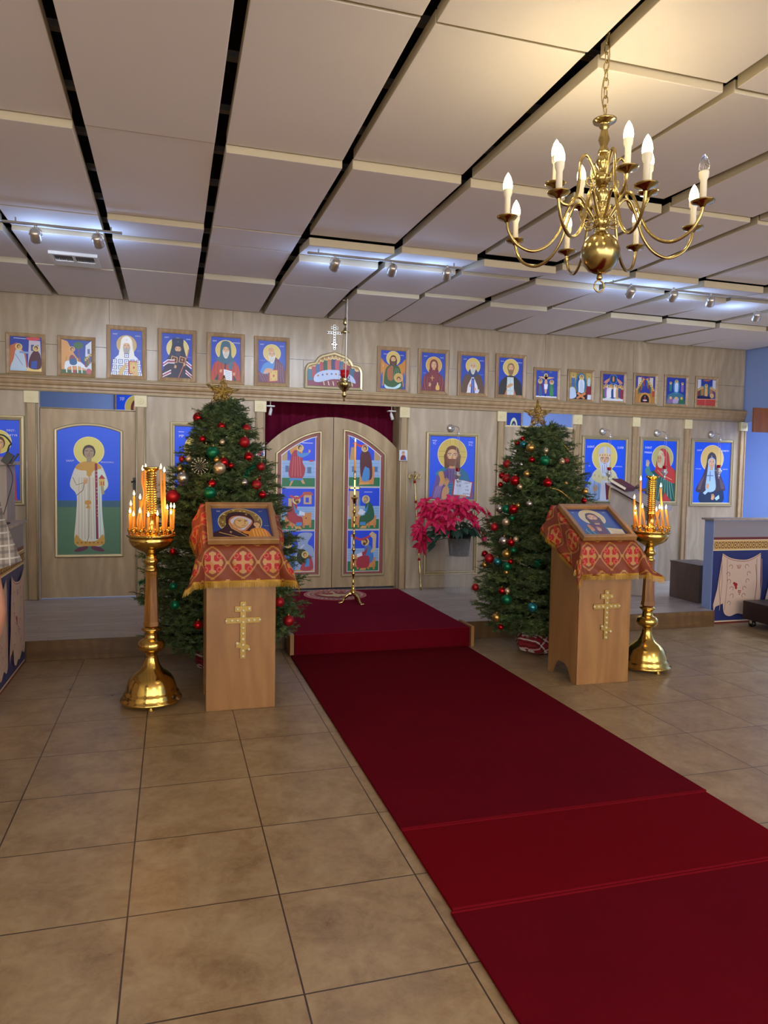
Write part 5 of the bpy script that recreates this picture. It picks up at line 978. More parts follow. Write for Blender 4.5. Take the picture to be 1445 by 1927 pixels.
def icon_on(label, x, y, fn):
    h = .217; Lh = .425; M = Matrix.Translation((x, y-.012, LH0+.021)) @ Matrix.Rotation(SL, 4, 'X')
    t = thing('framed_icon', label, 'icon', (x, y, LH0+.02), 'framed icons lying on the lecterns')
    pts = [(-h, 0), (h, 0), (h, Lh), (-h, Lh)]; prof = [(0, .004), (0, .036), (.003, .04), (.03, .04), (.034, .03), (.036, .012)]
    b = B(); rings = [[M @ Vector((a, c, hh)) for a, c in inset(pts, d)] for d, hh in prof]
    for A, C in zip(rings, rings[1:]):
        for i in range(4): b.add([A[i], A[(i+1) % 4], C[(i+1) % 4], C[i]], [(0, 1, 2, 3)])
    b.build('frame', MT['maple2'], t); b = B().box(-h+.004, h-.004, .004, Lh-.004, .004, .012, 0, M); b.build('backing', MT['oak'], t)
    W = 2*h-.07; a = (Lh-.07)/W; P = Paint(); fn(P, a); clipb(P, a); N = (M.to_3x3() @ Vector((0, 0, 1))).normalized(); U = M.to_3x3() @ Vector((W, 0, 0)); V_ = M.to_3x3() @ Vector((0, W, 0))
    P.to(B(), M @ Vector((-h+.035, .035, .0125)), U, V_, N).build('print', MT['paintgloss'], t); return t
XA, YA = .418, 4.515
XB, YB = 2.985, 4.49
lectern('icon_lectern', 'wooden icon lectern with studded brass cross, beside the candle stand nearer the deacon icon', XA, YA, (MT['maple'], MT['maple2']))
lectern('icon_lectern', 'wooden icon lectern with arched side cut-out, standing at the far side of the carpet', XB, YB, (MT['maple'], MT['maple2']))
cloth('red and gold brocade cloth with yellow fringe under the mother-and-child icon', XA, YA, .21, .2, 1)
cloth('red and gold brocade cloth with yellow fringe under the bearded man icon', XB, YB, .225, .2, 4, 1)
icon_on('framed icon of a veiled mother with child lying on red brocade', XA+.012, YA, ic_kazan)
icon_on('framed icon of a bearded man with open book lying on red brocade', XB+.012, YB, ic_christ_small)

# ------------------------------------------------------------------ brass candle stands with beeswax candles
def stand(label, x, y):
    t = thing('candle_stand', label, 'candle stand', (x, y, 0), 'tall brass votive candle stands')
    Pf = lambda pr: [(max(r, .0005), z) for r, z in pr]
    def L(n, pr, mat='brass', N=32, **k): return B().lathe(Pf(pr), (x, y, 0), N, **k).build(n, MT[mat], t)
    L('base', [(.1, .024), (.185, .024), (.19, .03), (.188, .04), (.176, .048), (.176, .056), (.168, .066), (.17, .074), (.16, .082), (.156, .1), (.148, .13), (.137, .16), (.122, .18), (.1, .2), (.07, .222), (.052, .25), (.04, .285), (.036, .31), (.04, .325), (.05, .333), (.066, .342), (.079, .36), (.083, .378), (.079, .396), (.066, .41), (.045, .418), (.04, .43), (.037, .45), (.042, .462), (.06, .474), (.062, .482), (.044, .49), (.04, .5)])
    for k in range(3):
        a = 2*pi*k/3-pi/2; B().lathe(Pf([(.012, 0), (.022, .003), (.02, .008), (.01, .014), (.016, .022), (.012, .03)]), (x+.15*cos(a), y+.15*sin(a), 0), 14).build('foot', MT['brass'], t)
    B().lathe([(.052, .5), (.05, .53), (.047, .53), (.037, .82), (.039, .83), (.039, .845)], (x, y, 0), 6, flat=True, phase=.4).build('shaft', MT['oakcol'], t)
    L('collar', [(.03, .844), (.042, .848), (.044, .86), (.036, .868), (.032, .88), (.034, .89), (.044, .9), (.046, .915), (.038, .926), (.034, .935), (.036, .945)])
    L('bowl', [(.03, .944), (.034, .955), (.05, .968), (.085, .985), (.115, 1.005), (.131, 1.03), (.136, 1.05), (.131, 1.055), (.14, 1.062), (.15, 1.07), (.15, 1.078), (.142, 1.082), (.04, 1.086), (.0005, 1.086)])
    for q in range(3):
        a = 2*pi*q/3+.5; B().ball((x+.158*cos(a), y+.158*sin(a), 1.074), .011, 10, 8).build('rim_knob', MT['brass'], t)
    for R_, n in ((.132, 14), (.088, 9)):
        for k in range(n):
            a = 2*pi*k/n+.2; B().lathe(Pf([(.006, 1.084), (.005, 1.096), (.0115, 1.103), (.0125, 1.118), (.0105, 1.118), (.009, 1.106), (.0005, 1.106)]), (x+R_*cos(a), y+R_*sin(a), 0), 10).build('candle_cup', MT['brass'], t)
    pr = [(.04, 1.085), (.045, 1.1), (.03, 1.108), (.028, 1.2), (.036, 1.208), (.036, 1.216)]
    for k in range(16): zz = 1.22+.0155*k; pr += [(.026, zz), (.0335, zz+.005), (.0335, zz+.009), (.026, zz+.0145)]
    pr += [(.027, 1.47), (.03, 1.475), (.05, 1.49), (.052, 1.5), (.048, 1.502), (.036, 1.492), (.0005, 1.49)]
    L('lamp_column', pr, 'brass', 20); return t
CX1, CY1, CX2, CY2 = -.12, 4.76, 3.545, 4.76
stand('brass candle stand with many lit candles, in front of the painted deacon door', CX1, CY1)
stand('brass candle stand with lit candles, partly behind the lectern far across the carpet', CX2, CY2)
lights = []
def light(kind, name, loc, energy, color, **k):
    d = bpy.data.lights.new(name, kind); d.energy = energy; d.color = color[:3]
    for a, v in k.items(): setattr(d, a, v)
    o = bpy.data.objects.new(name, d); COL.objects.link(o); o.location = loc; return o
def candle(label, grp, pts, h, r, lit=True):
    base = Vector(pts[0]); t = thing('beeswax_candle', label, 'candle', base, grp)
    cp = spline([tuple(p) for p in pts], False, 4) if len(pts) > 2 else [pts[0], pts[-1]]
    B().tube(cp, r, 10).build('wax', MT['waxlit'], t); tp = Vector(cp[-1])
    B().tube([tp-Vector((0, 0, .001)), tp+Vector((.001, 0, .008))], .0011, 6).build('wick', MT['black'], t)
    B().lathe([(.0005, 0), (.0042, .004), (.006, .01), (.0055, .016), (.003, .024), (.0004, .034)], tp+Vector((.0005, 0, .004)), 10).build('flame', MT['flame'], t)
    return tp
def candles(cx, cy, items, where, grp):
    zb = 1.108; tips = []
    for k, (bx, tx, ty, row, lb) in enumerate(items):
        Rr_ = (.132, .088)[row in 'iI']; y0 = cy
        x = PY(bx, 990, y0).x; dx = max(-Rr_*.985, min(Rr_*.985, x-cx)); dy = sqrt(max(0, Rr_*Rr_-dx*dx))*(1 if row in 'bI' else -1)
        y = y0+dy; x = cx+dx; tp = PY(tx, ty, y); tp.x = max(min(tp.x, x+.03), x-.03)
        if 'bent' in lb:
            m = [(x, y, zb), (x-.012, y, zb+.04), (x+.004, y, zb+.12), (x+.03, y, zb+.22), (x+.018, y, zb+.3), tuple(tp)]
        elif lb.startswith('tall'): m = [(x, y, zb), (x+(tp.x-x)*.2, y, (zb*2+tp.z)/3), (x+(tp.x-x)*.7, y, (zb+tp.z*2)/3), tuple(tp)]
        else: m = [(x, y, zb), (tp.x, y, tp.z)]
        tips.append(candle('%s beeswax candle %s' % (lb, where), grp, m, 0, .0078))
    return tips
LT = candles(CX1, CY1, [(244.5, 244.5, 967, 'f', 'short outermost lit'), (251, 251, 973, 'f', 'second short outer lit'), (246, 246, 953, 'b', 'slightly taller back lit'), (252, 252, 934, 'b', 'thin medium-height upright lit'), (263, 263, 967, 'f', 'short lit front'), (262, 268.5, 887, 'I', 'tall bent lit'), (270, 274, 884, 'b', 'tall straight lit back'), (268, 263.5, 941, 'i', 'medium leaning lit'), (279, 279, 974, 'f', 'short front lit, just off the column,'), (296.5, 296, 972, 'f', 'short front lit, tree side of column,'), (307, 302.5, 884, 'i', 'tall thick lit'), (310, 309, 890, 'I', 'tall thin lit back'), (314.5, 314.5, 960, 'i', 'medium lit'), (321.5, 321.5, 969, 'f', 'short second-to-last lit front'), (327.5, 327.5, 958, 'f', 'short last lit outer'), (321.5, 321.5, 957, 'b', 'short last lit back')], 'on the stand before the deacon door', 'lit candles on the stand before the deacon door')
RT = candles(CX2, CY2, [(1184, 1183, 969, 'f', 'short lit outer'), (1192, 1192, 960, 'f', 'medium lit front'), (1194, 1193.5, 940, 'b', 'thick taller lit back'), (1202, 1202, 957, 'f', 'upright lit front'), (1205, 1205.5, 905, 'I', 'tall straight lit back'), (1219.5, 1219.5, 963, 'f', 'short lit central front'), (1229, 1229, 960, 'f', 'short lit front'), (1232, 1233, 903, 'I', 'tall thin lit back'), (1235.5, 1236, 918, 'i', 'tall thick lit'), (1241, 1241, 959, 'f', 'short lit second-to-last'), (1246, 1246, 958.5, 'b', 'short lit last')], 'on the stand behind the far lectern', 'lit candles on the stand behind the far lectern')
for nm, tips in (('candle_light', LT), ('candle_light', RT)):
    for k in range(0, len(tips), 3): light('POINT', nm, tips[k]+Vector((0, 0, .03)), .6, hx('#ffab52'), shadow_soft_size=.02)

# ------------------------------------------------------------------ Christmas trees
TXA, TYA, TXB, TYB = .37, 5.5, 2.985, 5.47
PA = [(.2, .5), (.45, .6), (.65, .6), (.9, .55), (1.2, .46), (1.5, .35), (1.8, .2), (1.95, .09), (2.02, .03)]
PB = [(.2, .38), (.36, .5), (.5, .53), (.75, .47), (1.0, .44), (1.3, .4), (1.55, .33), (1.72, .24), (1.86, .13), (1.95, .03)]
def rad(P, z):
    for (z0, r0), (z1, r1) in zip(P, P[1:]):
        if z0 <= z <= z1: return r0+(r1-r0)*(z-z0)/(z1-z0)
    return P[0][1] if z < P[0][0] else .02
def wrap(t, x, y, seed):
    R = random.Random(seed); pr = [(.05, .004), (.13, .006), (.175, .03), (.19, .07), (.185, .12), (.155, .17), (.1, .21), (.06, .24), (.045, .26)]
    b = B(); n = 40; vs = []
    for i, (r, z) in enumerate(pr):
        for k in range(n): a = 2*pi*k/n; q = r*(1+.05*sin(a*7+seed)+.03*sin(a*13+i)); vs.append((x+q*cos(a), y+q*sin(a), z))
    b.add(vs, [(i*n+k, i*n+(k+1) % n, (i+1)*n+(k+1) % n, (i+1)*n+k) for i in range(len(pr)-1) for k in range(n)]+[tuple(range(n-1, -1, -1))], True)
    o = b.build('plaid_wrap', MT['plaid'], t); o['label'] = 'red and white plaid wrap'
def tree(label, ax, ay, P, seed, ymin, topz):
    R = random.Random(seed); t = thing('christmas_tree', label, 'Christmas tree', (ax, ay, 0), 'decorated Christmas trees')
    B().tube([(ax, ay, .1), (ax, ay, 1.0), (ax, ay, topz)], [.035, .025, .006], 8).build('trunk', MT['bark'], t)
    b, st = B(), B()
    def needles(p, q, n, ln):
        d = q-p
        if d.length < 1e-4: return
        dn = d.normalized(); u = dn.cross(Vector((0, 0, 1))); u = u.normalized() if u.length > .01 else Vector((1, 0, 0)); v = u.cross(dn)
        for k in range(n):
            c = p+d*R.random(); a = R.uniform(0, 2*pi); o = (u*cos(a)+v*sin(a)*.7+dn*R.uniform(.4, .9)).normalized(); w = o.cross(dn).normalized()*.003; e = c+o*ln*R.uniform(.75, 1.15)
            if e.y < ymin: continue
            b.add([c-w, c+w, e], [(0, 1, 2)])
    N = 520
    for i in range(N):
        z = .22+(topz-.24)*((i+R.random())/N)**1.08; r = rad(P, z)*R.uniform(.78, 1.1); a = i*2.39996+R.uniform(-.3, .3)
        di = Vector((cos(a), sin(a), 0)); lift = .12+.5*(z/topz)**2
        p0 = Vector((ax, ay, z-.14*min(1, r*2))); tip = Vector((ax, ay, 0))+di*r+Vector((0, 0, z+R.uniform(-.03, .05)))
        mid = p0.lerp(tip, .5)+Vector((0, 0, .02))
        if tip.y < ymin+.03: tip += Vector((0, ymin+.03-tip.y, 0))
        pts = [p0, mid, tip]; st.tube([p0, mid, tip], [.006, .004, .002], 4)
        segs = 6
        def at(u): return pts[0].lerp(pts[1], u*2) if u < .5 else pts[1].lerp(pts[2], u*2-1)
        for k in range(segs): needles(at(.2+.8*k/segs), at(.2+.8*(k+1)/segs), 16, .032)
        nt = 7+int(r*15)
        for k in range(nt):
            u = .35+.62*(k+R.random()*.6)/nt; c = at(u); s = 1 if k % 2 else -1; sd = Vector((-di.y, di.x, 0))*s; ln = (.06+.26*r*(1-u)+.03)*R.uniform(.7, 1.15)
            e = c+(sd*R.uniform(.6, 1)+di*.75+Vector((0, 0, R.uniform(-.25, .35)))).normalized()*ln
            needles(c, e, int(14+ln*120), .03); st.tube([c, e], [.0025, .0012], 3)
    for k in range(9): a = R.uniform(0, 6.28); p = Vector((ax, ay, topz-.12)); e = p+Vector((cos(a)*.05, sin(a)*.05, R.uniform(.06, .16))); needles(p, e, 30, .024)
    wrap(t, ax, ay-.03, seed); b.build('foliage', MT['needles'], t); st.build('twigs', MT['bark'], t); return t
tree('tall decorated fir behind the mother-and-child icon lectern', TXA, TYA, PA, 11, 5.0, 1.98)
tree('decorated fir with plaid-wrapped base beside the poinsettias', TXB, TYB, PB, 23, 4.97, 1.9)
def surf(px, py, ax, ay, P, k=1.06):
    d = ray(px, py).normalized(); best = None; s = 3.5
    while s < 9:
        p = CAM+d*s; q = sqrt((p.x-ax)**2+(p.y-ay)**2); r = rad(P, p.z)*k
        if q < r: return p
        if best is None or q-r < best[0]: best = (q-r, p.copy())
        s += .01
    return best[1]
BAUB = {}
def bauble_proto(c):
    t = thing('bauble', 'bauble', 'ornament', (0, 0, 0)); gl = c[0] in ('green',)
    o = B().ball((0, 0, 0), 1, 20, 14).build('ball', MT['b_'+c], t); B().lathe([(.22, .95), (.22, 1.12), (.16, 1.18), (.0005, 1.18)], (0, 0, 0), 10).build('cap', MT['b_gold'], t)
    B().tube([(.12*cos(k), 0, 1.24+.12*sin(k)) for k in [i*.7 for i in range(9)]], .03, 5, True).build('hook', MT['b_gold'], t); return t
ORD = ['topmost', 'second', 'third', 'fourth', 'fifth', 'sixth', 'seventh', 'eighth', 'ninth', 'tenth', 'eleventh', 'twelfth', 'thirteenth', 'fourteenth', 'fifteenth', 'sixteenth', 'seventeenth', 'eighteenth', 'nineteenth', 'twentieth', 'twenty-first', 'twenty-second']
WORD = {'red': 'shiny red', 'redmatte': 'satin red', 'green': 'green', 'gold': 'gold', 'silver': 'silver', 'champagne': 'champagne', 'teal': 'teal'}
def baubles(items, ax, ay, P, ppm, where, grp):
    cnt = {}
    for px, py, r, c in sorted(items, key=lambda e: e[1]):
        p = surf(px, py, ax, ay, P); k = cnt.get(c, 0); cnt[c] = k+1
        if c not in BAUB: BAUB[c] = o = bauble_proto(c)
        else: o = copy_tree(BAUB[c])
        R_ = r/ppm; o.location = p-ray(px, py).normalized()*R_*.3; o.scale = (R_, R_, R_); o.rotation_euler = (.1*sin(px), .1*cos(py), px)
        o['label'] = '%s bauble, %s from top of its colour, fir %s' % (WORD[c], ORD[k] if k else 'first', where); o['group'] = grp
LB = [(373, 786, 10, 'red'), (417, 802, 7, 'red'), (464, 807, 8.5, 'redmatte'), (460, 832, 10, 'redmatte'), (381, 826, 6, 'red'), (400, 851, 11, 'green'), (468, 860, 9, 'red'), (418, 832, 5, 'champagne'), (421, 870, 9, 'red'), (408, 865, 5.5, 'gold'), (413, 881, 11, 'champagne'), (342, 864, 5.5, 'redmatte'), (355, 863, 6, 'champagne'), (344, 899, 11, 'silver'), (338, 882, 6, 'gold'), (399, 910, 7, 'red'), (395, 927, 11, 'green'), (325, 934, 12, 'redmatte'), (491, 878, 8, 'redmatte'), (483, 912, 9, 'redmatte'), (494, 931, 7, 'red'), (488, 900, 4, 'red'), (460, 908, 6, 'silver'), (435, 876, 5, 'red'), (325, 1038, 6, 'red'), (326, 1103, 7, 'green'), (329, 1138, 8, 'green'), (373, 1176, 8, 'red'), (525.5, 1133, 9, 'redmatte'), (543, 1168, 10, 'redmatte'), (517, 1150, 3.5, 'red')]
RB = [(983, 826, 4.5, 'red'), (973, 834, 5, 'red'), (985, 836, 6.5, 'teal'), (998.5, 842.5, 8.5, 'gold'), (1027, 848, 5, 'champagne'), (1000.5, 865, 5.5, 'red'), (1024.5, 866.5, 9.5, 'green'), (954, 873, 7.5, 'redmatte'), (981, 874, 3.5, 'silver'), (1057, 868, 5.5, 'champagne'), (1065.5, 866, 5, 'redmatte'), (944.5, 895, 6, 'red'), (953, 900, 8, 'redmatte'), (968.7, 904, 9, 'red'), (991, 891.5, 6, 'gold'), (941.5, 912, 5, 'red'), (978, 916, 5, 'champagne'), (1030, 908, 8, 'red'), (1065, 909, 3, 'gold'), (1101, 924.5, 6, 'gold'), (1099, 942, 5, 'red'), (940.5, 956.5, 8, 'silver'), (952.7, 958, 8, 'green'), (966, 958, 8.5, 'red'), (975, 951, 4, 'gold'), (996, 948, 6, 'silver'), (952, 982, 7, 'champagne'), (963, 975, 5, 'green'), (930, 991.5, 7.5, 'redmatte'), (947.5, 1017.5, 8, 'silver'), (961.4, 1020.5, 7, 'red'), (970.7, 1014.7, 5, 'champagne'), (953, 1042, 8, 'gold'), (965.8, 1035.5, 5.5, 'green'), (912, 1042, 6, 'red'), (920.7, 1051, 9, 'redmatte'), (960.5, 1057, 5, 'red'), (936, 1057, 7.5, 'teal'), (954, 1065.6, 8.5, 'green'), (952.7, 1077, 4.5, 'gold'), (912, 1062.7, 5.5, 'gold'), (894.5, 1105, 7, 'redmatte'), (944.5, 1112, 6.5, 'red'), (954.7, 1112, 5, 'champagne'), (952.7, 1128, 9, 'green'), (1001.5, 1142.6, 9, 'teal'), (933.8, 1161.5, 8, 'gold'), (942, 1180, 5.5, 'red')]
baubles(LB, TXA, TYA, PA, 258, 'behind the mother-and-child icon', 'baubles on the fir behind the mother-and-child icon')
baubles(RB, TXB, TYB, PB, 224, 'beside the poinsettias', 'baubles on the fir beside the poinsettias')
def star(label, px, py, ax, ay, r, tilt):
    c = PY(px, py, ay-.03); t = thing('star_topper', label, 'star ornament', c, 'gold star tree toppers'); b = B(); M = Matrix.Rotation(tilt, 4, 'Y'); o = []
    for k in range(10): a = pi/2+pi*k/5; q = r*(1 if k % 2 == 0 else .42); o.append(c+(M @ Vector((q*cos(a), 0, q*sin(a)))))
    for k in range(10): b.tube([o[k], o[(k+1) % 10]], .0035, 5)
    for s in (-1, 1):
        ce = c+Vector((0, s*.03, 0))
        for k in range(10):
            b.tube([ce, o[k]], .003, 5); q = o[k].lerp(o[(k+1) % 10], .5)
            b.tube([ce.lerp(o[k], .5), q], .0022, 4); b.tube([ce.lerp(o[(k+1) % 10], .5), q], .0022, 4); b.tube([ce.lerp(o[k], .45), ce.lerp(o[(k+1) % 10], .45)], .0022, 4); b.tube([ce.lerp(o[k], .75), ce.lerp(o[(k+1) % 10], .6)], .0022, 4)
            b.tube([ce, q], .0022, 4)
    b.build('star', MT['glitter'], t); b = B(); pr = []
    for k in range(26): b_a = k*.7; pr.append(c+Vector((.022*cos(b_a), .03+.022*sin(b_a), -r*.45-.0042*k)))
    b.tube(pr, .0025, 5).build('coil', MT['glitter'], t)
star('gold filigree star on the fir behind the mother-and-child icon', 418, 738, TXA, TYA, .125, .12)
star('gold filigree star on the fir beside the poinsettias', 1012, 782, TXB, TYB, .135, -.04)
def garland(name, label, pts, ax, ay, P, mat, bead, n, r, seed):
    R = random.Random(seed); ps = [surf(a, c, ax, ay, P, 1.0) for a, c in pts]; b = B(); sp = spline([tuple(p) for p in ps], False, n)
    if bead:
        for p in sp: b.ball(p, r*R.uniform(.7, 1.2), 8, 6)
        b.tube(sp, .0012, 4)
    else:
        b.tube(sp, .002, 4)
        for p in sp:
            for k in range(14): d = Vector((R.gauss(0, 1), R.gauss(0, 1), R.gauss(0, 1))).normalized()*r; w = Vector((R.gauss(0, 1), R.gauss(0, 1), R.gauss(0, 1))).normalized()*.002; p_ = Vector(p); b.add([p_-w, p_+w, p_+d], [(0, 1, 2)])
    tag(b.build(name, mat, None), label, 'garland')
garland('bead_garland', 'string of gold beads sloping from the upper side of the poinsettia fir', [(1033, 815), (1050, 828), (1062, 838), (1072, 850)], TXB, TYB, PB, MT['glitter'], True, 10, .006, 1)
garland('bead_garland', 'short yellow bead string across the middle of the poinsettia fir', [(1036, 918), (1050, 922), (1062, 930), (1078, 944)], TXB, TYB, PB, MT['glitter'], True, 10, .007, 2)
garland('tinsel_garland', 'green tinsel on the fir by the mother-and-child icon, upper part', [(482, 868), (476, 878), (466, 888), (462, 902)], TXA, TYA, PA, MT['tinsel'], False, 9, .03, 3)
garland('tinsel_garland', 'green tinsel low on the fir, beside the candle stand shaft', [(262, 1098), (272, 1094), (283, 1099)], TXA, TYA, PA, MT['tinsel'], False, 9, .035, 4)
garland('tinsel_garland', 'teal green tinsel low on the poinsettia fir', [(1008, 1042), (1014, 1054), (1008, 1064)], TXB, TYB, PB, MT['tinsel'], False, 9, .035, 5)
p = surf(376, 877, TXA, TYA, PA); b = B()
for k in range(14):
    a = 2*pi*k/14; q = p+Vector((cos(a)*.055, -.02, sin(a)*.055)); b.tube([p, q], .0022, 5); b.ball(q, .007, 8, 6); b.ball(p.lerp(q, .6), .0045, 6, 5)
tag(b.build('snowflake_ornament', MT['b_silver'], None), 'silver snowflake ornament with beaded spokes among the fir branches', 'ornament')
p = surf(970, 838, TXB, TYB, PB, 1.12); b = B()
for k in range(22): a = .9+k*.085; b.ball(p+Vector((.075-.09*sin(a)*1.1, 0, -.02+.13*cos(a+.9))), .012, 8, 6, k % 2)
tag(b.build('striped_ornament', [MT['whitemetal'], MT['black']], None), 'black and white striped curled ornament on the upper poinsettia fir', 'ornament')
# plaid wraps and tree blocks
q = PZ(1040, 1226, 0); tag(B().box(q.x+.06, q.x+.17, 5.3, 5.42, 0, .13).build('wood_block', MT['maple2'], None, .004, True), 'small pale wood block beside the plaid tree wrap', 'block')
# ------------------------------------------------------------------ chandelier
HX, HY = 1.611, 2.539
ch = thing('chandelier', 'brass twelve-arm chandelier with ball body hanging on a chain', 'chandelier', (HX, HY, 2.22))
def CL(n, pr, mat='brass2', N=24, par=ch): return B().lathe([(max(r, .0004), z) for r, z in pr], (HX, HY, 0), N).build(n, MT[mat], par)
CL('ball', [(.0004, 2.288), (.02, 2.29), (.045, 2.302), (.064, 2.325), (.075, 2.355), (.075, 2.38), (.066, 2.408), (.048, 2.43), (.025, 2.442), (.02, 2.455), (.028, 2.462)])
CL('hub', [(.02, 2.455), (.03, 2.47), (.036, 2.488), (.03, 2.505), (.02, 2.515), (.016, 2.53), (.024, 2.538), (.024, 2.546), (.016, 2.552), (.02, 2.57), (.03, 2.59), (.022, 2.61), (.015, 2.62)])
CL('upper_hub', [(.015, 2.618), (.022, 2.628), (.034, 2.64), (.036, 2.655), (.03, 2.668), (.02, 2.675), (.016, 2.69), (.026, 2.705), (.029, 2.718), (.02, 2.735), (.014, 2.742)])
CL('stem', [(.013, 2.74), (.022, 2.75), (.019, 2.762), (.013, 2.775), (.022, 2.8), (.016, 2.822), (.012, 2.84), (.02, 2.848), (.014, 2.856), (.02, 2.862), (.044, 2.868), (.046, 2.874), (.02, 2.88), (.01, 2.892)])
b = B(); b.lathe([(.006, 2.262), (.012, 2.27), (.008, 2.29)], (HX, HY, 0), 12); b.tube([(HX+.022*cos(k*2*pi/20), HY, 2.24+.022*sin(k*2*pi/20)) for k in range(20)], .0032, 8, True); b.build('finial_ring', MT['brass2'], ch)
b = B(); z = 2.892; k = 0
while z < 3.2:
    a = pi/2*(k % 2)+.5; b.tube([(HX+.0105*cos(q)*cos(a), HY+.0105*cos(q)*sin(a), z+.02+.02*sin(q)*1.05) for q in [i*2*pi/14 for i in range(14)]], .0023, 6, True); z += .033; k += 1
b.tube(spline([(HX+.006, HY, 2.88), (HX-.016, HY, 2.95), (HX-.012, HY, 3.02), (HX+.012, HY, 3.1), (HX+.004, HY, 3.23)], False, 6), .0018, 5)
b.build('chain', MT['brass2'], ch); B().tube([(HX, HY, 3.2), (HX, HY, 3.52)], .005, 8).build('hanger_rod', MT['brass2'], ch)
LOW = [(.03, 2.5), (.055, 2.535), (.085, 2.575), (.115, 2.57), (.14, 2.52), (.17, 2.44), (.215, 2.385), (.275, 2.362), (.335, 2.385), (.368, 2.43), (.377, 2.472)]
UPP = [(.028, 2.655), (.045, 2.7), (.07, 2.735), (.092, 2.715), (.097, 2.65), (.105, 2.585), (.13, 2.545), (.162, 2.545), (.187, 2.575), (.194, 2.603)]
def chand_arm(prof, ang, rb, zb, lit):
    di = Vector((cos(ang), sin(ang), 0)); C_ = Vector((HX, HY, 0))
    arm = B().tube([C_+di*r+Vector((0, 0, z)) for r, z in spline(prof, False, 5)], .0062, 10); 
    sc = [(prof[0][0]+.004+.03*t+.016*cos(4.5*t*2), prof[0][1]-.02+.016*sin(4.5*t*2)) for t in [i/12 for i in range(13)]]
    arm.tube([C_+di*r+Vector((0, 0, z)) for r, z in sc], .003, 6); arm = arm.build('arm', MT['brass2'], ch)
    p = C_+di*rb
    B().lathe([(.008, zb-.012), (.014, zb-.004), (.034, zb+.002), (.041, zb+.008), (.041, zb+.01), (.03, zb+.006), (.012, zb+.006), (.0004, zb+.006)], p, 20).build('drip_pan', MT['brass2'], arm)
    B().lathe([(.0115, zb+.005), (.0115, zb+.082), (.0165, zb+.092), (.0175, zb+.108), (.017, zb+.112), (.0004, zb+.112)], p, 16).build('candle_sleeve', MT['candletube'], arm)
    B().lathe([(.0004, zb+.111), (.0165, zb+.112), (.0185, zb+.124), (.017, zb+.14), (.0115, zb+.158), (.005, zb+.17), (.0006, zb+.176)], p, 16).build('bulb', MT['bulb' if lit else 'glass'], arm)
    if not lit: B().tube([p+Vector((-.005, 0, zb+.114)), p+Vector((0, 0, zb+.14)), p+Vector((.005, 0, zb+.114))], .0014, 5).build('filament', MT['whitemetal'], arm)
    if lit: light('POINT', 'bulb_light', p+Vector((0, 0, zb+.14)), 5., hx('#ffe3a8'), shadow_soft_size=.02)
for k in range(8): chand_arm(LOW, -.179+2*pi*k/8, .377, 2.477, k != 7)
for k in range(4): chand_arm(UPP, -.112+2*pi*k/4, .194, 2.608, True)
# ------------------------------------------------------------------ track lights and vent
SZ, SY = 2.99, 5.26
def spot(px, py, tx, tz, label, e=26.):
    p = PZ(px, py, SZ); t = thing('spotlight', label, 'spotlight', (p.x, p.y, SZ+.06), 'chrome track spotlights'); tg = Vector((tx, YI, tz-.75)); d = (tg-p).normalized()
    M = Matrix.Translation(p) @ d.to_track_quat('-Z', 'Y').to_matrix().to_4x4()
    B().lathe([(.02, .045), (.03, .035), (.034, .01), (.034, -.03), (.036, -.04), (.031, -.041), (.0005, -.036)], (0, 0, 0), 18, M=M).build('head', MT['silver'], t)
    B().lathe([(.03, -.0405), (.03, -.0425), (.0005, -.0425)], (0, 0, 0), 18, M=M).build('lens', MT['spotglow'], t)
    b = B()
    for s in (-1, 1): b.tube([p+Vector((s*.038, 0, 0)), p+Vector((s*.036, 0, .03)), p+Vector((s*.012, 0, .05))], .003, 6)
    b.tube([p+Vector((0, 0, .046)), p+Vector((0, 0, .066))], .009, 8); b.build('yoke', MT['silver'], t)
    l = light('SPOT', 'spot_light', p+d*.05, e, (.72, .83, 1.), spot_size=radians(82), spot_blend=.85, shadow_soft_size=.03); l.rotation_euler = d.to_track_quat('-Z', 'Y').to_euler()
    light('POINT', 'spot_spill', p+Vector((0, .3, -.03)), 2.5, (.36, .56, 1.), shadow_soft_size=.03)
    return p
TL = [(67, 443, -.9, 2.55, 'first track spotlight over the small icons at the far end'), (184, 453, -.1, 2.55, 'track spotlight nearest the ceiling vent'), (631, 498, .9, 2.5, 'track spotlight in the middle of the room, nearest the hanging lamp'), (738, 508, 1.75, 2.5, 'second spotlight of the middle track'), (841, 516, 2.7, 2.5, 'spotlight at the chandelier end of the middle track'), (1187, 550, 4.2, 2.5, 'spotlight just past the chandelier ring, first on its track'), (1267, 557, 5.0, 2.4, 'second spotlight on the track beyond the chandelier'), (1337, 567, 6.0, 2.4, 'third spotlight on the track beyond the chandelier'), (1424, 595, 6.6, 2.3, 'spotlight closest to the blue wall, last of the row')]
SP = [spot(*a[:4], a[4], 52 if i < 6 else 40) for i, a in enumerate(TL)]
for a, b_, lb in ((0, 1, 'thin ceiling light track by the vent'), (2, 4, 'ceiling light track in the middle of the room'), (5, 8, 'long ceiling light track beyond the chandelier')):
    bt = B().box(SP[a].x-.2, SP[b_].x+.15, SY-.012, SY+.012, SZ+.067, SZ+.08)
    for xx in (SP[a].x-.12, SP[b_].x+.08): bt.tube([(xx, SY, SZ+.079), (xx, SY, SZ+.107)], .005, 8)
    tag(bt.build('light_track', MT['gridbar'], None, .002, True), lb, 'light track', 'ceiling light tracks')
q = [PZ(90, 471, 3.115), PZ(187, 483, 3.115), PZ(190, 501, 3.115), PZ(103, 497, 3.115)]; x0, x1, y0, y1 = -.9, -.55, 6.09, 6.42
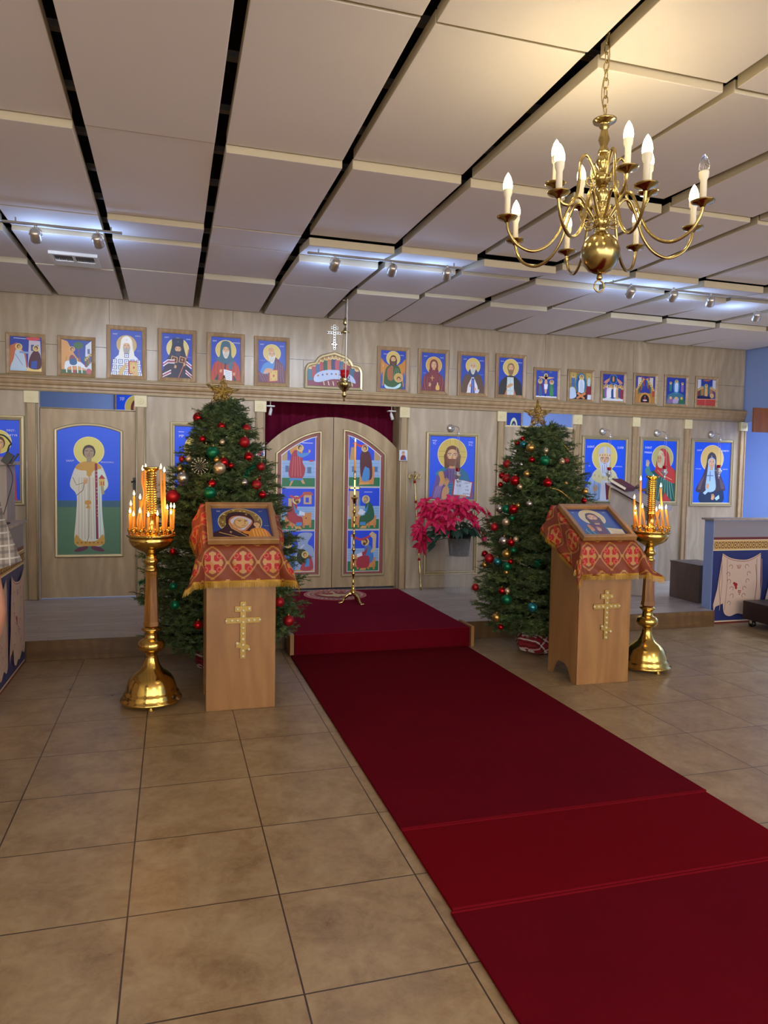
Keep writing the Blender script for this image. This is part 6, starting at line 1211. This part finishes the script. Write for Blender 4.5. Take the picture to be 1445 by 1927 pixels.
t = thing('air_vent', 'white ceiling air vent with two louvred openings', 'vent', (-.725, 6.25, 3.11)); b = B()
for a in ((x0, x1, y0, y0+.03), (x0, x1, y1-.14, y1), (x0, x0+.03, y0+.03, y1-.14), (x1-.03, x1, y0+.03, y1-.14), (-.735, -.715, y0+.03, y1-.14)): b.box(*a, 3.106, 3.1285)
b.build('frame', MT['whitemetal'], t); b = B()
for k in range(24): xx = x0+.036+k*.0122; b.box(xx, xx+.004, y0+.03, y1-.14, 3.111, 3.127)
b.build('louvre', MT['gridbar'], t); B().box(x0+.01, x1-.01, y0+.01, y1-.01, 3.1272, 3.1288).build('duct', MT['black'], t)
# ------------------------------------------------------------------ hanging oil lamps
def oil_lamp(label, x, y, z, s, top, mat, ring=True, grp=None, wide=1.):
    t = thing('hanging_oil_lamp', label, 'oil lamp', (x, y, z), grp); L = lambda n, pr, m, N=18: B().lathe([(max(r*s, .0004), z+h*s) for r, h in pr], (x, y, 0), N).build(n, MT[m], t)
    L('bowl', [(.0, -.16), (.012, -.15), (.006, -.13), (.02, -.115), (.026, -.1), (.012, -.08), (.03, -.06), (.05*wide, -.03), (.06*wide, 0), (.055*wide, .012), (.04, .015), (.03, .03), (.045, .04), (.03, .055), (.0, .056)], mat)
    L('glass_cup', [(.0, .057), (.03, .058), (.038, .075), (.042, .12), (.038, .12), (.033, .08), (.0, .07)], 'redglass')
    b = B(); tz = top
    for k in range(3):
        a = 2*pi*k/3+.4; p = Vector((x+.058*wide*s*cos(a), y+.058*wide*s*sin(a), z+.005*s)); b.ball(p, .012*s, 8, 6)
        e = Vector((x+.01*cos(a), y+.01*sin(a), tz)); n = max(6, int((e-p).length/.014))
        for i in range(n): b.ball(p.lerp(e, (i+.5)/n), .0032, 6, 4)
        b.tube([p, e], .0012, 4)
    b.build('chain', MT[mat], t); B().lathe([(.0004, tz-.03), (.04*s*wide, tz-.02), (.02*s, tz), (.012*s, tz+.02), (.004, tz+.03)], (x, y, 0), 14).build('canopy', MT[mat], t)
    return t
def wall_lamp(label, bx, by, lx, ly, grp):
    p = PY(bx, by, YI-.01); yl = YI-.24; L = PY(lx, ly, yl); t = thing('lamp_bracket', label.replace('small silver oil lamp with ruby cup before', 'scrolled silver lamp bracket above'), 'bracket', (p.x, YI, p.z), 'silver lamp brackets')
    b = B(); M = Matrix.Translation((p.x, YI-.012, p.z)) @ Matrix.Rotation(pi/2, 4, 'X'); b.lathe([(.035, -.01), (.045, 0), (.03, .014), (.014, .022), (.0005, .025)], (0, 0, 0), 16, M=M); b.build('rosette', MT['silver'], t)
    e = Vector((L.x, yl, PY(lx-1, by+4, yl).z)); B().tube(spline([(p.x, YI-.03, p.z), (p.x+.01, YI-.1, p.z+.02), (e.x, yl+.06, e.z+.045), (e.x, yl, e.z+.03), (e.x, yl-.015, e.z+.012)], False, 5), .006, 8).build('arm', MT['silver'], t)
    oil_lamp(label, e.x, yl-.004, L.z, .62, e.z-.024, 'silver', True, grp)
G = 'small silver oil lamps before the lower icons'
wall_lamp('small silver oil lamp with ruby cup before the icon above the poinsettias', 848, 806, 861, 893, G)
wall_lamp('small silver oil lamp with ruby cup before the mitred bishop icon', 1134, 812, 1145.5, 891, G)
wall_lamp('small silver oil lamp with ruby cup before the red-veiled woman icon', 1236, 815, 1250, 888, G)
wall_lamp('small silver oil lamp with ruby cup before the nun icon', 1338, 818, 1352, 886, G)
LYp = 6.8; p = PY(648, 722, LYp); top = PY(648, 622, LYp).z
oil_lamp('large brass hanging lamp with ruby cup before the supper icon', p.x, LYp, p.z, 1.05, top, 'palebrass', wide=1.1)
zc = 3.117; b = B(); b.tube([(p.x, LYp, top+.03), (p.x, LYp, top+.06), (p.x, LYp, zc)], .003, 6); b.lathe([(.012, top+.05), (.026, top+.065), (.014, top+.085), (.022, top+.1), (.006, top+.12)], (p.x, LYp, 0), 12); b.tube([(p.x, LYp, zc-.002), (p.x, LYp, zc-.0005)], .03, 12)
tag(b.build('lamp_hanger', MT['brass2'], None), 'brass finial rod dropping from the ceiling to the large hanging lamp', 'hanger')
c0, c1 = PY(654, 566, LYp-.06), PY(650, 714, LYp-.06); c0.z = zc-.003; b = B().tube([c0, (c0+c1)/2, c1], .0035, 8); b.ball(c1, .01, 8, 6); tag(b.build('white_cord', MT['whitemetal'], None), 'straight white cord hanging beside the large brass lamp', 'cord')
# small white spots over the double doors
for px, py, lb in ((509, 752, 'small white swivel lamp under the cornice, at the fir side of the double doors'), (737, 763, 'small white swivel lamp under the cornice, at the staff side of the double doors')):
    p = PY(px, py, 7.93); zt_ = ZE0+.038; t = thing('swivel_lamp', lb, 'lamp', (p.x, 7.93, zt_), 'small white swivel lamps'); s = 1 if px < 600 else -1
    B().box(p.x-.045, p.x+.045, 7.895, 7.965, zt_-.1, zt_-.085).build('base_plate', MT['whitemetal'], t, .004); B().tube([(p.x, 7.93, zt_-.085), (p.x, 7.93, zt_)], .006, 8).build('stem', MT['whitemetal'], t); B().tube([(p.x+.006*s, 7.93, zt_-.1), (p.x+.004*s, 7.925, zt_-.13), (p.x-.01*s, 7.915, zt_-.19)], [.007, .017, .019], 12).build('head', MT['whitemetal'], t)
B().box(xR0+.005, xR1-.005, 7.9, 8.06, ZE0+.039, ZE0+.05).build('soffit', MT['birch_door'], SC)
# ------------------------------------------------------------------ before the double doors
q = PZ(631, 1120.5, ZP+.008); rx = .335
P = Paint(); pt_rug(P); bm = B().lathe([(.0005, ZP+.0125), (rx, ZP+.0125), (rx, ZP+.016), (.0005, ZP+.016)], (q.x, 7.52, 0), 48); bm.c = [hx('#a03a40')]*len(bm.f)
P.to(bm, Vector((q.x, 7.52, ZP+.0161)), Vector((rx, 0, 0)), Vector((0, rx, 0)), Vector((0, 0, 1))); tag(bm.build('eagle_rug', MT['paint'], None, 0, True), 'small round rug with an eagle before the double doors', 'rug')
x, y = 1.745, 6.98; t = thing('candlestick', 'slender brass floor candlestick with clawed tripod feet before the double doors', 'candlestick', (x, y, ZP+.0125)); z0 = ZP+.0125
b = B()
for k in range(3):
    a = -pi/2+.5+2*pi*k/3; di = Vector((cos(a), sin(a), 0)); c = Vector((x, y, z0))
    lg = B().tube([c+di*r+Vector((0, 0, h)) for r, h in spline([(.015, .1), (.05, .095), (.085, .06), (.105, .022), (.13, .014)], False, 4)], [.022]*4+[.018]*4+[.013]*4+[.012]*4+[.01], 10)
    for j in (-1, 0, 1): lg.ball(c+di*.138+Vector((-di.y, di.x, 0))*j*.013+Vector((0, 0, .011)), .011, 8, 6)
    lg.build('leg', MT['palebrass'], t)
pr = [(.02, .09), (.03, .1), (.03, .13), (.018, .14), (.022, .16), (.012, .175)]
h = .19
for k, (dz, r) in enumerate(((.09, .014), (.08, .019), (.07, .012), (.09, .018), (.06, .02), (.1, .013), (.07, .018), (.06, .014), (.09, .016), (.08, .019), (.05, .012))): pr += [(.009, h), (r, h+.018), (r*.8, h+.036), (.009, h+.05)]; h += dz
pr += [(.009, h), (.012, 1.0), (.02, 1.04), (.036, 1.06), (.036, 1.066), (.012, 1.068), (.012, 1.09)]
B().lathe([(r, z0+z) for r, z in pr], (x, y, 0), 16).build('shaft', MT['brass'], t)
b = B(); b.box(x-.008, x+.008, y-.006, y+.006, z0+1.09, z0+1.24); b.box(x-.045, x+.045, y-.006, y+.006, z0+1.15, z0+1.166)
for s in (-1, 1): b.ball((x+s*.05, y, z0+1.158), .011, 8, 6)
b.lathe([(.01, z0+1.24), (.018, z0+1.25), (.01, z0+1.27), (.014, z0+1.3), (.011, z0+1.33)], (x, y, 0), 12); b.build('cross', MT['palebrass'], t)
tp = PY(672.5, 832, y); candle('long thin lit candle in the slender floor candlestick before the doors', None, [(x, y, z0+1.3), (x, y, tp.z)], 0, .0095)
# staff leaning beside the pilaster
p0, p1 = PZ(786.5, 1108, ZP+.002), PY(780, 903, 7.79); t = thing('crosier_staff', 'slim banded ceremonial staff with scrolled head leaning beside the double doors', 'staff', (p0.x, p0.y, ZP)); p0.y = 7.70; d = p1-p0
B().tube([p0+d*k/30 for k in range(31)], [.0085 if k % 5 else .013 for k in range(31)], 10).build('shaft', MT['palebrass'], t); b = B()
for k in (.28, .53, .8, .98): b.ball(p0+d*k, .017, 10, 8)
b.build('knop', MT['redglass'], t); b = B(); e = p1
for s in (-1, 1): b.tube(spline([(e.x, e.y, e.z), (e.x+s*.03, e.y, e.z+.06), (e.x+s*.06, e.y, e.z+.06), (e.x+s*.065, e.y, e.z+.02), (e.x+s*.045, e.y, e.z+.02), (e.x+s*.045, e.y, e.z+.035)], False, 4), .007, 8)
b.ball((e.x, e.y, e.z+.05), .014, 10, 8); b.tube([(e.x, e.y, e.z), (e.x, e.y, e.z+.1)], .006, 8); b.tube([(e.x-.02, e.y, e.z+.085), (e.x+.02, e.y, e.z+.085)], .005, 6); b.build('scroll_head', MT['palebrass'], t)
# ------------------------------------------------------------------ poinsettias on a clear pedestal
FYp = 7.42; c = PY(864, 1030, FYp); px_ = c.x
t = thing('clear_pedestal', 'clear ribbed acrylic pedestal holding the poinsettia pot', 'pedestal', (px_, FYp, ZP)); zt_ = PY(866, 1013, FYp-.1).z
b = B(); n = 40; pr = [(.158, ZP+.001), (.158, zt_), (.150, zt_), (.150, ZP+.012), (.0005, ZP+.012), (.0005, ZP+.001)]
b.lathe(pr, (px_, FYp, 0), n); b.build('tube', MT['acrylic'], t); zb_p = PY(866, 1048, FYp-.12).z
for k in range(10): a = 2*pi*k/10; B().tube([(px_+.1585*cos(a), FYp+.1585*sin(a), ZP+.002), (px_+.1585*cos(a), FYp+.1585*sin(a), (ZP+zt_)/2), (px_+.1585*cos(a), FYp+.1585*sin(a), zt_)], .0022, 6).build('rib', MT['acrylic'], t)
B().lathe([(.149, zb_p-.012), (.149, zb_p-.002), (.0005, zb_p-.002), (.0005, zb_p-.012)], (px_, FYp, 0), n).build('shelf', MT['acrylic'], t)
T = thing('poinsettia', 'large potted red poinsettia before the purple-robed icon', 'poinsettia', (px_, FYp, zb_p)); H_ = zt_-zb_p
B().lathe([(.0005, zb_p), (.105, zb_p), (.13, zt_+.01), (.138, zt_+.02), (.138, zt_+.04), (.128, zt_+.04), (.122, zt_+.01), (.0005, zt_)], (px_, FYp, 0), 28).build('pot', MT['pot'], T)
R = random.Random(9); cz = PY(850, 968, FYp).z; red, grn, stm = B(), B(), B()
def leafm(b, c, d, n, L, W, droop):
    s = d.cross(n).normalized(); vs = []; K = 6
    for k in range(K+1):
        u = k/K; w = W*(sin(pi*min(1, u*1.02))**.8)*(1-.25*u) if 0 < u < 1 else 0; p = c+d*(L*u)-Vector((0, 0, 1))*(droop*L*u*u)+n*(.02*sin(u*3))*L*4
        vs += [p+s*w, p+n*w*-.25, p-s*w]
    b.add(vs, [(3*k, 3*k+1, 3*k+4, 3*k+3) for k in range(K)]+[(3*k+1, 3*k+2, 3*k+5, 3*k+4) for k in range(K)], True)
fl = [(800, 948), (835, 962), (868, 948), (905, 962), (892, 990), (815, 975), (850, 975), (792, 992), (800, 1012), (880, 952), (850, 945), (915, 985), (905, 1008), (825, 950), (870, 968), (790, 1000), (840, 990), (812, 960), (885, 975), (828, 985), (800, 968), (860, 955), (796, 1024), (918, 970), (893, 955)]
ctr = Vector((px_-.06, FYp, cz-.12)); bl = [] 
for i, (fx_, fy_) in enumerate(fl):
    yy = FYp-.2+.16*abs(fx_-850)/70+R.uniform(-.04, .04); c = PY(fx_, fy_, yy); n = (c-ctr+Vector((0, -.12, .12))).normalized(); u = n.cross(Vector((0, 0, 1))).normalized(); v = n.cross(u)
    fb = B()
    for ring, (m, L, W, tilt) in enumerate(((6, .11, .03, .25), (6, .075, .022, .55))):
        for k in range(m):
            a = 2*pi*k/m+R.uniform(-.25, .25)+ring*.5; d = (u*cos(a)+v*sin(a)+n*tilt).normalized(); leafm(fb, c+n*.006*ring, d, n, 1.18*L*R.uniform(.8, 1.15), W*R.uniform(.85, 1.1), .25)
    o = fb.build('flower', MT['poinsettia'], T); cb = B()
    for k in range(5): cb.ball(c+n*.02+u*R.uniform(-.012, .012)+v*R.uniform(-.012, .012), .0055, 6, 5)
    cb.build('flower_centre', MT['glitter'], o); stm.tube([(px_+R.uniform(-.06, .06), FYp+R.uniform(-.05, .05), zt_), ((px_+c.x)/2, (FYp+c.y)/2, (zt_+c.z)/2+.02), c-n*.01], .004, 5)
for k in range(110):
    a = R.uniform(0, 2*pi); r = R.uniform(.05, .33); c = Vector((px_-.05+r*cos(a), FYp-.02+r*.6*sin(a), cz-.16+R.uniform(-.1, .12)-r*.25)); n = Vector((R.uniform(-.4, .4), -.5, 1)).normalized()
    if c.z < zt_+.1 and (c.x-px_)**2+(c.y-FYp)**2 < .075: c.z = zt_+.1
    d = Vector((cos(a), sin(a), R.uniform(-.5, .2))).normalized(); d = (d-n*d.dot(n)).normalized(); leafm(grn, c, d, n, R.uniform(.08, .12), R.uniform(.026, .036), .4)
grn.build('leaves', MT['leaf'], T); stm.build('stems', MT['leaf'], T)
# ------------------------------------------------------------------ reading lectern, board, trolley, sign at the far side
g = MT['greywood']; lx, ly, TH = 5.12, 7.18, radians(36)
RM = Matrix.Translation((lx, ly, 0)) @ Matrix.Rotation(TH, 4, 'Z'); zA, zB = 1.385, 1.165; w, dA, dB = .25, .2, -.2
t = thing('reading_lectern', 'grey wooden reading lectern with sloping desk behind the far candle stand', 'lectern', (lx, ly, ZP))
B().prism([(dB, ZP), (dA, ZP), (dA, zA-.03), (dB, zB-.01)], -w, w, 0, RM, 'yz').build('body', g, t, .002)
sl = (zA-zB)/(dA-dB); B().prism([(dB-.1, zB-.1*sl+.012), (dA+.03, zA+.03*sl-.018+.012), (dA+.03, zA+.03*sl+.012), (dB-.1, zB-.1*sl+.034)], -w-.05, w+.05, 0, RM, 'yz').build('desk', g, t, .002)
B().box(-w-.05, w+.05, dB-.125, dB-.1, zB-.1*sl-.005, zB-.1*sl+.06, 0, RM).build('book_stop', g, t, .002); B().box(-w+.03, w-.03, dB-.02, dB-.001, zB-.16, zB-.06, 0, RM).build('shelf_slot', MT['brownboard'], t)
b, sb = B(), B(); orth_cross(b, .02, dB-.0005, .66, 1.0, .008, .2, 0, None, sb)
for q_ in (b, sb): q_.v = [RM @ p for p in q_.v]
c = b.build('cross', MT['brownboard'], t); sb.build('stud', MT['cream'], c)
M = RM @ Matrix.Translation((-w-.01, .03, zA-.17*sl+.0365)) @ Matrix.Rotation(atan2(zA-zB, dA-dB), 4, 'X'); bp = M @ Vector((.17, .1, 0))
t = thing('closed_book', 'dark maroon book lying on the high end of the grey reading lectern', 'book', bp)
B().box(0, .3, 0, .2, .001, .006, 0, M).box(0, .3, 0, .2, .038, .043, 0, M).box(0, .3, -.004, .002, .001, .043, 0, M).build('cover', Mat('maroon_book_cover', '#5a1a28', .5).m, t); B().box(.006, .294, .003, .194, .006, .038, 0, M).build('pages', MT['candletube'], t)
b = B()
for k in range(12): a = k*.52; b.ball(RM @ Vector((.16+.05*cos(a), -.02+.05*sin(a)*1.2, zA-.22*sl+.07+.05*sin(a)*sl+.012*(k % 3))), .018, 8, 6)
tag(b.build('prayer_rope', MT['brownboard'], None, 0), 'dark coiled cord lying on the grey reading lectern desk', 'cord')
zt_ = PY(1300, 1053, 6.84).z; t = thing('wooden_cabinet', 'plain dark brown board cabinet standing behind the end of the low wall', 'cabinet', (5.55, 6.6, ZP)); B().box(5.37, 5.72, 6.37, 6.84, ZP, zt_-.015).build('body', MT['brownboard'], t, .002); B().box(5.365, 5.725, 6.365, 6.845, zt_-.015, zt_).build('top', MT['brownboard'], t, .002)
p = PZ(1402, 1178, 0); t = thing('trolley', 'low dark wooden trolley on casters at the edge by the painted low wall', 'trolley', (p.x+.4, 5.6, 0)); za, zb_ = .075, PY(1397, 1143, 5.62).z
B().box(p.x-.02, p.x+.85, 5.4, 5.95, za, zb_).build('deck', MT['darkwood'], t, .006)
for xx in (p.x+.04, p.x+.78):
    for yy in (5.46, 5.88): cs = B().tube([(xx-.015, yy, .035), (xx+.015, yy, .035)], .035, 16).build('caster', MT['black'], t); B().box(xx-.022, xx+.022, yy-.012, yy+.012, .036, za).build('fork', MT['silver'], cs)
b = B(); bx = p.x+.48; R = random.Random(2)
for (dx, dy, dz, r, sx, sz) in ((0, 0, .13, .17, 1.25, .76), (-.15, -.02, .1, .13, 1.1, .76), (.16, .02, .2, .17, 1., 1.), (.02, -.03, .27, .12, .9, 1.2), (.08, .0, .36, .1, .9, .9)): b.ball((bx+dx, 5.67+dy, zb_+.003+dz), r, 18, 12, 0, (sx, .9, sz))
o = b.build('leather_bag', MT['leather'], None, 0, True); tag(o, 'dark brown slumped leather bag piled on the low trolley', 'bag')
Ys = 7.0; q0, q1 = PY(1418, 767, Ys), PY(1418, 813, Ys); t = thing('wooden_sign', 'plain reddish wooden sign board projecting from the blue wall', 'sign', (XE-.2, Ys, q1.z)); B().box(q0.x, XE+.006, Ys-.015, Ys+.015, q1.z, q0.z).build('board', MT['signwood'], t, .003); B().box(XE-.03, XE+.011, Ys-.04, Ys+.04, q1.z+.04, q0.z-.04).build('wall_plate', MT['silver'], t)
q = PY(1409, 787, 7.5); t = thing('wall_lamp', 'small white lamp on the blue wall beside the wooden sign', 'lamp', (XE, 7.5, q.z)); B().box(XE-.05, XE+.011, 7.46, 7.54, q.z-.02, q.z+.02).build('housing', MT['whitemetal'], t, .004); B().box(XE-.045, XE-.005, 7.465, 7.535, q.z-.024, q.z-.0205).build('diffuser', MT['spotglow'], t)
# ------------------------------------------------------------------ lectern with reading lamp behind the low wall, tablet on the wall
Yp = 6.55; xr = PY(19, 930, Yp).x; zt_ = PY(10, 868, Yp).z
t = thing('music_lectern', 'pale wooden lectern behind the painted low wall with a clip-on lamp', 'lectern', (xr-.2, Yp, ZP)); B().box(xr-.4, xr, Yp-.12, Yp+.2, ZP, zt_-.03).build('post', g, t, .002); B().box(xr-.5, xr+.045, Yp-.18, Yp+.26, zt_-.03, zt_).build('desk', g, t, .003); B().box(xr-.5, xr+.05, Yp-.2, Yp-.18, zt_-.03, zt_+.03).build('ledge', g, t, .002)
xc_ = xr+.02; t = thing('clip_lamp', 'black gooseneck clip lamp on the lectern behind the low wall', 'lamp', (xc_, Yp-.19, zt_)); M = Matrix.Translation((xc_, Yp-.215, zt_+.01)) @ Matrix.Rotation(.6, 4, 'Y')
B().box(-.03, .03, -.012, .005, -.03, .06, 0, M).box(.035, .05, -.012, .005, -.01, .09, 0, M).build('clip', MT['black'], t, .003); pts = [(xc_, Yp-.215, zt_+.05), (xc_+.02, Yp-.22, zt_+.12)]+[tuple(PY(a, c, Yp-.22)) for a, c in ((21, 835), (12, 823), (0, 818), (-25, 822), (-40, 838))]
B().tube(spline(pts, False, 5), .006, 8).build('gooseneck', MT['black'], t); e = Vector(pts[-1]); B().tube([e, e+Vector((-.03, 0, -.03)), e+Vector((-.06, 0, -.06))], [.012, .03, .034], 14).build('shade', MT['black'], t); B().tube(spline([(xc_, Yp-.215, zt_-.02), tuple(PY(24, 900, Yp-.22)), tuple(PY(12, 950, Yp-.22)), tuple(PY(2, 985, Yp-.22))], False, 5), .003, 6).build('cord', MT['black'], t)
q = PZ(12, 985.5, 1.088); t = thing('tablet', 'flat black tablet lying on the ledge of the painted low wall', 'tablet', (-1.15, q.y, 1.086)); B().box(-1.225, -1.09, q.y-.16, q.y+.06, 1.0862, 1.095).build('case', MT['black'], t, .003); B().box(-1.22, -1.095, q.y-.155, q.y+.055, 1.0951, 1.0956).build('screen', MT['pot'], t)
# ------------------------------------------------------------------ person at the edge of the view
def skin_mesh(name, chains, mat, parent, sub=2, root=0):
    vs, es, rs = [], [], []; idx = {}
    for ch in chains:
        prev = None
        for p, r in ch:
            k = tuple(round(c, 4) for c in p)
            if k not in idx: idx[k] = len(vs); vs.append(Vector(p)); rs.append(r)
            if prev is not None and prev != idx[k]: es.append((prev, idx[k]))
            prev = idx[k]
    off = OFF[parent.name]; me = bpy.data.meshes.new(name); me.from_pydata([v-off for v in vs], es, []); o = bpy.data.objects.new(name, me); COL.objects.link(o); o.parent = parent; me.materials.append(mat)
    m = o.modifiers.new('skin', 'SKIN'); m.use_smooth_shade = True
    for i, r in enumerate(rs):
        d = me.skin_vertices[0].data[i]; d.radius = r if isinstance(r, tuple) else (r, r); d.use_root = (i == root)
    s = o.modifiers.new('sub', 'SUBSURF'); s.levels = sub; s.render_levels = sub; OFF[o.name] = off; return o
px0, py0 = PY(-62, 925, 2.92).x-.215, 2.92
pr = thing('person', 'person in a grey plaid short-sleeved shirt standing at the very edge of the view', 'person', (px0, py0, 0))
def q(x, y, z): return (px0+x, py0+y, z)
pel = (q(0, 0, .96), (.13, .09)); sp1 = (q(0, -.01, 1.1), (.12, .085)); che = (q(0, -.015, 1.28), (.135, .09)); nck = (q(0, -.02, 1.44), .075); nk2 = (q(0, 0, 1.53), .058)
hd1 = (q(0, .02, 1.6), (.068, .085)); hd2 = (q(0, .015, 1.69), (.078, .098)); hd3 = (q(0, .005, 1.765), (.06, .075))
body = [[pel, sp1, che, nck, nk2, hd1, hd2, hd3]]
nose = [(q(0, .098, 1.665), .012), (q(0, .118, 1.65), .012)]
def arm(s, sh, el, wr, hand_d):
    c = [nck, (sh, .06), (tuple(Vector(sh).lerp(Vector(el), .45)), .048), (el, .041), (tuple(Vector(el).lerp(Vector(wr), .4)), .041), (wr, .027)]
    d = Vector(hand_d).normalized(); W = Vector(wr); pal = W+d*.06; side = Vector((0, 1, 0)).cross(d); side = side.normalized() if side.length > .1 else Vector((1, 0, 0)); fw = d.cross(side)
    out = [c+[(tuple(W+d*.03), (.03, .018)), (tuple(pal), (.038, .017))]]
    for k, L in enumerate((.085, .095, .09, .07)):
        b = pal+side*(-.03+.02*k)+d*.03; out.append([(tuple(pal), (.038, .017)), (tuple(b), .0105), (tuple(b+d*L*.45+fw*.008), .0092), (tuple(b+d*L*.8+fw*.024), .0085), (tuple(b+d*L+fw*.036), .0075)])
    t0 = W+d*.03; out.append([(tuple(t0), (.03, .018)), (tuple(t0-side*.032+d*.02), .0125), (tuple(t0-side*.048+d*.05+fw*.01), .0105), (tuple(t0-side*.05+d*.072+fw*.02), .0088)]); return out
e_ = PY(-8, 1150, 2.92); w_ = PY(-30, 1255, 3.06); cf_ = PY(-4, 1070, 2.92); md_ = PY(-38, 985, 2.92)
RS, RE, RW = tuple(PY(-62, 925, 2.92)), tuple(e_), tuple(w_)
LS, LE, LWr = q(-.205, 0, 1.40), q(-.29, -.03, 1.1), q(-.28, .08, .86)
chains = body+[[hd1, nose[0], nose[1]]]+arm(1, RS, RE, RW, (-.15, .55, -.75))+arm(-1, LS, LE, LWr, (.02, .2, -1))
for s in (-1, 1): chains += [[pel, (q(s*.095, 0, .86), .08), (q(s*.1, .015, .5), .055), (q(s*.1, 0, .3), .052), (q(s*.1, -.02, .09), .036), (q(s*.105, .1, .035), .032)], [hd2, (q(s*.08, -.005, 1.675), .018)]]
skin_mesh('body', chains, MT['skin'], pr)
b = B()
for s in (-1, 1): b.ball(q(s*.032, .1, 1.69), .011, 10, 8)
b.build('eyes', MT['candletube'], pr); b = B()
for s in (-1, 1): b.ball(q(s*.032, .11, 1.69), .0055, 8, 6)
b.build('pupils', MT['black'], pr); B().tube([q(-.024, .1, 1.612), q(0, .108, 1.612), q(.024, .1, 1.612)], [.003, .006, .003], 8).build('mouth', MT['poinsettia'], pr)
def rings(b, rs, n=28, cap=True):                                     # loft of (centre, rx, ry) rings
    vs = []
    for (c, rx, ry) in rs: vs += [Vector(c)+Vector((rx*cos(2*pi*k/n), ry*sin(2*pi*k/n), 0)) for k in range(n)]
    fs = [(r*n+k, r*n+(k+1) % n, (r+1)*n+(k+1) % n, (r+1)*n+k) for r in range(len(rs)-1) for k in range(n)]
    if cap: fs += [tuple(range(n-1, -1, -1)), tuple((len(rs)-1)*n+k for k in range(n))]
    return b.add(vs, fs, True)
hb = B(); n = 24; hv = []; hc = Vector(q(0, -.012, 1.705))
prh = [(t*pi/14) for t in range(11)]
for t in prh: hv += [hc+Vector((.094*sin(t)*cos(2*pi*k/n), .112*sin(t)*sin(2*pi*k/n), .108*cos(t)+(.075 if sin(2*pi*k/n) > .1 else 0)*max(0, t/pi-.3)*sin(2*pi*k/n)*2.2)) for k in range(n)]
hb.add(hv, [(r*n+k, r*n+(k+1) % n, (r+1)*n+(k+1) % n, (r+1)*n+k) for r in range(len(prh)-1) for k in range(n)], True); hb.build('hair', MT['hair'], pr)
b = rings(B(), [(q(0, 0, .83), .185, .14), (q(0, 0, .92), .18, .138), (q(0, -.005, 1.06), .17, .128), (q(0, -.012, 1.2), .178, .132), (q(0, -.016, 1.3), .188, .134), (q(0, -.018, 1.38), .19, .124), (q(0, -.02, 1.43), .165, .108), (q(0, -.02, 1.465), .1, .085), (q(0, -.018, 1.5), .07, .07), (q(0, -.016, 1.52), .072, .072)], cap=False)
for s, S_, E_ in ((1, RS, RE), (-1, LS, LE)):
    a = Vector(S_); e = Vector(E_); m1 = md_ if s > 0 else a.lerp(e, .38); m2 = cf_ if s > 0 else a.lerp(e, .68)
    b.tube(spline([q(s*.1, -.016, 1.39), tuple(a), tuple(m1), tuple(m2)], False, 4), [.075, .08, .083, .084, .083]+[.079]*4+[.077, .078, .079, .08], 20, cap=False)
o = b.build('shirt', MT['shirt'], pr); sl_ = o.modifiers.new('thick', 'SOLIDIFY'); sl_.thickness = .004
b = rings(B(), [(q(0, 0, .8), .172, .125), (q(0, 0, .9), .172, .128), (q(0, 0, 1.0), .16, .12)])
for s in (-1, 1): b.tube(spline([q(s*.085, 0, .9), q(s*.092, 0, .8), q(s*.1, .012, .5), q(s*.1, -.005, .28), q(s*.1, -.012, .06)], False, 4), [.105, .104, .102, .1, .098, .095, .09, .086, .082, .078, .076, .075, .073, .073, .073, .074, .075], 20)
b.build('trousers', MT['trousers'], pr)
for s in (-1, 1): skin_mesh('shoe', [[(q(s*.1, -.05, .05), .045), (q(s*.105, .08, .042), (.042, .04)), (q(s*.108, .17, .034), (.036, .03))]], MT['shoe'], pr)
# ------------------------------------------------------------------ light
wd = bpy.data.worlds.new('world'); S.world = wd; wd.use_nodes = True
wd.node_tree.nodes['Background'].inputs[0].default_value = (1, .98, .97, 1); wd.node_tree.nodes['Background'].inputs[1].default_value = 2.9
for x, y, z, e in ((-2.2, -1.4, 2.75, 75), (1.6, -2.2, 2.75, 85), (4.6, -.6, 2.75, 80)):           # the nave's other chandeliers, behind the camera
    light('POINT', 'nave_lamp', (x, y, z), e, hx('#ffecd2'), shadow_soft_size=.35)
l = light('AREA', 'sanctuary_lamp', (2.5, 9.3, 3.1), 150, (.75, .85, 1.), shape='RECTANGLE', size=5.5, size_y=1.2)
l = light('AREA', 'side_room_lamp', (8.4, 6.5, 3.0), 260, (.72, .83, 1.), shape='RECTANGLE', size=1.6, size_y=4)
S.view_settings.view_transform = 'Standard'; S.view_settings.look = 'None'; S.view_settings.gamma = 1; S.view_settings.exposure = .16
S.view_settings.use_curve_mapping = False
